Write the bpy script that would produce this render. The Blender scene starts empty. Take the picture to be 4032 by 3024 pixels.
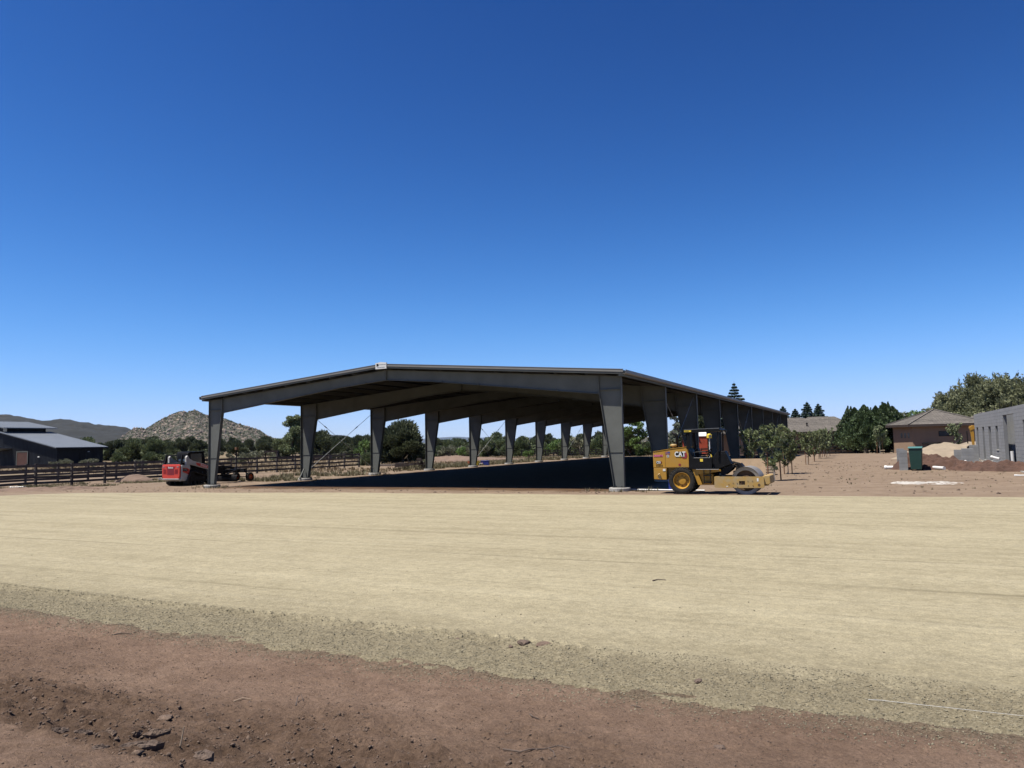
import bpy, math, random
import numpy as np
from mathutils import Matrix, Vector
random.seed(7)
rng = np.random.default_rng(7)
scene = bpy.context.scene
COL = scene.collection

# ------------------------------------------------------------------ camera
FPX, PITCH, ROLL, ZC = 2940.0, math.radians(4.55), math.radians(1.22), 2.14
cp, sp, cr, sr = math.cos(PITCH), math.sin(PITCH), math.cos(ROLL), math.sin(ROLL)
cam = bpy.data.cameras.new('camera')
cam.sensor_width = 36.0
cam.lens = 36.0 * FPX / 4032.0
cam.clip_start = 0.1
cam.clip_end = 40000
camo = bpy.data.objects.new('camera', cam)
COL.objects.link(camo)
rv, uvec, fv = Vector((cr, sr * sp, -sr * cp)), Vector((sr, -cr * sp, cr * cp)), Vector((0, cp, sp))
camo.matrix_world = Matrix(((rv.x, uvec.x, -fv.x, 0), (rv.y, uvec.y, -fv.y, 0), (rv.z, uvec.z, -fv.z, ZC), (0, 0, 0, 1)))
scene.camera = camo
scene.render.resolution_x, scene.render.resolution_y = 1024, 768

# ------------------------------------------------------------------ sky, sun, exposure
SUN = Vector((-0.400, -0.140, 1.0)).normalized()
elev = math.asin(SUN.z)
azim = math.atan2(SUN.x, SUN.y)
world = bpy.data.worlds.new('World')
scene.world = world
world.use_nodes = True
wn, wl = world.node_tree.nodes, world.node_tree.links
bg = wn['Background']
sky = wn.new('ShaderNodeTexSky')
sky.sky_type = 'NISHITA'
sky.sun_disc = False
sky.sun_elevation = elev
sky.sun_rotation = azim
sky.altitude = 1500
sky.air_density = 1.0
sky.dust_density = 0.0
sky.ozone_density = 3.0
SKY_K = 0.0525
def vmath(op, a, b):
    n = wn.new('ShaderNodeVectorMath')
    n.operation = op
    wl.new(a, n.inputs[0])
    n.inputs[1].default_value = b
    return n.outputs[0]
q = vmath('MULTIPLY', sky.outputs[0], (0.085,) * 3)
q = vmath('POWER', q, (2.18, 2.08, 1.98))
den = vmath('ADD', vmath('MULTIPLY', q, (5.95, 5.95, 2.45)), (1, 1, 1))
dv = wn.new('ShaderNodeVectorMath')
dv.operation = 'DIVIDE'
wl.new(q, dv.inputs[0])
wl.new(den, dv.inputs[1])
q = vmath('MULTIPLY', dv.outputs[0], (5.15 / 0.105, 6.02 / 0.105, 5.42 / 0.105))
wl.new(q, bg.inputs['Color'])
bg.inputs['Strength'].default_value = SKY_K
sun = bpy.data.lights.new('sun', 'SUN')
sun.energy = 4.8
sun.angle = math.radians(0.53)
sun.color = (1.0, 0.95, 0.87)
suno = bpy.data.objects.new('sun', sun)
COL.objects.link(suno)
suno.rotation_euler = SUN.to_track_quat('Z', 'Y').to_euler()
suno.location = (-20, -5, 60)
vs = scene.view_settings
vs.view_transform = 'Standard'
vs.look = 'None'
vs.exposure = 1.0
vs.gamma = 1.0
scene.cycles.max_bounces = 6
scene.cycles.diffuse_bounces = 2
ALB = 0.82      # real-world albedos: the exposure brings them up to the photograph's brightness
scene.cycles.volume_bounces = 0

# ------------------------------------------------------------------ place: axes of the arena, terrain
YAW = math.radians(25.70)
P0 = np.array([-17.46, 43.05])
R2 = np.array([math.cos(YAW), -math.sin(YAW)])
A2 = np.array([math.sin(YAW), math.cos(YAW)])

def W(u, v, z=0.0):
    p = P0 + u * R2 + v * A2
    return Vector((p[0], p[1], z))

def sm(t):
    t = np.clip(t, 0, 1)
    return t * t * (3 - 2 * t)

def _hash(ix, iy, seed):
    n = (ix.astype(np.int64) * 374761393 + iy.astype(np.int64) * 668265263 + seed * 1442695041) & 0x7fffffff
    n = ((n ^ (n >> 13)) * 1274126177) & 0x7fffffff
    return ((n ^ (n >> 16)) & 0xffff) / 65535.0

def vnoise(x, y, seed=0):
    x, y = np.asarray(x, float), np.asarray(y, float)
    ix, iy = np.floor(x), np.floor(y)
    fx, fy = x - ix, y - iy
    fx, fy = fx * fx * (3 - 2 * fx), fy * fy * (3 - 2 * fy)
    a, b = _hash(ix, iy, seed), _hash(ix + 1, iy, seed)
    c, d = _hash(ix, iy + 1, seed), _hash(ix + 1, iy + 1, seed)
    return (a * (1 - fx) + b * fx) * (1 - fy) + (c * (1 - fx) + d * fx) * fy

def fbm(x, y, octv=4, seed=0, gain=0.5):
    s, a, t = 0, 1.0, 0
    for k in range(octv):
        s = s + a * (vnoise(x * 2 ** k + 17.3 * k, y * 2 ** k - 9.1 * k, seed + k) - 0.5)
        t += a
        a *= gain
    return s / t * 2

def cells(x, y, seed=0):
    """distance to nearest jittered cell point, and a random value for that cell"""
    x, y = np.asarray(x, float), np.asarray(y, float)
    ix, iy = np.floor(x), np.floor(y)
    best = np.full(x.shape, 9.0)
    val = np.zeros(x.shape)
    for dx in (-1, 0, 1):
        for dy in (-1, 0, 1):
            cx, cy = ix + dx, iy + dy
            px, py = cx + _hash(cx, cy, seed), cy + _hash(cx, cy, seed + 5)
            d = np.hypot(px - x, py - y)
            m = d < best
            best = np.where(m, d, best)
            val = np.where(m, _hash(cx, cy, seed + 11), val)
    return best, val

def uvof(x, y):
    dx, dy = np.asarray(x, float) - P0[0], np.asarray(y, float) - P0[1]
    return dx * R2[0] + dy * R2[1], dx * A2[0] + dy * A2[1]

def hz(x, y):
    x, y = np.asarray(x, float), np.asarray(y, float)
    u, v = uvof(x, y)
    r = np.hypot(x, y)
    z = -0.0155 * np.clip(v - 70, 0, 110) * (1 - 0.9 * sm((u - 35) / 30))
    z = z + 0.3 * sm((u - 33) / 14) * sm((v + 2) / 18)
    z = z + 2.6 * sm((r - 130) / 160) * sm((-x - 15) / 90) - 9.0 * sm((r - 500) / 700)
    z = z + 0.5 * fbm(x / 45, y / 45, 3, 3) * sm((r - 80) / 90)
    z = z + 0.75 * sm((-25.0 - v) / 6.5)
    flat = np.maximum(sm((u + 2) / 4 + 0) * sm((27 - u) / 2) * sm((v + 3) / 3) * sm((72 - v) / 3), sm((-v - 0.5) / 2) * sm((v + 26) / 2))
    z = z + (1 - flat) * 0.05 * fbm(x / 3.1, y / 3.1, 3, 9) * sm((r - 10) / 12)
    z = z + 0.10 * sm(1 - np.abs(v + 1.2) / 1.2) * sm((-u - 12) / 5) * (0.5 + vnoise(u / 1.3, v, 5))
    return z

def ray(px, py):
    x, y = px - 2016.0, 1512.0 - py
    x, y = x * cr + y * sr, -x * sr + y * cr
    return Vector((x / FPX, cp - y / FPX * sp, sp + y / FPX * cp))

def G(px, py):
    """ground point the photograph shows at a pixel"""
    r = ray(px, py)
    t, st = 2.0, 0.25
    while t < 900:
        if ZC + r.z * t < float(hz(r.x * t, r.y * t)):
            break
        t += st
        st = max(0.25, t * 0.01)
    lo, hi = t - st, t
    for _ in range(20):
        m = (lo + hi) / 2
        if ZC + r.z * m < float(hz(r.x * m, r.y * m)):
            hi = m
        else:
            lo = m
    return Vector((r.x * hi, r.y * hi, float(hz(r.x * hi, r.y * hi))))

def D(px, dist, py=1750):
    """ground point at a known distance along a pixel column"""
    r = ray(px, py)
    x, y = r.x / r.y * dist, dist
    return Vector((x, y, float(hz(x, y))))

# ------------------------------------------------------------------ mesh helpers
def mesh_np(name, V, F):
    """V (n,3), F (m,k) -> mesh, fast"""
    V = np.asarray(V, np.float32)
    F = np.asarray(F, np.int32)
    me = bpy.data.meshes.new(name)
    me.vertices.add(len(V))
    me.vertices.foreach_set('co', V.ravel())
    m, k = F.shape
    me.loops.add(m * k)
    me.loops.foreach_set('vertex_index', F.ravel())
    me.polygons.add(m)
    me.polygons.foreach_set('loop_start', np.arange(0, m * k, k, dtype=np.int32))
    me.update(calc_edges=True)
    return me

class MB:
    def __init__(self):
        self.v, self.f = [], []
    def add(self, vs, fs):
        n = len(self.v)
        self.v += [tuple(p) for p in vs]
        self.f += [tuple(i + n for i in q) for q in fs]
        return self
    def box(self, x0, x1, y0, y1, z0, z1):
        return self.add([(x0, y0, z0), (x1, y0, z0), (x1, y1, z0), (x0, y1, z0), (x0, y0, z1), (x1, y0, z1), (x1, y1, z1), (x0, y1, z1)],
                        [(0, 3, 2, 1), (4, 5, 6, 7), (0, 1, 5, 4), (1, 2, 6, 5), (2, 3, 7, 6), (3, 0, 4, 7)])
    def bar(self, a, b, w, h, up=(0, 0, 1)):
        """box beam from a to b, w wide, h high"""
        a, b = Vector(a), Vector(b)
        d = (b - a).normalized()
        s = d.cross(Vector(up))
        if s.length < 1e-4:
            s = d.cross(Vector((0, 1, 0)))
        s.normalize()
        t = s.cross(d)
        P = []
        for e in (a, b):
            for i, j in ((-1, -1), (1, -1), (1, 1), (-1, 1)):
                P.append(e + s * i * w / 2 + t * j * h / 2)
        return self.add(P, [(3, 2, 1, 0), (4, 5, 6, 7), (0, 1, 5, 4), (1, 2, 6, 5), (2, 3, 7, 6), (3, 0, 4, 7)])
    def prism(self, poly, a, b, axis='y'):
        """polygon extruded: axis y -> poly is (x,z); axis x -> (y,z); axis z -> (x,y)"""
        n = len(poly)
        mk = {'y': lambda p, t: (p[0], t, p[1]), 'x': lambda p, t: (t, p[0], p[1]), 'z': lambda p, t: (p[0], p[1], t)}[axis]
        P = [mk(p, a) for p in poly] + [mk(p, b) for p in poly]
        ar = sum(poly[i][0] * poly[(i + 1) % n][1] - poly[(i + 1) % n][0] * poly[i][1] for i in range(n))
        flip = (ar > 0) == (axis == 'y')
        if b < a:
            flip = not flip
        F = [tuple(range(n))[::-1], tuple(range(n, 2 * n))] + [(i, (i + 1) % n, n + (i + 1) % n, n + i) for i in range(n)]
        if flip:
            F = [q[::-1] for q in F]
        return self.add(P, F)
    def cyl(self, a, b, r, n=12, r2=None, cap=True):
        a, b = Vector(a), Vector(b)
        r2 = r if r2 is None else r2
        d = (b - a).normalized()
        s = d.cross(Vector((0, 0, 1)))
        if s.length < 1e-3:
            s = Vector((1, 0, 0))
        s.normalize()
        t = s.cross(d)
        P = []
        for e, q in ((a, r), (b, r2)):
            for k in range(n):
                c = 2 * math.pi * k / n
                P.append(e + s * math.cos(c) * q + t * math.sin(c) * q)
        F = [(k, n + k, n + (k + 1) % n, (k + 1) % n) for k in range(n)]
        if cap:
            F += [tuple(range(n)), tuple(range(2 * n - 1, n - 1, -1))]
        return self.add(P, F)
    def tube(self, pts, r, n=6):
        pts = [Vector(p) for p in pts]
        rs = r if isinstance(r, (list, tuple)) else [r] * len(pts)
        P, F = [], []
        for i, p in enumerate(pts):
            d = (pts[min(i + 1, len(pts) - 1)] - pts[max(i - 1, 0)]).normalized()
            s = d.cross(Vector((0.03, 0.05, 1)))
            if s.length < 1e-3:
                s = Vector((1, 0, 0))
            s.normalize()
            t = s.cross(d)
            for k in range(n):
                c = 2 * math.pi * k / n
                P.append(p + (s * math.cos(c) + t * math.sin(c)) * rs[i])
        for i in range(len(pts) - 1):
            for k in range(n):
                F.append((i * n + k, (i + 1) * n + k, (i + 1) * n + (k + 1) % n, i * n + (k + 1) % n))
        F += [tuple(range(n)), tuple(range(len(P) - 1, len(P) - n - 1, -1))]
        return self.add(P, F)
    def lathe(self, prof, origin=(0, 0, 0), axis='y', n=32):
        """prof: (radius, t along axis)"""
        P, F = [], []
        ox, oy, oz = origin
        for r, t in prof:
            for k in range(n):
                c = 2 * math.pi * k / n
                a, b = r * math.cos(c), r * math.sin(c)
                P.append({'y': (ox + a, oy + t, oz + b), 'z': (ox + a, oy + b, oz + t), 'x': (ox + t, oy + a, oz + b)}[axis])
        for i in range(len(prof) - 1):
            for k in range(n):
                F.append((i * n + k, i * n + (k + 1) % n, (i + 1) * n + (k + 1) % n, (i + 1) * n + k))
        return self.add(P, F)
    def quad(self, a, b, c, d):
        return self.add([a, b, c, d], [(0, 1, 2, 3)])
    def mesh(self, name, m=None, smooth=False):
        me = bpy.data.meshes.new(name)
        me.from_pydata(self.v, [], self.f)
        if m:
            me.materials.append(m)
        if smooth:
            me.polygons.foreach_set('use_smooth', [True] * len(me.polygons))
        me.update()
        return me
    def build(self, name, m, parent=None, smooth=False, bevel=0.0, loc=None):
        me = self.mesh(name, m, smooth)
        o = bpy.data.objects.new(name, me)
        COL.objects.link(o)
        if parent:
            o.parent = parent
        if loc is not None:
            o.location = loc
        if bevel:
            b = o.modifiers.new('bevel', 'BEVEL')
            b.width = bevel
            b.segments = 2
            b.limit_method = 'ANGLE'
        return o

def link(name, me, m=None, parent=None, loc=None, rotz=0.0, scale=None):
    o = bpy.data.objects.new(name, me)
    COL.objects.link(o)
    if m and not me.materials:
        me.materials.append(m)
    if parent:
        o.parent = parent
    if loc is not None:
        o.location = loc
    o.rotation_euler = (0, 0, rotz)
    if scale:
        o.scale = scale if hasattr(scale, '__len__') else (scale,) * 3
    return o

def thing(name, label, cat, loc=(0, 0, 0), rotz=0.0, group=None):
    o = bpy.data.objects.new(name, None)
    o.empty_display_size = 0.3
    COL.objects.link(o)
    o.location = loc
    o.rotation_euler = (0, 0, rotz)
    return tag(o, label, cat, group)

def tag(o, label, cat, group=None):
    o['label'] = label
    o['category'] = cat
    if group:
        o['group'] = group
    return o

def struct(o, label=None):
    o['kind'] = 'structure'
    return o

def stuff(o, label=None, cat=None):
    o['kind'] = 'stuff'
    if label:
        o['label'] = label
        o['category'] = cat
    return o

def lettering(name, text, m, parent, size, matrix, bold=0.0, depth=0.002, sx=1.0):
    cu = bpy.data.curves.new('letters', 'FONT')
    cu.body = text
    cu.size = size
    cu.align_x = 'CENTER'
    cu.align_y = 'CENTER'
    cu.extrude = depth
    cu.offset = bold
    tmp = bpy.data.objects.new('letters', cu)
    COL.objects.link(tmp)
    dg = bpy.context.evaluated_depsgraph_get()
    me = bpy.data.meshes.new_from_object(tmp.evaluated_get(dg))
    bpy.data.objects.remove(tmp)
    bpy.data.curves.remove(cu)
    me.name = name
    me.materials.clear()
    me.materials.append(m)
    o = bpy.data.objects.new(name, me)
    COL.objects.link(o)
    if parent:
        o.parent = parent
    o.matrix_local = matrix @ Matrix.Diagonal((sx, 1, 1, 1))
    return o

# ------------------------------------------------------------------ materials
def mat(name, col, rough=0.7, metal=0.0, var=0.15, scale=3.0, bump=0.0, bscale=None, col2=None, island=0.0, spec=0.5, obj_rand=0.0, detail=5.0):
    m = bpy.data.materials.new(name)
    m.use_nodes = True
    nt = m.node_tree
    N, L = nt.nodes, nt.links
    b = N['Principled BSDF']
    b.inputs['Roughness'].default_value = rough
    b.inputs['Metallic'].default_value = metal
    b.inputs['Specular IOR Level'].default_value = spec
    tc = N.new('ShaderNodeTexCoord')
    no = N.new('ShaderNodeTexNoise')
    no.inputs['Scale'].default_value = scale
    no.inputs['Detail'].default_value = detail
    no.inputs['Roughness'].default_value = 0.6
    L.new(tc.outputs['Object'], no.inputs['Vector'])
    ramp = N.new('ShaderNodeValToRGB')
    col = tuple(c * ALB for c in col)
    col2 = tuple(c * ALB for c in col2) if col2 else None
    c2 = col2 or tuple(c * (1 - var) for c in col)
    c1 = col if col2 else tuple(min(1, c * (1 + var)) for c in col)
    ramp.color_ramp.elements[0].position = 0.32
    ramp.color_ramp.elements[1].position = 0.68
    ramp.color_ramp.elements[0].color = (*c2, 1)
    ramp.color_ramp.elements[1].color = (*c1, 1)
    L.new(no.outputs['Fac'], ramp.inputs['Fac'])
    out = ramp.outputs['Color']
    if island or obj_rand:
        h = N.new('ShaderNodeHueSaturation')
        if island:
            g = N.new('ShaderNodeNewGeometry')
            src = g.outputs['Random Per Island']
            amt = island
        else:
            g = N.new('ShaderNodeObjectInfo')
            src = g.outputs['Random']
            amt = obj_rand
        mr = N.new('ShaderNodeMapRange')
        mr.inputs['To Min'].default_value = 1 - amt
        mr.inputs['To Max'].default_value = 1 + amt
        L.new(src, mr.inputs['Value'])
        L.new(mr.outputs[0], h.inputs['Value'])
        L.new(out, h.inputs['Color'])
        out = h.outputs['Color']
        if island and obj_rand:
            h2 = N.new('ShaderNodeHueSaturation')
            g2 = N.new('ShaderNodeObjectInfo')
            mr2 = N.new('ShaderNodeMapRange')
            mr2.inputs['To Min'].default_value = 1 - obj_rand
            mr2.inputs['To Max'].default_value = 1 + obj_rand
            L.new(g2.outputs['Random'], mr2.inputs['Value'])
            L.new(mr2.outputs[0], h2.inputs['Value'])
            L.new(out, h2.inputs['Color'])
            out = h2.outputs['Color']
    L.new(out, b.inputs['Base Color'])
    if bump:
        n2 = N.new('ShaderNodeTexNoise')
        n2.inputs['Scale'].default_value = bscale or scale * 6
        n2.inputs['Detail'].default_value = 6
        L.new(tc.outputs['Object'], n2.inputs['Vector'])
        bp = N.new('ShaderNodeBump')
        bp.inputs['Strength'].default_value = bump
        bp.inputs['Distance'].default_value = 0.05
        L.new(n2.outputs['Fac'], bp.inputs['Height'])
        L.new(bp.outputs[0], b.inputs['Normal'])
    return m

def leafmat(name, col, col2, island=0.35, obj_rand=0.15, trans=0.25):
    m = mat(name, col, 0.6, 0, 0.2, 0.7, col2=col2, island=island, obj_rand=obj_rand, spec=0.25, detail=3)
    nt = m.node_tree
    N, L = nt.nodes, nt.links
    b = N['Principled BSDF']
    tr = N.new('ShaderNodeBsdfTranslucent')
    src = b.inputs['Base Color'].links[0].from_socket
    L.new(src, tr.inputs['Color'])
    mx = N.new('ShaderNodeMixShader')
    mx.inputs[0].default_value = trans
    L.new(b.outputs[0], mx.inputs[1])
    L.new(tr.outputs[0], mx.inputs[2])
    L.new(mx.outputs[0], N['Material Output'].inputs['Surface'])
    return m

M = {}
M['steel'] = mat('painted_steel', (0.12, 0.125, 0.114), 0.6, 0.0, 0.16, 0.9, 0.05, 20, spec=0.12)
M['purlin'] = mat('pale_primed_purlin', (0.085, 0.085, 0.08), 0.6, 0.0, 0.1, 1.2, spec=0.15)
M['steel_trim'] = mat('roof_trim', (0.19, 0.18, 0.16), 0.5, 0.0, 0.08, 1.0)
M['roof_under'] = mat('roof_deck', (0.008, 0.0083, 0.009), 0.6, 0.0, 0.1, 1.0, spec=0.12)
M['concrete'] = mat('concrete', (0.31, 0.3, 0.275), 0.9, 0, 0.15, 4, 0.3, 40)
M['galv'] = mat('galvanised_rod', (0.33, 0.34, 0.34), 0.5, 0.6, 0.1, 5)
M['white'] = mat('white_paint', (0.62, 0.62, 0.6), 0.5, 0, 0.05, 3)
M['pvc'] = mat('white_pvc', (0.6, 0.59, 0.57), 0.4, 0, 0.05, 3)
M['black'] = mat('black_paint', (0.007, 0.007, 0.008), 0.5, 0, 0.3, 6, spec=0.12)
M['darkmetal'] = mat('dark_metal', (0.014, 0.014, 0.015), 0.55, 0.2, 0.4, 8, spec=0.12)
M['cyellow'] = mat('machine_yellow', (0.40, 0.205, 0.018), 0.5, 0, 0.08, 2.2, 0.03, 60, col2=(0.355, 0.200, 0.040), spec=0.3)
M['cyellow_dusty'] = mat('dusty_machine_yellow', (0.38, 0.22, 0.035), 0.65, 0, 0.1, 4, col2=(0.33, 0.25, 0.13))
M['rubber'] = mat('tyre_rubber', (0.018, 0.0175, 0.017), 0.85, 0, 0.4, 5, 0.1, 80, col2=(0.042, 0.038, 0.032), spec=0.12)
M['drumsteel'] = mat('drum_steel', (0.27, 0.25, 0.22), 0.55, 0.3, 0.15, 4, 0.05, 60)
M['rustbrown'] = mat('rusty_inner_steel', (0.075, 0.04, 0.017), 0.8, 0, 0.3, 5)
M['red'] = mat('machine_red', (0.55, 0.050, 0.028), 0.4, 0, 0.06, 3)
M['machwhite'] = mat('machine_white', (0.4, 0.39, 0.37), 0.45, 0, 0.12, 3)
M['glass'] = mat('dark_glass', (0.03, 0.04, 0.05), 0.08, 0, 0.1, 2, spec=0.8)
M['orange'] = mat('orange_paint', (0.45, 0.085, 0.015), 0.5, 0, 0.1, 3)
M['blue'] = mat('blue_plastic', (0.015, 0.03, 0.20), 0.4, 0, 0.1, 3)
M['fence'] = mat('weathered_dark_board', (0.088, 0.076, 0.068), 0.85, 0, 0.3, 2.0, 0.2, 30, obj_rand=0.25, spec=0.12)
M['fence_far'] = mat('black_stained_board', (0.016, 0.0145, 0.014), 0.8, 0, 0.3, 2.0, obj_rand=0.25, spec=0.12)
M['barnwall'] = mat('charcoal_siding', (0.014, 0.0155, 0.019), 0.55, 0, 0.12, 1, spec=0.12)
M['barnroof'] = mat('grey_standing_seam', (0.18, 0.198, 0.22), 0.45, 0.1, 0.06, 0.6)
M['barndoor'] = mat('brown_wood_door', (0.075, 0.028, 0.014), 0.6, 0, 0.2, 2)
M['stucco'] = mat('brown_stucco', (0.235, 0.16, 0.104), 0.9, 0, 0.06, 2, 0.1, 40)
M['stucco_door'] = mat('tan_garage_door', (0.27, 0.195, 0.132), 0.7, 0, 0.05, 2)
M['fascia'] = mat('dark_brown_fascia', (0.03, 0.018, 0.012), 0.7, 0, 0.1, 2)
M['tile'] = mat('concrete_roof_tile', (0.15, 0.132, 0.112), 0.85, 0, 0.25, 2.5, obj_rand=0.14, col2=(0.092, 0.081, 0.069))
M['block'] = mat('grey_concrete_block', (0.215, 0.22, 0.222), 0.9, 0, 0.10, 3, 0.2, 60, obj_rand=0.10)
M['mortar'] = mat('grey_mortar', (0.15, 0.153, 0.156), 0.95, 0, 0.08, 4)
M['stone'] = mat('pale_stone_veneer', (0.25, 0.2, 0.16), 0.9, 0, 0.3, 5)
M['bingreen'] = mat('bin_green', (0.006, 0.04, 0.03), 0.45, 0, 0.08, 3)
M['binlid'] = mat('bin_lid', (0.06, 0.17, 0.155), 0.5, 0, 0.08, 3)
M['wood'] = mat('brown_stake', (0.15, 0.07, 0.033), 0.85, 0, 0.25, 6)
M['bark'] = mat('grey_brown_bark', (0.10, 0.08, 0.062), 0.95, 0, 0.3, 5)
M['barkpale'] = mat('pale_bark', (0.36, 0.31, 0.26), 0.9, 0, 0.2, 5)
M['ply'] = mat('plywood', (0.3, 0.21, 0.125), 0.8, 0, 0.12, 3)
M['oldwood'] = mat('weathered_plank', (0.155, 0.122, 0.097), 0.9, 0, 0.25, 3)
M['rustiron'] = mat('rusty_iron', (0.035, 0.022, 0.017), 0.8, 0.2, 0.4, 6)
M['soil'] = mat('dark_turned_soil', (0.088, 0.043, 0.027), 0.95, 0, 0.3, 1.4, 0.6, 9, col2=(0.056, 0.028, 0.018))
M['soilpale'] = mat('pale_spoil', (0.15, 0.1, 0.072), 0.95, 0, 0.2, 1.5, 0.5, 10)
M['sand'] = mat('tan_sand', (0.245, 0.195, 0.138), 0.95, 0, 0.15, 1.5, 0.4, 14)
M['clod'] = mat('dirt_clod', (0.118, 0.08, 0.056), 0.95, 0, 0.25, 14, 0.5, 60, island=0.14)
M['slab'] = mat('mud_slab', (0.112, 0.078, 0.058), 0.95, 0, 0.3, 8, 0.5, 40)
M['pebble'] = mat('gravel_stone', (0.185, 0.163, 0.108), 0.9, 0, 0.2, 6, island=0.38)
M['twig'] = mat('dead_twig', (0.09, 0.065, 0.05), 0.9, 0, 0.3, 10)
M['twigpale'] = mat('pale_twig', (0.36, 0.27, 0.18), 0.8, 0, 0.2, 10)
M['chalk'] = mat('white_powder', (0.36, 0.335, 0.30), 0.95, 0, 0.3, 2.5, 0.3, 20)
M['decalred'] = mat('decal_red', (0.22, 0.012, 0.02), 0.5, 0, 0.05, 3)
M['pinkpaint'] = mat('decal_pink', (0.62, 0.16, 0.30), 0.6, 0, 0.05, 3)
M['magenta'] = mat('decal_maroon', (0.26, 0.02, 0.055), 0.6, 0, 0.05, 3)
M['signyellow'] = mat('sign_yellow', (0.75, 0.55, 0.05), 0.5, 0, 0.05, 3)
M['navy'] = mat('flag_blue', (0.03, 0.05, 0.2), 0.6, 0, 0.05, 3)
M['redshed'] = mat('shed_red', (0.36, 0.05, 0.018), 0.7, 0, 0.12, 3)
M['greyroof'] = mat('shed_grey_roof', (0.24, 0.25, 0.26), 0.5, 0, 0.1, 3)
# foliage
M['juniper'] = leafmat('juniper_leaf', (0.108, 0.124, 0.066), (0.06, 0.074, 0.037))
M['juniperlight'] = leafmat('olive_leaf', (0.1568, 0.185, 0.0878), (0.0972, 0.1254, 0.0596))
M['brush'] = leafmat('grey_brush_leaf', (0.1788, 0.1788, 0.1115), (0.1216, 0.1258, 0.0772))
M['bright'] = leafmat('bright_leaf', (0.156, 0.2275, 0.065), (0.0975, 0.156, 0.0468), trans=0.35)
M['cypress'] = leafmat('cypress_leaf', (0.0837, 0.1188, 0.0486), (0.0459, 0.0729, 0.0324))
M['deodar'] = leafmat('deodar_leaf', (0.0715, 0.1105, 0.0806), (0.0416, 0.0715, 0.0546))
M['mesquite'] = leafmat('mesquite_leaf', (0.2, 0.21, 0.115), (0.12, 0.132, 0.072), trans=0.3)
M['poplar'] = leafmat('silver_leaf', (0.312, 0.338, 0.26), (0.169, 0.195, 0.1365), trans=0.3)
M['sapleaf'] = leafmat('sapling_leaf', (0.2712, 0.3023, 0.1628), (0.1318, 0.1674, 0.0744), island=0.45, trans=0.3)
M['weed'] = leafmat('weed_leaf', (0.13, 0.125, 0.065), (0.165, 0.135, 0.08), island=0.4)
M['dry'] = leafmat('dry_grass_blade', (0.25, 0.19, 0.11), (0.175, 0.13, 0.078), island=0.35)
# ------------------------------------------------------------------ ground
def nodes_of(name):
    m = bpy.data.materials.new(name)
    m.use_nodes = True
    return m, m.node_tree.nodes, m.node_tree.links, m.node_tree.nodes['Principled BSDF']

def noise_node(N, L, vec, scale, detail=6, rough=0.6):
    n = N.new('ShaderNodeTexNoise')
    n.inputs['Scale'].default_value = scale
    n.inputs['Detail'].default_value = detail
    n.inputs['Roughness'].default_value = rough
    L.new(vec, n.inputs['Vector'])
    return n.outputs['Fac']

def ramp_node(N, L, fac, stops):
    r = N.new('ShaderNodeValToRGB')
    e = r.color_ramp.elements
    e[0].position, e[0].color = stops[0][0], (*stops[0][1], 1)
    e[1].position, e[1].color = stops[-1][0], (*stops[-1][1], 1)
    for p, c in stops[1:-1]:
        q = e.new(p)
        q.color = (*c, 1)
    L.new(fac, r.inputs['Fac'])
    return r.outputs['Color']

def mix_node(N, L, fac, a, b, mode='MIX'):
    x = N.new('ShaderNodeMix')
    x.data_type = 'RGBA'
    x.blend_type = mode
    if isinstance(fac, float):
        x.inputs['Factor'].default_value = fac
    else:
        L.new(fac, x.inputs['Factor'])
    for s, i in ((a, 6), (b, 7)):
        if isinstance(s, tuple):
            x.inputs[i].default_value = (*s, 1)
        else:
            L.new(s, x.inputs[i])
    return x.outputs[2]

def scaled(N, L, vec, s):
    mp = N.new('ShaderNodeMapping')
    mp.inputs['Scale'].default_value = s
    L.new(vec, mp.inputs['Vector'])
    return mp.outputs[0]

def bump_node(N, L, h, strength, dist, prev=None):
    b = N.new('ShaderNodeBump')
    b.inputs['Strength'].default_value = strength
    b.inputs['Distance'].default_value = dist
    L.new(h, b.inputs['Height'])
    if prev:
        L.new(prev, b.inputs['Normal'])
    return b.outputs[0]

def attr_node(N, name):
    a = N.new('ShaderNodeAttribute')
    a.attribute_name = name
    return a.outputs['Fac']

def setattr_f(me, name, arr):
    a = me.attributes.new(name, 'FLOAT', 'POINT')
    a.data.foreach_set('value', np.asarray(arr, np.float32).ravel())

# ground material: red-brown dirt, dry grass in the fields
gm, N, L, B = nodes_of('ground_dirt')
tc = N.new('ShaderNodeTexCoord').outputs['Object']
n1 = noise_node(N, L, tc, 0.16, 7, 0.65)
n2 = noise_node(N, L, tc, 1.4, 8, 0.7)
n3 = noise_node(N, L, scaled(N, L, tc, (0.35, 1.6, 1.0)), 0.8, 6, 0.65)
dirt = ramp_node(N, L, n1, [(0.30, (0.1398, 0.0927, 0.0614)), (0.5, (0.1944, 0.1390, 0.0955)), (0.70, (0.2455, 0.1868, 0.1330))])
dirt = mix_node(N, L, 0.55, dirt, ramp_node(N, L, n3, [(0.30, (0.1125, 0.0749, 0.0505)), (0.65, (0.2523, 0.1889, 0.1330))]))
dirt = mix_node(N, L, 0.35, dirt, ramp_node(N, L, n2, [(0.32, (0.0887, 0.0606, 0.0422)), (0.66, (0.2728, 0.2139, 0.1535))]))
ng = noise_node(N, L, tc, 0.05, 6, 0.65)
grass = ramp_node(N, L, ng, [(0.34, (0.1240, 0.0961, 0.0558)), (0.5, (0.1798, 0.1395, 0.0868)), (0.66, (0.2170, 0.1612, 0.1147))])
foot_shade_c = ramp_node(N, L, n2, [(0.30, (0.060, 0.034, 0.016)), (0.68, (0.110, 0.064, 0.034))])  # brown arena soil with the roof's deep shade put into the colour
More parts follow.
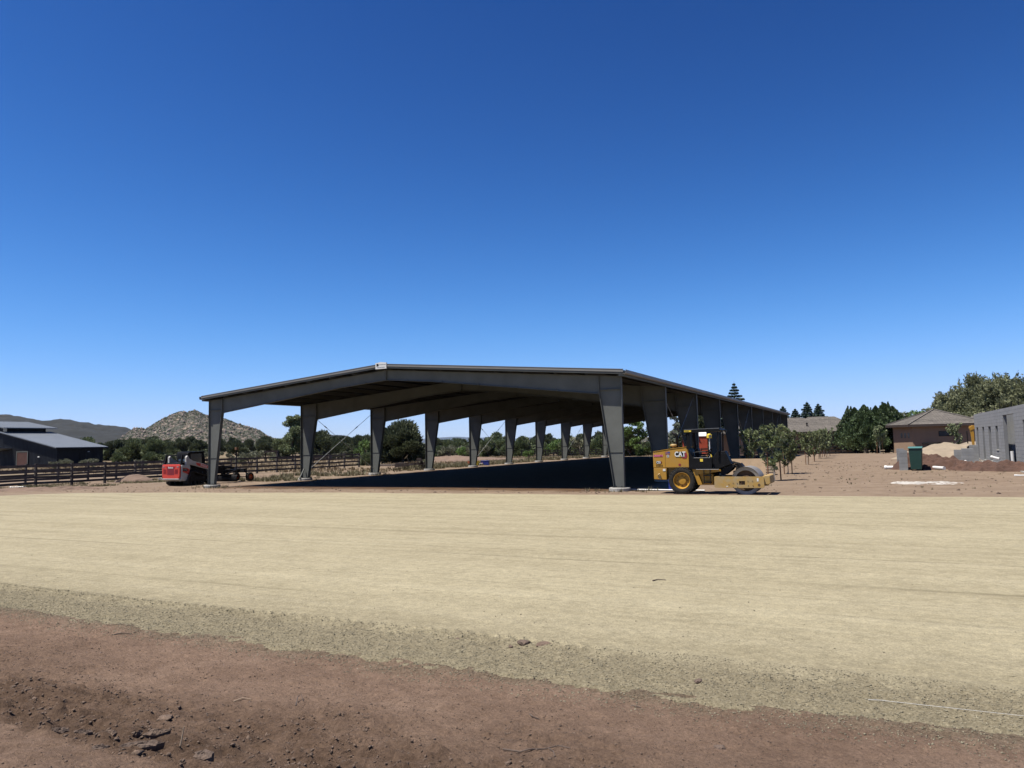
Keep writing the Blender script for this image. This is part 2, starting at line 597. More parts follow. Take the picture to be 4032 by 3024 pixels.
dirt = mix_node(N, L, attr_node(N, 'footing'), dirt, foot_shade_c)
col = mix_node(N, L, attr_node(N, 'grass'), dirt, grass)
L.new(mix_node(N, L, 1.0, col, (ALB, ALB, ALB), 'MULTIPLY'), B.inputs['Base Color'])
B.inputs['Roughness'].default_value = 0.95
B.inputs['Specular IOR Level'].default_value = 0.15
L.new(bump_node(N, L, noise_node(N, L, tc, 3.0, 9, 0.7), 0.7, 0.12), B.inputs['Normal'])

th = np.concatenate([np.radians(np.arange(-55, 55, 0.25)), np.radians(np.arange(55, 305, 5.0))])
rr = np.concatenate([[0.4], 1.5 * (23500 / 1.5) ** np.linspace(0, 1, 285)])
TH, RR = np.meshgrid(th, rr)
X, Y = RR * np.sin(TH), RR * np.cos(TH)
Z = hz(X, Y)
U, V = uvof(X, Y)
Z = Z - 0.22 * sm((U - 21.0) / 1.0) * sm((39.0 - U) / 1.0) * sm((V + 30.2) / 0.8) * sm((-23.3 - V) / 0.4)
pad_x = np.array([-30, -10, -9, -6.3, -5.2, -3.8, 2.3, 12.5, 20.3, 26.7, 32.3, 38.5, 60, 70])
pad_y = np.array([-30, -18, -12, -7.8, -6.5, -5.35, -4.1, -2.75, -2.46, -2.1, -1.8, -1.4, -1.0, -1.0])
Z = Z - 0.06 * sm((np.interp(U, pad_x, pad_y) - 0.6 - V) / 0.8) * sm((V + 24.5) / 1) * sm((60 - U) / 2) * sm((U + 9) / 2)
nr, nt_ = TH.shape
idx = np.arange(nr * nt_).reshape(nr, nt_)
nx = np.roll(idx, -1, axis=1)
F = np.stack([idx[:-1], nx[:-1], nx[1:], idx[1:]], -1).reshape(-1, 4)[:, ::-1]
gme = mesh_np('ground', np.stack([X, Y, Z], -1).reshape(-1, 3), F)
gr = sm((V - 78 + 12 * fbm(X / 14, Y / 14, 3, 21)) / 14)
left = sm((-15 - U + 5 * fbm(X / 5, Y / 5, 3, 22)) / 5) * sm((V - 5) / 10)
patch = sm((-2 - U) / 3) * sm((V - 16) / 8) * sm(0.5 + 1.6 * fbm(X / 4, Y / 4, 4, 25))
setattr_f(gme, 'grass', np.clip(np.maximum(np.maximum(gr, left * 0.85), patch * 0.7), 0, 1))
setattr_f(gme, 'footing', sm((U - 0.6 + 0.5 * fbm(X / 2, Y / 2, 3, 27)) / 0.8) * sm((25.2 - U + 0.5 * fbm(X / 2, Y / 2, 3, 28)) / 0.8) * sm((V + 0.9 + 0.5 * fbm(X / 1.5, Y / 1.5, 3, 29)) / 0.8) * sm((70.5 - V) / 1.5))  # roofed floor and its front strip, where the shade-darkened soil colour applies
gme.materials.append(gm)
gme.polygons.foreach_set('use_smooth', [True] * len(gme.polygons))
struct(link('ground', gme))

# gravel material (object coordinates are u, v of the pad)
pm, N, L, B = nodes_of('crushed_gravel')
tc = N.new('ShaderNodeTexCoord').outputs['Object']
st1 = noise_node(N, L, scaled(N, L, tc, (0.035, 2.2, 1.0)), 1.0, 8, 0.68)
st2 = noise_node(N, L, scaled(N, L, tc, (0.10, 0.55, 1.0)), 0.9, 5, 0.55)
rot = N.new('ShaderNodeMapping')
rot.inputs['Rotation'].default_value = (0, 0, math.radians(3))
rot.inputs['Scale'].default_value = (0.025, 4.2, 1.0)
L.new(tc, rot.inputs['Vector'])
st3 = noise_node(N, L, rot.outputs[0], 1.0, 6, 0.6)
comp = ramp_node(N, L, st1, [(0.28, (0.268, 0.233, 0.150)), (0.5, (0.322, 0.284, 0.188)), (0.72, (0.366, 0.326, 0.224))])
comp = mix_node(N, L, 0.4, comp, ramp_node(N, L, st2, [(0.30, (0.262, 0.226, 0.144)), (0.70, (0.378, 0.336, 0.226))]))
mott = noise_node(N, L, scaled(N, L, tc, (0.8, 1.0, 1.0)), 1.6, 9, 0.75)
comp = mix_node(N, L, 0.8, comp, ramp_node(N, L, mott, [(0.30, (0.79, 0.78, 0.76)), (0.5, (0.98, 0.98, 0.98)), (0.70, (1.10, 1.10, 1.10))]), 'MULTIPLY')
line = ramp_node(N, L, st3, [(0.31, (0.68, 0.67, 0.65)), (0.42, (1, 1, 1))])
comp = mix_node(N, L, 0.6, comp, line, 'MULTIPLY')
comp = mix_node(N, L, attr_node(N, 'track'), comp, mix_node(N, L, 1.0, comp, (0.52, 0.51, 0.49), 'MULTIPLY'))
sp1 = noise_node(N, L, tc, 42.0, 4, 0.75)
sp2 = noise_node(N, L, tc, 9.0, 6, 0.7)
comp = mix_node(N, L, 0.8, comp, ramp_node(N, L, sp1, [(0.30, (0.62, 0.61, 0.60)), (0.52, (1, 1, 1)), (0.74, (1.35, 1.34, 1.30))]), 'MULTIPLY')
comp = mix_node(N, L, 0.7, comp, ramp_node(N, L, sp2, [(0.28, (0.68, 0.68, 0.68)), (0.70, (1.18, 1.17, 1.15))]), 'MULTIPLY')
loose = ramp_node(N, L, sp1, [(0.30, (0.096, 0.080, 0.051)), (0.5, (0.184, 0.157, 0.104)), (0.74, (0.310, 0.270, 0.187))])
loose = mix_node(N, L, 0.6, loose, ramp_node(N, L, sp2, [(0.30, (0.7, 0.7, 0.68)), (0.70, (1.2, 1.2, 1.15))]), 'MULTIPLY')
col = mix_node(N, L, attr_node(N, 'loose'), comp, loose)
L.new(mix_node(N, L, 1.0, col, (ALB, ALB, ALB), 'MULTIPLY'), B.inputs['Base Color'])
B.inputs['Roughness'].default_value = 0.95
B.inputs['Specular IOR Level'].default_value = 0.15
nb = bump_node(N, L, st3, 0.35, 0.08)
nb = bump_node(N, L, noise_node(N, L, tc, 30.0, 5, 0.75), 0.75, 0.025, nb)
L.new(nb, B.inputs['Normal'])

def grid_uv(name, us, vs, zf, m, attrs):
    UU, VV = np.meshgrid(us, vs)
    if callable(zf):
        UU, VV, ZZ = zf(UU, VV)
    a, b = UU.shape
    ii = np.arange(a * b).reshape(a, b)
    F = np.stack([ii[:-1, :-1], ii[:-1, 1:], ii[1:, 1:], ii[1:, :-1]], -1).reshape(-1, 4)
    me = mesh_np(name, np.stack([UU, VV, ZZ], -1).reshape(-1, 3), F)
    for k, fn in attrs.items():
        setattr_f(me, k, fn(UU, VV))
    me.materials.append(m)
    me.polygons.foreach_set('use_smooth', [True] * len(me.polygons))
    return link(name, me, None, None, (P0[0], P0[1], 0), -YAW)

def pad_z(T, S):
    # T: u, S: 0..1 from near to far edge
    far = np.interp(T, pad_x, pad_y) + 0.22 * fbm(T / 2.2, T * 0 + 3, 4, 31) + 0.10 * fbm(T / 0.35, T * 0 + 8, 3, 33)
    v = -23.35 + (far + 23.35) * S
    z = 0.03 + 0.010 * fbm(T / 6, v / 0.9, 3, 35) - 0.05 * sm((S - 0.985) / 0.015)
    return T, v, z
def pad_tracks(u, v):
    t = 0 * u
    r_ = random.Random(12)
    for k in range(15):                       # edges of the roller's and grader's passes
        v0 = -22.4 + k * 1.42 + r_.uniform(-.35, .35)
        sl, w = r_.uniform(-.022, .012), r_.uniform(0.035, 0.07)
        c = v0 + sl * (u - 20) + 0.08 * fbm(u / 5, u * 0 + k, 2, 36)
        ln = sm(0.35 + 1.1 * fbm(u / 6.0, u * 0 + 3.7 * k, 3, 37))
        t = np.maximum(t, np.exp(-((v - c) / w) ** 2) * ln * r_.uniform(0.45, 1.0))
    for cu, cv, rad in ((-2.0, -26.5, 19.0), (-2.0, -26.5, 20.5), (1.0, -38.0, 30.5)):   # wheel tracks curving in from the left
        d = np.hypot(u - cu, (v - cv)) - rad
        t = np.maximum(t, 0.7 * np.exp(-(d / 0.10) ** 2) * sm((12 - u) / 10) * sm(0.6 + fbm(u / 2, v / 2, 3, 38)))
    return np.clip(t, 0, 1)
def pad_loose(u, v):
    return np.clip(0.30 * sm((-21.8 - v + 0.8 * fbm(u / 1.5, v / 1.0, 4, 39)) / 2.0) + 0.10 * sm((30 - u) / 30 + fbm(u / 5, v / 4, 3, 40) - 0.3), 0, 1)
struct(grid_uv('gravel_pad', np.arange(-9.5, 60, 0.2), np.linspace(0, 1, 260), pad_z, pm, {'loose': pad_loose, 'track': pad_tracks}))

def shoulder_z(u, v):
    base = 0.034 + 0.75 * sm((-25.0 - v) / 6.5)
    wob = 0.10 * fbm(u / 3.0, u * 0, 3, 41)
    ls = sm((-23.75 + wob - v) / 0.35)
    z = base - 0.06 * sm((v + 23.05) / 0.25)
    z = z + ls * (0.020 * fbm(u / 0.5, v / 0.5, 4, 43) + 0.019 * fbm(u / 0.07, v / 0.07, 3, 45)) + 0.006 * fbm(u / 0.08, v / 0.08, 2, 46)
    # ridge thrown up beside the wheel track, and the lug prints in it
    tr = np.exp(-((v + 23.86 - wob) / 0.16) ** 2)
    lug = np.clip(np.sin((u + 0.9 * np.abs(v + 23.86 - wob)) * 2 * math.pi / 0.17) * 2.2, -1, 1)
    fade = sm(0.35 + 1.2 * fbm(u / 2.4, u * 0 + 5, 3, 47) + 0.5 * sm((34 - u) / 8))
    z = z + tr * (0.014 + 0.017 * lug * fade)
    # sinks under the dirt along a ragged line
    edge = -24.9 + 0.07 * fbm(u / 1.6, u * 0 + 2, 4, 49) + 0.10 * fbm(u / 0.25, v / 0.25, 3, 51)
    z = z - 0.10 * sm((edge - 0.05 - v) / 0.15)
    return u, v, z
def shoulder_loose(u, v):
    wob = 0.10 * fbm(u / 3.0, u * 0, 3, 41)
    q = sm((-23.30 + wob - v + 0.30 * fbm(u / 0.3, v / 0.3, 3, 53)) / 1.0)
    second = sm((-25 - v + 1.55 + 0.4 * fbm(u / 1.1, v / 1.1, 3, 55)) / 0.5) * 0
    return np.clip(np.maximum(q, 0.30 * sm((-21.8 - v + 0.8 * fbm(u / 1.5, v / 1.0, 4, 39)) / 2.0)), 0, 1)
struct(grid_uv('gravel_shoulder', np.arange(14.5, 41.5, 0.028), np.arange(-25.4, -22.8, 0.028), shoulder_z, pm, {'loose': shoulder_loose}))

# bank of red dirt the photographer stands on
bm_, N, L, B = nodes_of('bank_dirt')
tc = N.new('ShaderNodeTexCoord').outputs['Object']
n1 = noise_node(N, L, tc, 0.55, 8, 0.65)
n2 = noise_node(N, L, tc, 6.0, 8, 0.72)
n3 = noise_node(N, L, tc, 38.0, 4, 0.7)
dry = ramp_node(N, L, n1, [(0.30, (0.180, 0.119, 0.083)), (0.52, (0.236, 0.159, 0.112)), (0.72, (0.292, 0.206, 0.150))])
raw = ramp_node(N, L, n1, [(0.30, (0.102, 0.066, 0.045)), (0.55, (0.145, 0.095, 0.065)), (0.75, (0.198, 0.135, 0.093))])
mixd = ramp_node(N, L, n3, [(0.30, (0.095, 0.075, 0.050)), (0.55, (0.190, 0.148, 0.100)), (0.75, (0.29, 0.245, 0.170))])
col = mix_node(N, L, attr_node(N, 'raw'), dry, raw)
col = mix_node(N, L, attr_node(N, 'mixed'), col, mixd)
col = mix_node(N, L, 0.75, col, ramp_node(N, L, n2, [(0.30, (0.70, 0.68, 0.66)), (0.52, (1, 1, 1)), (0.72, (1.22, 1.22, 1.2))]), 'MULTIPLY')
col = mix_node(N, L, 0.7, col, ramp_node(N, L, n3, [(0.28, (0.52, 0.50, 0.48)), (0.50, (1, 1, 1)), (0.75, (1.45, 1.45, 1.45))]), 'MULTIPLY')
L.new(mix_node(N, L, 1.0, col, (ALB, ALB, ALB), 'MULTIPLY'), B.inputs['Base Color'])
B.inputs['Roughness'].default_value = 0.96
B.inputs['Specular IOR Level'].default_value = 0.12
L.new(bump_node(N, L, noise_node(N, L, tc, 26.0, 6, 0.78), 1.0, 0.05), B.inputs['Normal'])

def raw_mask(u, v):
    # churned strip across the bottom left, pale compacted path in the corner
    w = fbm(u / 1.2, v / 1.2, 4, 61)
    m = sm((-25.9 - v + 0.9 * w) / 2.2)
    m = m * (0.55 + 0.6 * sm(0.5 + 1.5 * fbm(u / 0.45, v / 0.35, 3, 64)))
    pth = sm((-28.12 - v + 0.22 * w) / 0.16)
    return np.clip(m * (1 - pth), 0, 1)
def bank_z(u, v):
    z = 0.036 + 0.75 * sm((-25.0 - v) / 6.5) + 0.045 * fbm(u / 1.6, v / 0.7, 3, 63)
    m = raw_mask(u, v)
    z = z + (0.010 + 0.016 * m) * fbm(u / 0.22, v / 0.22, 4, 65) + (0.016 + 0.016 * m) * fbm(u / 0.085, v / 0.085, 3, 67, 0.6)
    d, val = cells(u / 0.16 + 0.5 * fbm(u / 0.3, v / 0.3, 2, 68), v / 0.16, 69)
    z = z + m * 0.095 * np.clip(0.55 - d, 0, 1) * (val > 0.40) * (0.3 + val)
    z = z + m * 0.034 * fbm((0.92 * u + 0.39 * v) / 0.42, (-0.39 * u + 0.92 * v) / 0.075, 3, 70)
    d2, val2 = cells(u / 0.07, v / 0.07, 71)
    z = z + (0.3 + 0.9 * m) * 0.036 * np.clip(0.5 - d2, 0, 1) * (val2 > 0.58)
    # shallow furrow pressed by a wheel along the bottom left
    edge = -24.9 + 0.07 * fbm(u / 1.6, u * 0 + 2, 4, 49) + 0.05 * fbm(u / 0.25, v / 0.25, 3, 51)
    z = z - 0.12 * sm((v - edge - 0.02) / 0.10)
    z = z - 0.05 * m * np.exp(-((v + 27.0 + 0.30 * (u - 29.5)) / 0.22) ** 2) * sm((31.5 - u) / 1)
    return u, v, z
struct(grid_uv('dirt_bank', np.arange(20.5, 39.5, 0.021), np.arange(-30.6, -24.55, 0.021), bank_z, bm_, {'raw': raw_mask, 'mixed': lambda u, v: 0.8 * sm((v + 25.30 + 0.30 * fbm(u / 0.5, v / 0.3, 4, 73)) / 0.45)}))

def bankh(x, y):
    """top of the fine ground at a world point"""
    u, v = uvof(np.array([x]), np.array([y]))
    zs = [float(hz(x, y))]
    if 20.5 < u[0] < 39.5 and -30.6 < v[0] < -24.55:
        zs.append(float(bank_z(u, v)[2][0]))
    if 14.5 < u[0] < 41.5 and -25.4 < v[0] < -23.0:
        zs.append(float(shoulder_z(u, v)[2][0]))
    if -9 < u[0] < 60 and -24.4 < v[0] < float(np.interp(u[0], pad_x, pad_y)):
        zs.append(0.03)
    return max(zs)

OCT_V = np.array([(1, 0, 0), (-1, 0, 0), (0, 1, 0), (0, -1, 0), (0, 0, 1), (0, 0, -1)], float)
OCT_F = np.array([(0, 2, 4), (2, 1, 4), (1, 3, 4), (3, 0, 4), (2, 0, 5), (1, 2, 5), (3, 1, 5), (0, 3, 5)])
def stones(name, u, v, z, size, m, flat=0.6):
    n = len(u)
    P = OCT_V[None] * rng.uniform(0.55, 1.2, (n, 6, 3)) + rng.normal(0, 0.16, (n, 6, 3))
    P = P * size[:, None, None] * np.stack([rng.uniform(.8, 1.4, n), rng.uniform(.7, 1.1, n), rng.uniform(.45, .9, n) * flat / 0.6], -1)[:, None, :]
    a = rng.uniform(0, 6.28, n)
    c, s = np.cos(a)[:, None], np.sin(a)[:, None]
    x = P[..., 0] * c - P[..., 1] * s
    y = P[..., 0] * s + P[..., 1] * c
    P = np.stack([x + u[:, None], y + v[:, None], P[..., 2] + z[:, None]], -1)
    F = (OCT_F[None] + 6 * np.arange(n)[:, None, None]).reshape(-1, 3)
    me = mesh_np(name, P.reshape(-1, 3), F)
    me.materials.append(m)
    return link(name, me, None, None, (P0[0], P0[1], 0), -YAW)

n = 34000
u, v = rng.uniform(20, 38.5, n), -23.72 - 1.75 * rng.beta(1.3, 1.5, n)
z = np.maximum(shoulder_z(u, v)[2], np.where(v < -24.6, bank_z(u, v)[2], -9))
stuff(stones('loose_gravel', u, v, z + 0.002, 0.0045 + 0.008 * rng.random(len(u)) ** 3, M['pebble']))
n = 2200
u = rng.uniform(18, 39, n)
v = -23.7 + 7 * rng.random(n) ** 2
stuff(stones('stray_pebbles', u, v, 0.035 + 0 * u, 0.004 + 0.008 * rng.random(n) ** 4, M['pebble']))
n = 42000
u, v = rng.uniform(21, 37.5, n), rng.uniform(-29.5, -24.9, n)
_, _, z = bank_z(u, v)
mk = raw_mask(u, v)
keep = rng.random(n) < 0.55 + 0.45 * mk
u, v, z, mk = u[keep], v[keep], z[keep], mk[keep]
sz = (0.003 + 0.008 * rng.random(len(u)) ** 3) * (1 + mk * 0.8) + 0.030 * rng.random(len(u)) * (rng.random(len(u)) > 0.990) * mk
stuff(stones('dirt_crumbs', u, v, z + sz * 0.2, sz, M['clod']))

# ------------------------------------------------------------------ hills
def hill(name, prof, dist, depth, m, step=6, rows=60, rough=(), foot=-6, back=0.6, cellamp=0.0, cellsize=14.0):
    xs = np.arange(prof[0][0], prof[-1][0] + 1, step)
    tops = np.interp(xs, [p[0] for p in prof], [p[1] for p in prof])
    ts = np.linspace(0, 1 + back, rows)
    P, att = [], []
    rid = np.array([[ray(x, y).x / ray(x, y).y, ray(x, y).z / ray(x, y).y] for x, y in zip(xs, tops)])
    T, K = np.meshgrid(ts, np.arange(len(xs)), indexing='ij')
    Yd = dist - depth * (1 - T)
    Xd = rid[:, 0][None, :] * Yd
    zr = ZC + rid[:, 1][None, :] * dist
    shp = np.where(T <= 1, np.sin(np.clip(T, 0, 1) * math.pi / 2) ** 1.25, 1 - ((T - 1) / max(back, 0.01)) ** 2 * 0.9)
    Zd = foot + (zr - foot) * shp
    amp = np.clip(T * 1.5, 0, 1) * (1 - 0.85 * np.exp(-((T - 1) / 0.16) ** 2))
    for s, a, sd in rough:
        Zd = Zd + amp * a * fbm(Xd / s, Yd / s, 4, sd)
    cv = np.zeros_like(Zd)
    if cellamp:
        d1, v1 = cells(Xd / cellsize, Yd / (cellsize * 1.4), 81)
        d2, v2 = cells(Xd / (cellsize * 0.42), Yd / (cellsize * 0.6), 83)
        Zd = Zd + amp * (cellamp * (0.6 - d1) * (0.4 + v1) + 0.45 * cellamp * (0.6 - d2) * (v2 > 0.3))
        cv = v1 * 0.5 + v2 * 0.5
    a, b = Zd.shape
    ii = np.arange(a * b).reshape(a, b)
    F = np.stack([ii[:-1, :-1], ii[:-1, 1:], ii[1:, 1:], ii[1:, :-1]], -1).reshape(-1, 4)
    me = mesh_np(name, np.stack([Xd, Yd, Zd], -1).reshape(-1, 3), F)
    setattr_f(me, 'cell', cv)
    me.materials.append(m)
    struct(link(name, me))
    return Xd, Yd, Zd, T

rock, N, L, B = nodes_of('granite_hill')
tc = N.new('ShaderNodeTexCoord').outputs['Object']
a = ramp_node(N, L, noise_node(N, L, tc, 0.06, 8, 0.75), [(0.36, (0.0600, 0.0510, 0.0408)), (0.48, (0.1500, 0.1170, 0.0960)), (0.62, (0.2520, 0.1980, 0.1560))])
b = ramp_node(N, L, attr_node(N, 'cell'), [(0.25, (0.3300, 0.3240, 0.3120)), (0.75, (1.25, 1.2, 1.15))])
c = mix_node(N, L, 0.9, a, b, 'MULTIPLY')
g = noise_node(N, L, tc, 0.11, 7, 0.7)
gf = ramp_node(N, L, g, [(0.44, (0, 0, 0)), (0.53, (1, 1, 1))])
c = mix_node(N, L, gf, c, (0.0372, 0.0396, 0.0240))
L.new(mix_node(N, L, 1.0, c, (ALB, ALB, ALB), 'MULTIPLY'), B.inputs['Base Color'])
B.inputs['Roughness'].default_value = 0.95
scrubm, N, L, B = nodes_of('scrub_hill')
tc = N.new('ShaderNodeTexCoord').outputs['Object']
a = ramp_node(N, L, noise_node(N, L, tc, 0.045, 8, 0.75), [(0.35, (0.0041, 0.0049, 0.0033)), (0.52, (0.0086, 0.0096, 0.0062)), (0.66, (0.0174, 0.0164, 0.0113))])
g = ramp_node(N, L, noise_node(N, L, tc, 0.012, 7, 0.7), [(0.60, (0, 0, 0)), (0.72, (1, 1, 1))])
c = mix_node(N, L, g, a, (0.0450, 0.0348, 0.0266))
L.new(mix_node(N, L, 1.0, c, (ALB, ALB, ALB), 'MULTIPLY'), B.inputs['Base Color'])
B.inputs['Roughness'].default_value = 1.0
mesam = mat('far_mesa', (0.030, 0.036, 0.040), 1.0, 0, 0.25, 0.003)

pk = [(455, 1756), (480, 1722), (500, 1708), (530, 1690), (548, 1688), (575, 1692), (600, 1676), (622, 1662), (640, 1652), (665, 1640), (690, 1628), (705, 1623), (720, 1621), (735, 1627), (752, 1620), (766, 1617), (785, 1624), (803, 1634), (822, 1640), (850, 1645), (885, 1652), (905, 1660), (925, 1668), (950, 1676), (975, 1683), (1000, 1690), (1021, 1696), (1045, 1712), (1065, 1722), (1087, 1733), (1110, 1746), (1150, 1762), (1190, 1772)]
PK = hill('granite_hill', pk, 1500, 420, rock, 2, 150, ((130, 7, 91), (48, 5, 92), (15, 2.4, 90)), -8, 0.35, 2.6, 11.0)
hill('scrub_hill', [(-700, 1660), (-400, 1648), (-200, 1630), (0, 1640), (60, 1645), (110, 1652), (165, 1661), (205, 1659), (240, 1656), (280, 1658), (330, 1668), (380, 1676), (420, 1682), (460, 1690), (500, 1698), (540, 1712), (600, 1735), (700, 1765), (800, 1778)], 2000, 900, scrubm, 6, 70, ((140, 22, 93), (40, 8, 94), (12, 4, 99)), -8)
hill('scrub_hill', [(900, 1772), (1020, 1745), (1100, 1728), (1180, 1713), (1238, 1709), (1270, 1712), (1291, 1717), (1320, 1722), (1352, 1722), (1400, 1733), (1450, 1741), (1500, 1748), (1600, 1758)], 2200, 700, scrubm, 6, 50, ((140, 14, 95), (40, 6, 96), (12, 3, 98)), -8)
hill('granite_hill', [(2330, 1752), (2390, 1742), (2430, 1733), (2460, 1726), (2490, 1722), (2520, 1724), (2570, 1720), (2620, 1717), (2700, 1712), (2800, 1712), (2900, 1720), (3000, 1724)], 1300, 250, rock, 4, 60, ((40, 3, 97),), -8, 0.5, 2.5, 12.0)
hill('far_mesa', [(1000, 1762), (1250, 1744), (1500, 1737), (1650, 1729), (1724, 1723), (1760, 1721), (1799, 1719), (1850, 1722), (1900, 1723), (1930, 1719), (1960, 1720), (1985, 1725), (2027, 1727), (2060, 1725), (2097, 1721), (2130, 1723), (2165, 1727), (2191, 1729), (2220, 1727), (2260, 1725), (2296, 1731), (2330, 1733), (2366, 1732), (2450, 1733), (2600, 1730), (2800, 1722), (3000, 1716), (3300, 1712), (3700, 1708)], 20000, 2500, mesam, 12, 26, ((1200, 26, 98),), -8, 0.4)
# ------------------------------------------------------------------ steel arena
BAY, WID, NB = 7.70, 24.66, 10
ZB = 0.15                       # top of the footings
def roofz(u):                   # underside of the roof sheet
    return 5.12 + (min(u, WID - u)) / 12.0 + 0.06
arena = thing('steel_arena', 'long open-sided grey steel riding arena with a low gabled roof and tapered columns', 'arena', W(0, 0, 0), -YAW)
def half_frame(k, side):
    """one tapered column and half rafter; side 0 = left, 1 = right"""
    end = k in (0, NB - 1)
    wb, wk = (0.46, 1.02) if end else (0.60, 1.28)
    zk = 4.40 if end else 4.22
    rd_k, rd_m = (0.80, 0.50) if end else (1.06, 0.62)
    v = k * BAY
    fw = 0.10 if end else 0.125      # half flange width
    X = (lambda a: a) if side == 0 else (lambda a: WID - a)
    def pr(mb, poly, v0, v1):
        mb.prism([(X(p[0]), p[1]) for p in poly], v0, v1, 'y')
    zt = lambda a: roofz(a) - 0.23   # top of rafter, under the purlins
    c = MB()
    pr(c, [(0.012, ZB + 0.02), (wb, ZB + 0.02), (wk, zk), (wk, zt(wk) - 0.012), (0.012, zt(0.012) - 0.012)], v - 0.006, v + 0.006)   # web
    pr(c, [(0, ZB + 0.021), (0.016, ZB + 0.021), (0.016, zt(0)), (0, zt(0))], v - fw, v + fw)                               # outer flange
    pr(c, [(wb - 0.008, ZB + 0.021), (wb + 0.010, ZB + 0.021), (wk + 0.010, zk), (wk - 0.008, zk)], v - fw, v + fw)         # inner flange
    pr(c, [(wk - 0.012, zk), (wk + 0.010, zk), (wk + 0.010, zt(wk)), (wk - 0.012, zt(wk))], v - fw, v + fw)                 # end plate
    pr(c, [(0.016, zk - 0.01), (wk - 0.01, zk - 0.01), (wk - 0.01, zk + 0.008), (0.016, zk + 0.008)], v - fw + .01, v + fw - .01)  # knee stiffener
    pr(c, [(0.016, 1.66), (wb + (wk - wb) * 0.36 - .01, 1.66), (wb + (wk - wb) * 0.36 - .01, 1.672), (0.016, 1.672)], v - 0.03, v + 0.03)
    pr(c, [(0.016, zt(0.1) - 0.014), (wk, zt(wk) - 0.014), (wk, zt(wk)), (0.016, zt(0.1))], v - fw, v + fw)
    c.build('column', M['steel'], arena)
    pb = MB()
    xa, xb = sorted((X(-0.05), X(wb + 0.06)))
    pb.box(xa, xb, v - fw - 0.03, v + fw + 0.03, ZB, ZB + 0.02)
    for a_ in (0.12, wb - 0.10):
        for d_ in (-0.06, 0.06):
            pb.cyl((X(a_), v + d_, ZB + 0.02), (X(a_), v + d_, ZB + 0.07), 0.014, 6)
    pb.build('base_plate', M['darkmetal'], arena)
    r = MB()
    um = WID / 2
    n_ = 4
    us = [wk + 0.012 + (um - 0.004 - wk - 0.012) * i / n_ for i in range(n_ + 1)]
    dep = lambda a: rd_k + (rd_m - rd_k) * min(1, (a - wk) / (um - wk) / 0.75)
    top = [(a, zt(a) - 0.014) for a in us]
    bot = [(a, zt(a) - dep(a)) for a in us]
    pr(r, top + bot[::-1], v - 0.005, v + 0.005)
    pr(r, [(us[0], zt(us[0]) - 0.014), (us[-1], zt(us[-1]) - 0.014), (us[-1], zt(us[-1])), (us[0], zt(us[0]))], v - fw, v + fw)
    for i in range(n_):
        (a0, b0), (a1, b1) = bot[i], bot[i + 1]
        pr(r, [(a0, b0 - 0.014), (a1, b1 - 0.014), (a1, b1), (a0, b0)], v - fw, v + fw)
    for a_ in (us[0], us[-1] - 0.02):
        pr(r, [(a_, zt(a_) - dep(a_) - 0.03), (a_ + 0.02, zt(a_) - dep(a_) - 0.03), (a_ + 0.02, zt(a_)), (a_, zt(a_))], v - fw, v + fw)
    for a_ in np.arange(wk + 2.0, um, 2.0):      # flange brace tabs
        pr(r, [(a_, zt(a_) - dep(a_) - 0.01), (a_ + 0.05, zt(a_) - dep(a_) - 0.01), (a_ + 0.05, zt(a_) - dep(a_) + 0.06), (a_, zt(a_) - dep(a_) + 0.06)], v - 0.07, v + 0.07)
    r.build('rafter', M['steel'], arena)
    f = MB()
    f.lathe([(0.0, ZB), (0.44, ZB), (0.46, ZB - 0.03), (0.47, -0.3)], (X(wb / 2), v, 0), 'z', 20)
    f.build('footing', M['concrete'], arena)
for k in range(NB):
    for s in (0, 1):
        half_frame(k, s)
VF, VE = -0.46, (NB - 1) * BAY + 0.46
# purlins, one length per bay
OV = 0.22
for s in (0, 1):
    X = (lambda a: a) if s == 0 else (lambda a: WID - a)
    us = [0.06] + [1.5 * i for i in range(1, 9)]
    for k in range(NB - 1):
        for a in us:
            z1 = roofz(a) - 0.008
            z0 = z1 - 0.215
            v0 = k * BAY + (0.004 if k else VF + 0.06)
            v1 = (k + 1) * BAY - 0.004 if k < NB - 2 else VE - 0.06
            p = MB()
            for q in ([(0, z0), (0.006, z0), (0.006, z1), (0, z1)], [(0.006, z1 - 0.006), (0.07, z1 - 0.006), (0.07, z1), (0.006, z1)], [(-0.064, z0), (0, z0), (0, z0 + 0.006), (-0.064, z0 + 0.006)]):
                p.prism([(X(a + i), j) for i, j in q], v0, v1, 'y')
            p.build('purlin', M['purlin'], arena)
# ribbed roof sheets, one per bay and slope
for s in (0, 1):
    X = (lambda a: a) if s == 0 else (lambda a: WID - a)
    for k in range(NB - 1):
        v0 = k * BAY + 0.002 if k else VF + 0.03
        v1 = (k + 1) * BAY - 0.002 if k < NB - 2 else VE - 0.03
        mb = MB()
        pts = []
        v = v0
        while v < v1 - 0.001:
            w = min(0.305, v1 - v)
            for dv, dz in ((0, 0), (0.02, 0.035), (0.06, 0.035), (0.08, 0)):
                if v + dv <= v1:
                    pts.append((v + dv, dz))
            v += 0.305
        pts.append((v1, 0))
        vs_, fs_ = [], []
        ua, ub = -OV + 0.02, WID / 2 - 0.002
        for (vv, dz) in pts:
            vs_ += [(X(ua), vv, roofz(ua) + dz), (X(ub), vv, roofz(ub) + dz)]
        for i in range(len(pts) - 1):
            q = (2 * i, 2 * i + 1, 2 * i + 3, 2 * i + 2)
            fs_.append(q if s == 0 else q[::-1])
        mb.add(vs_, fs_)
        mb.build('roof_sheet', M['roof_under'], arena)
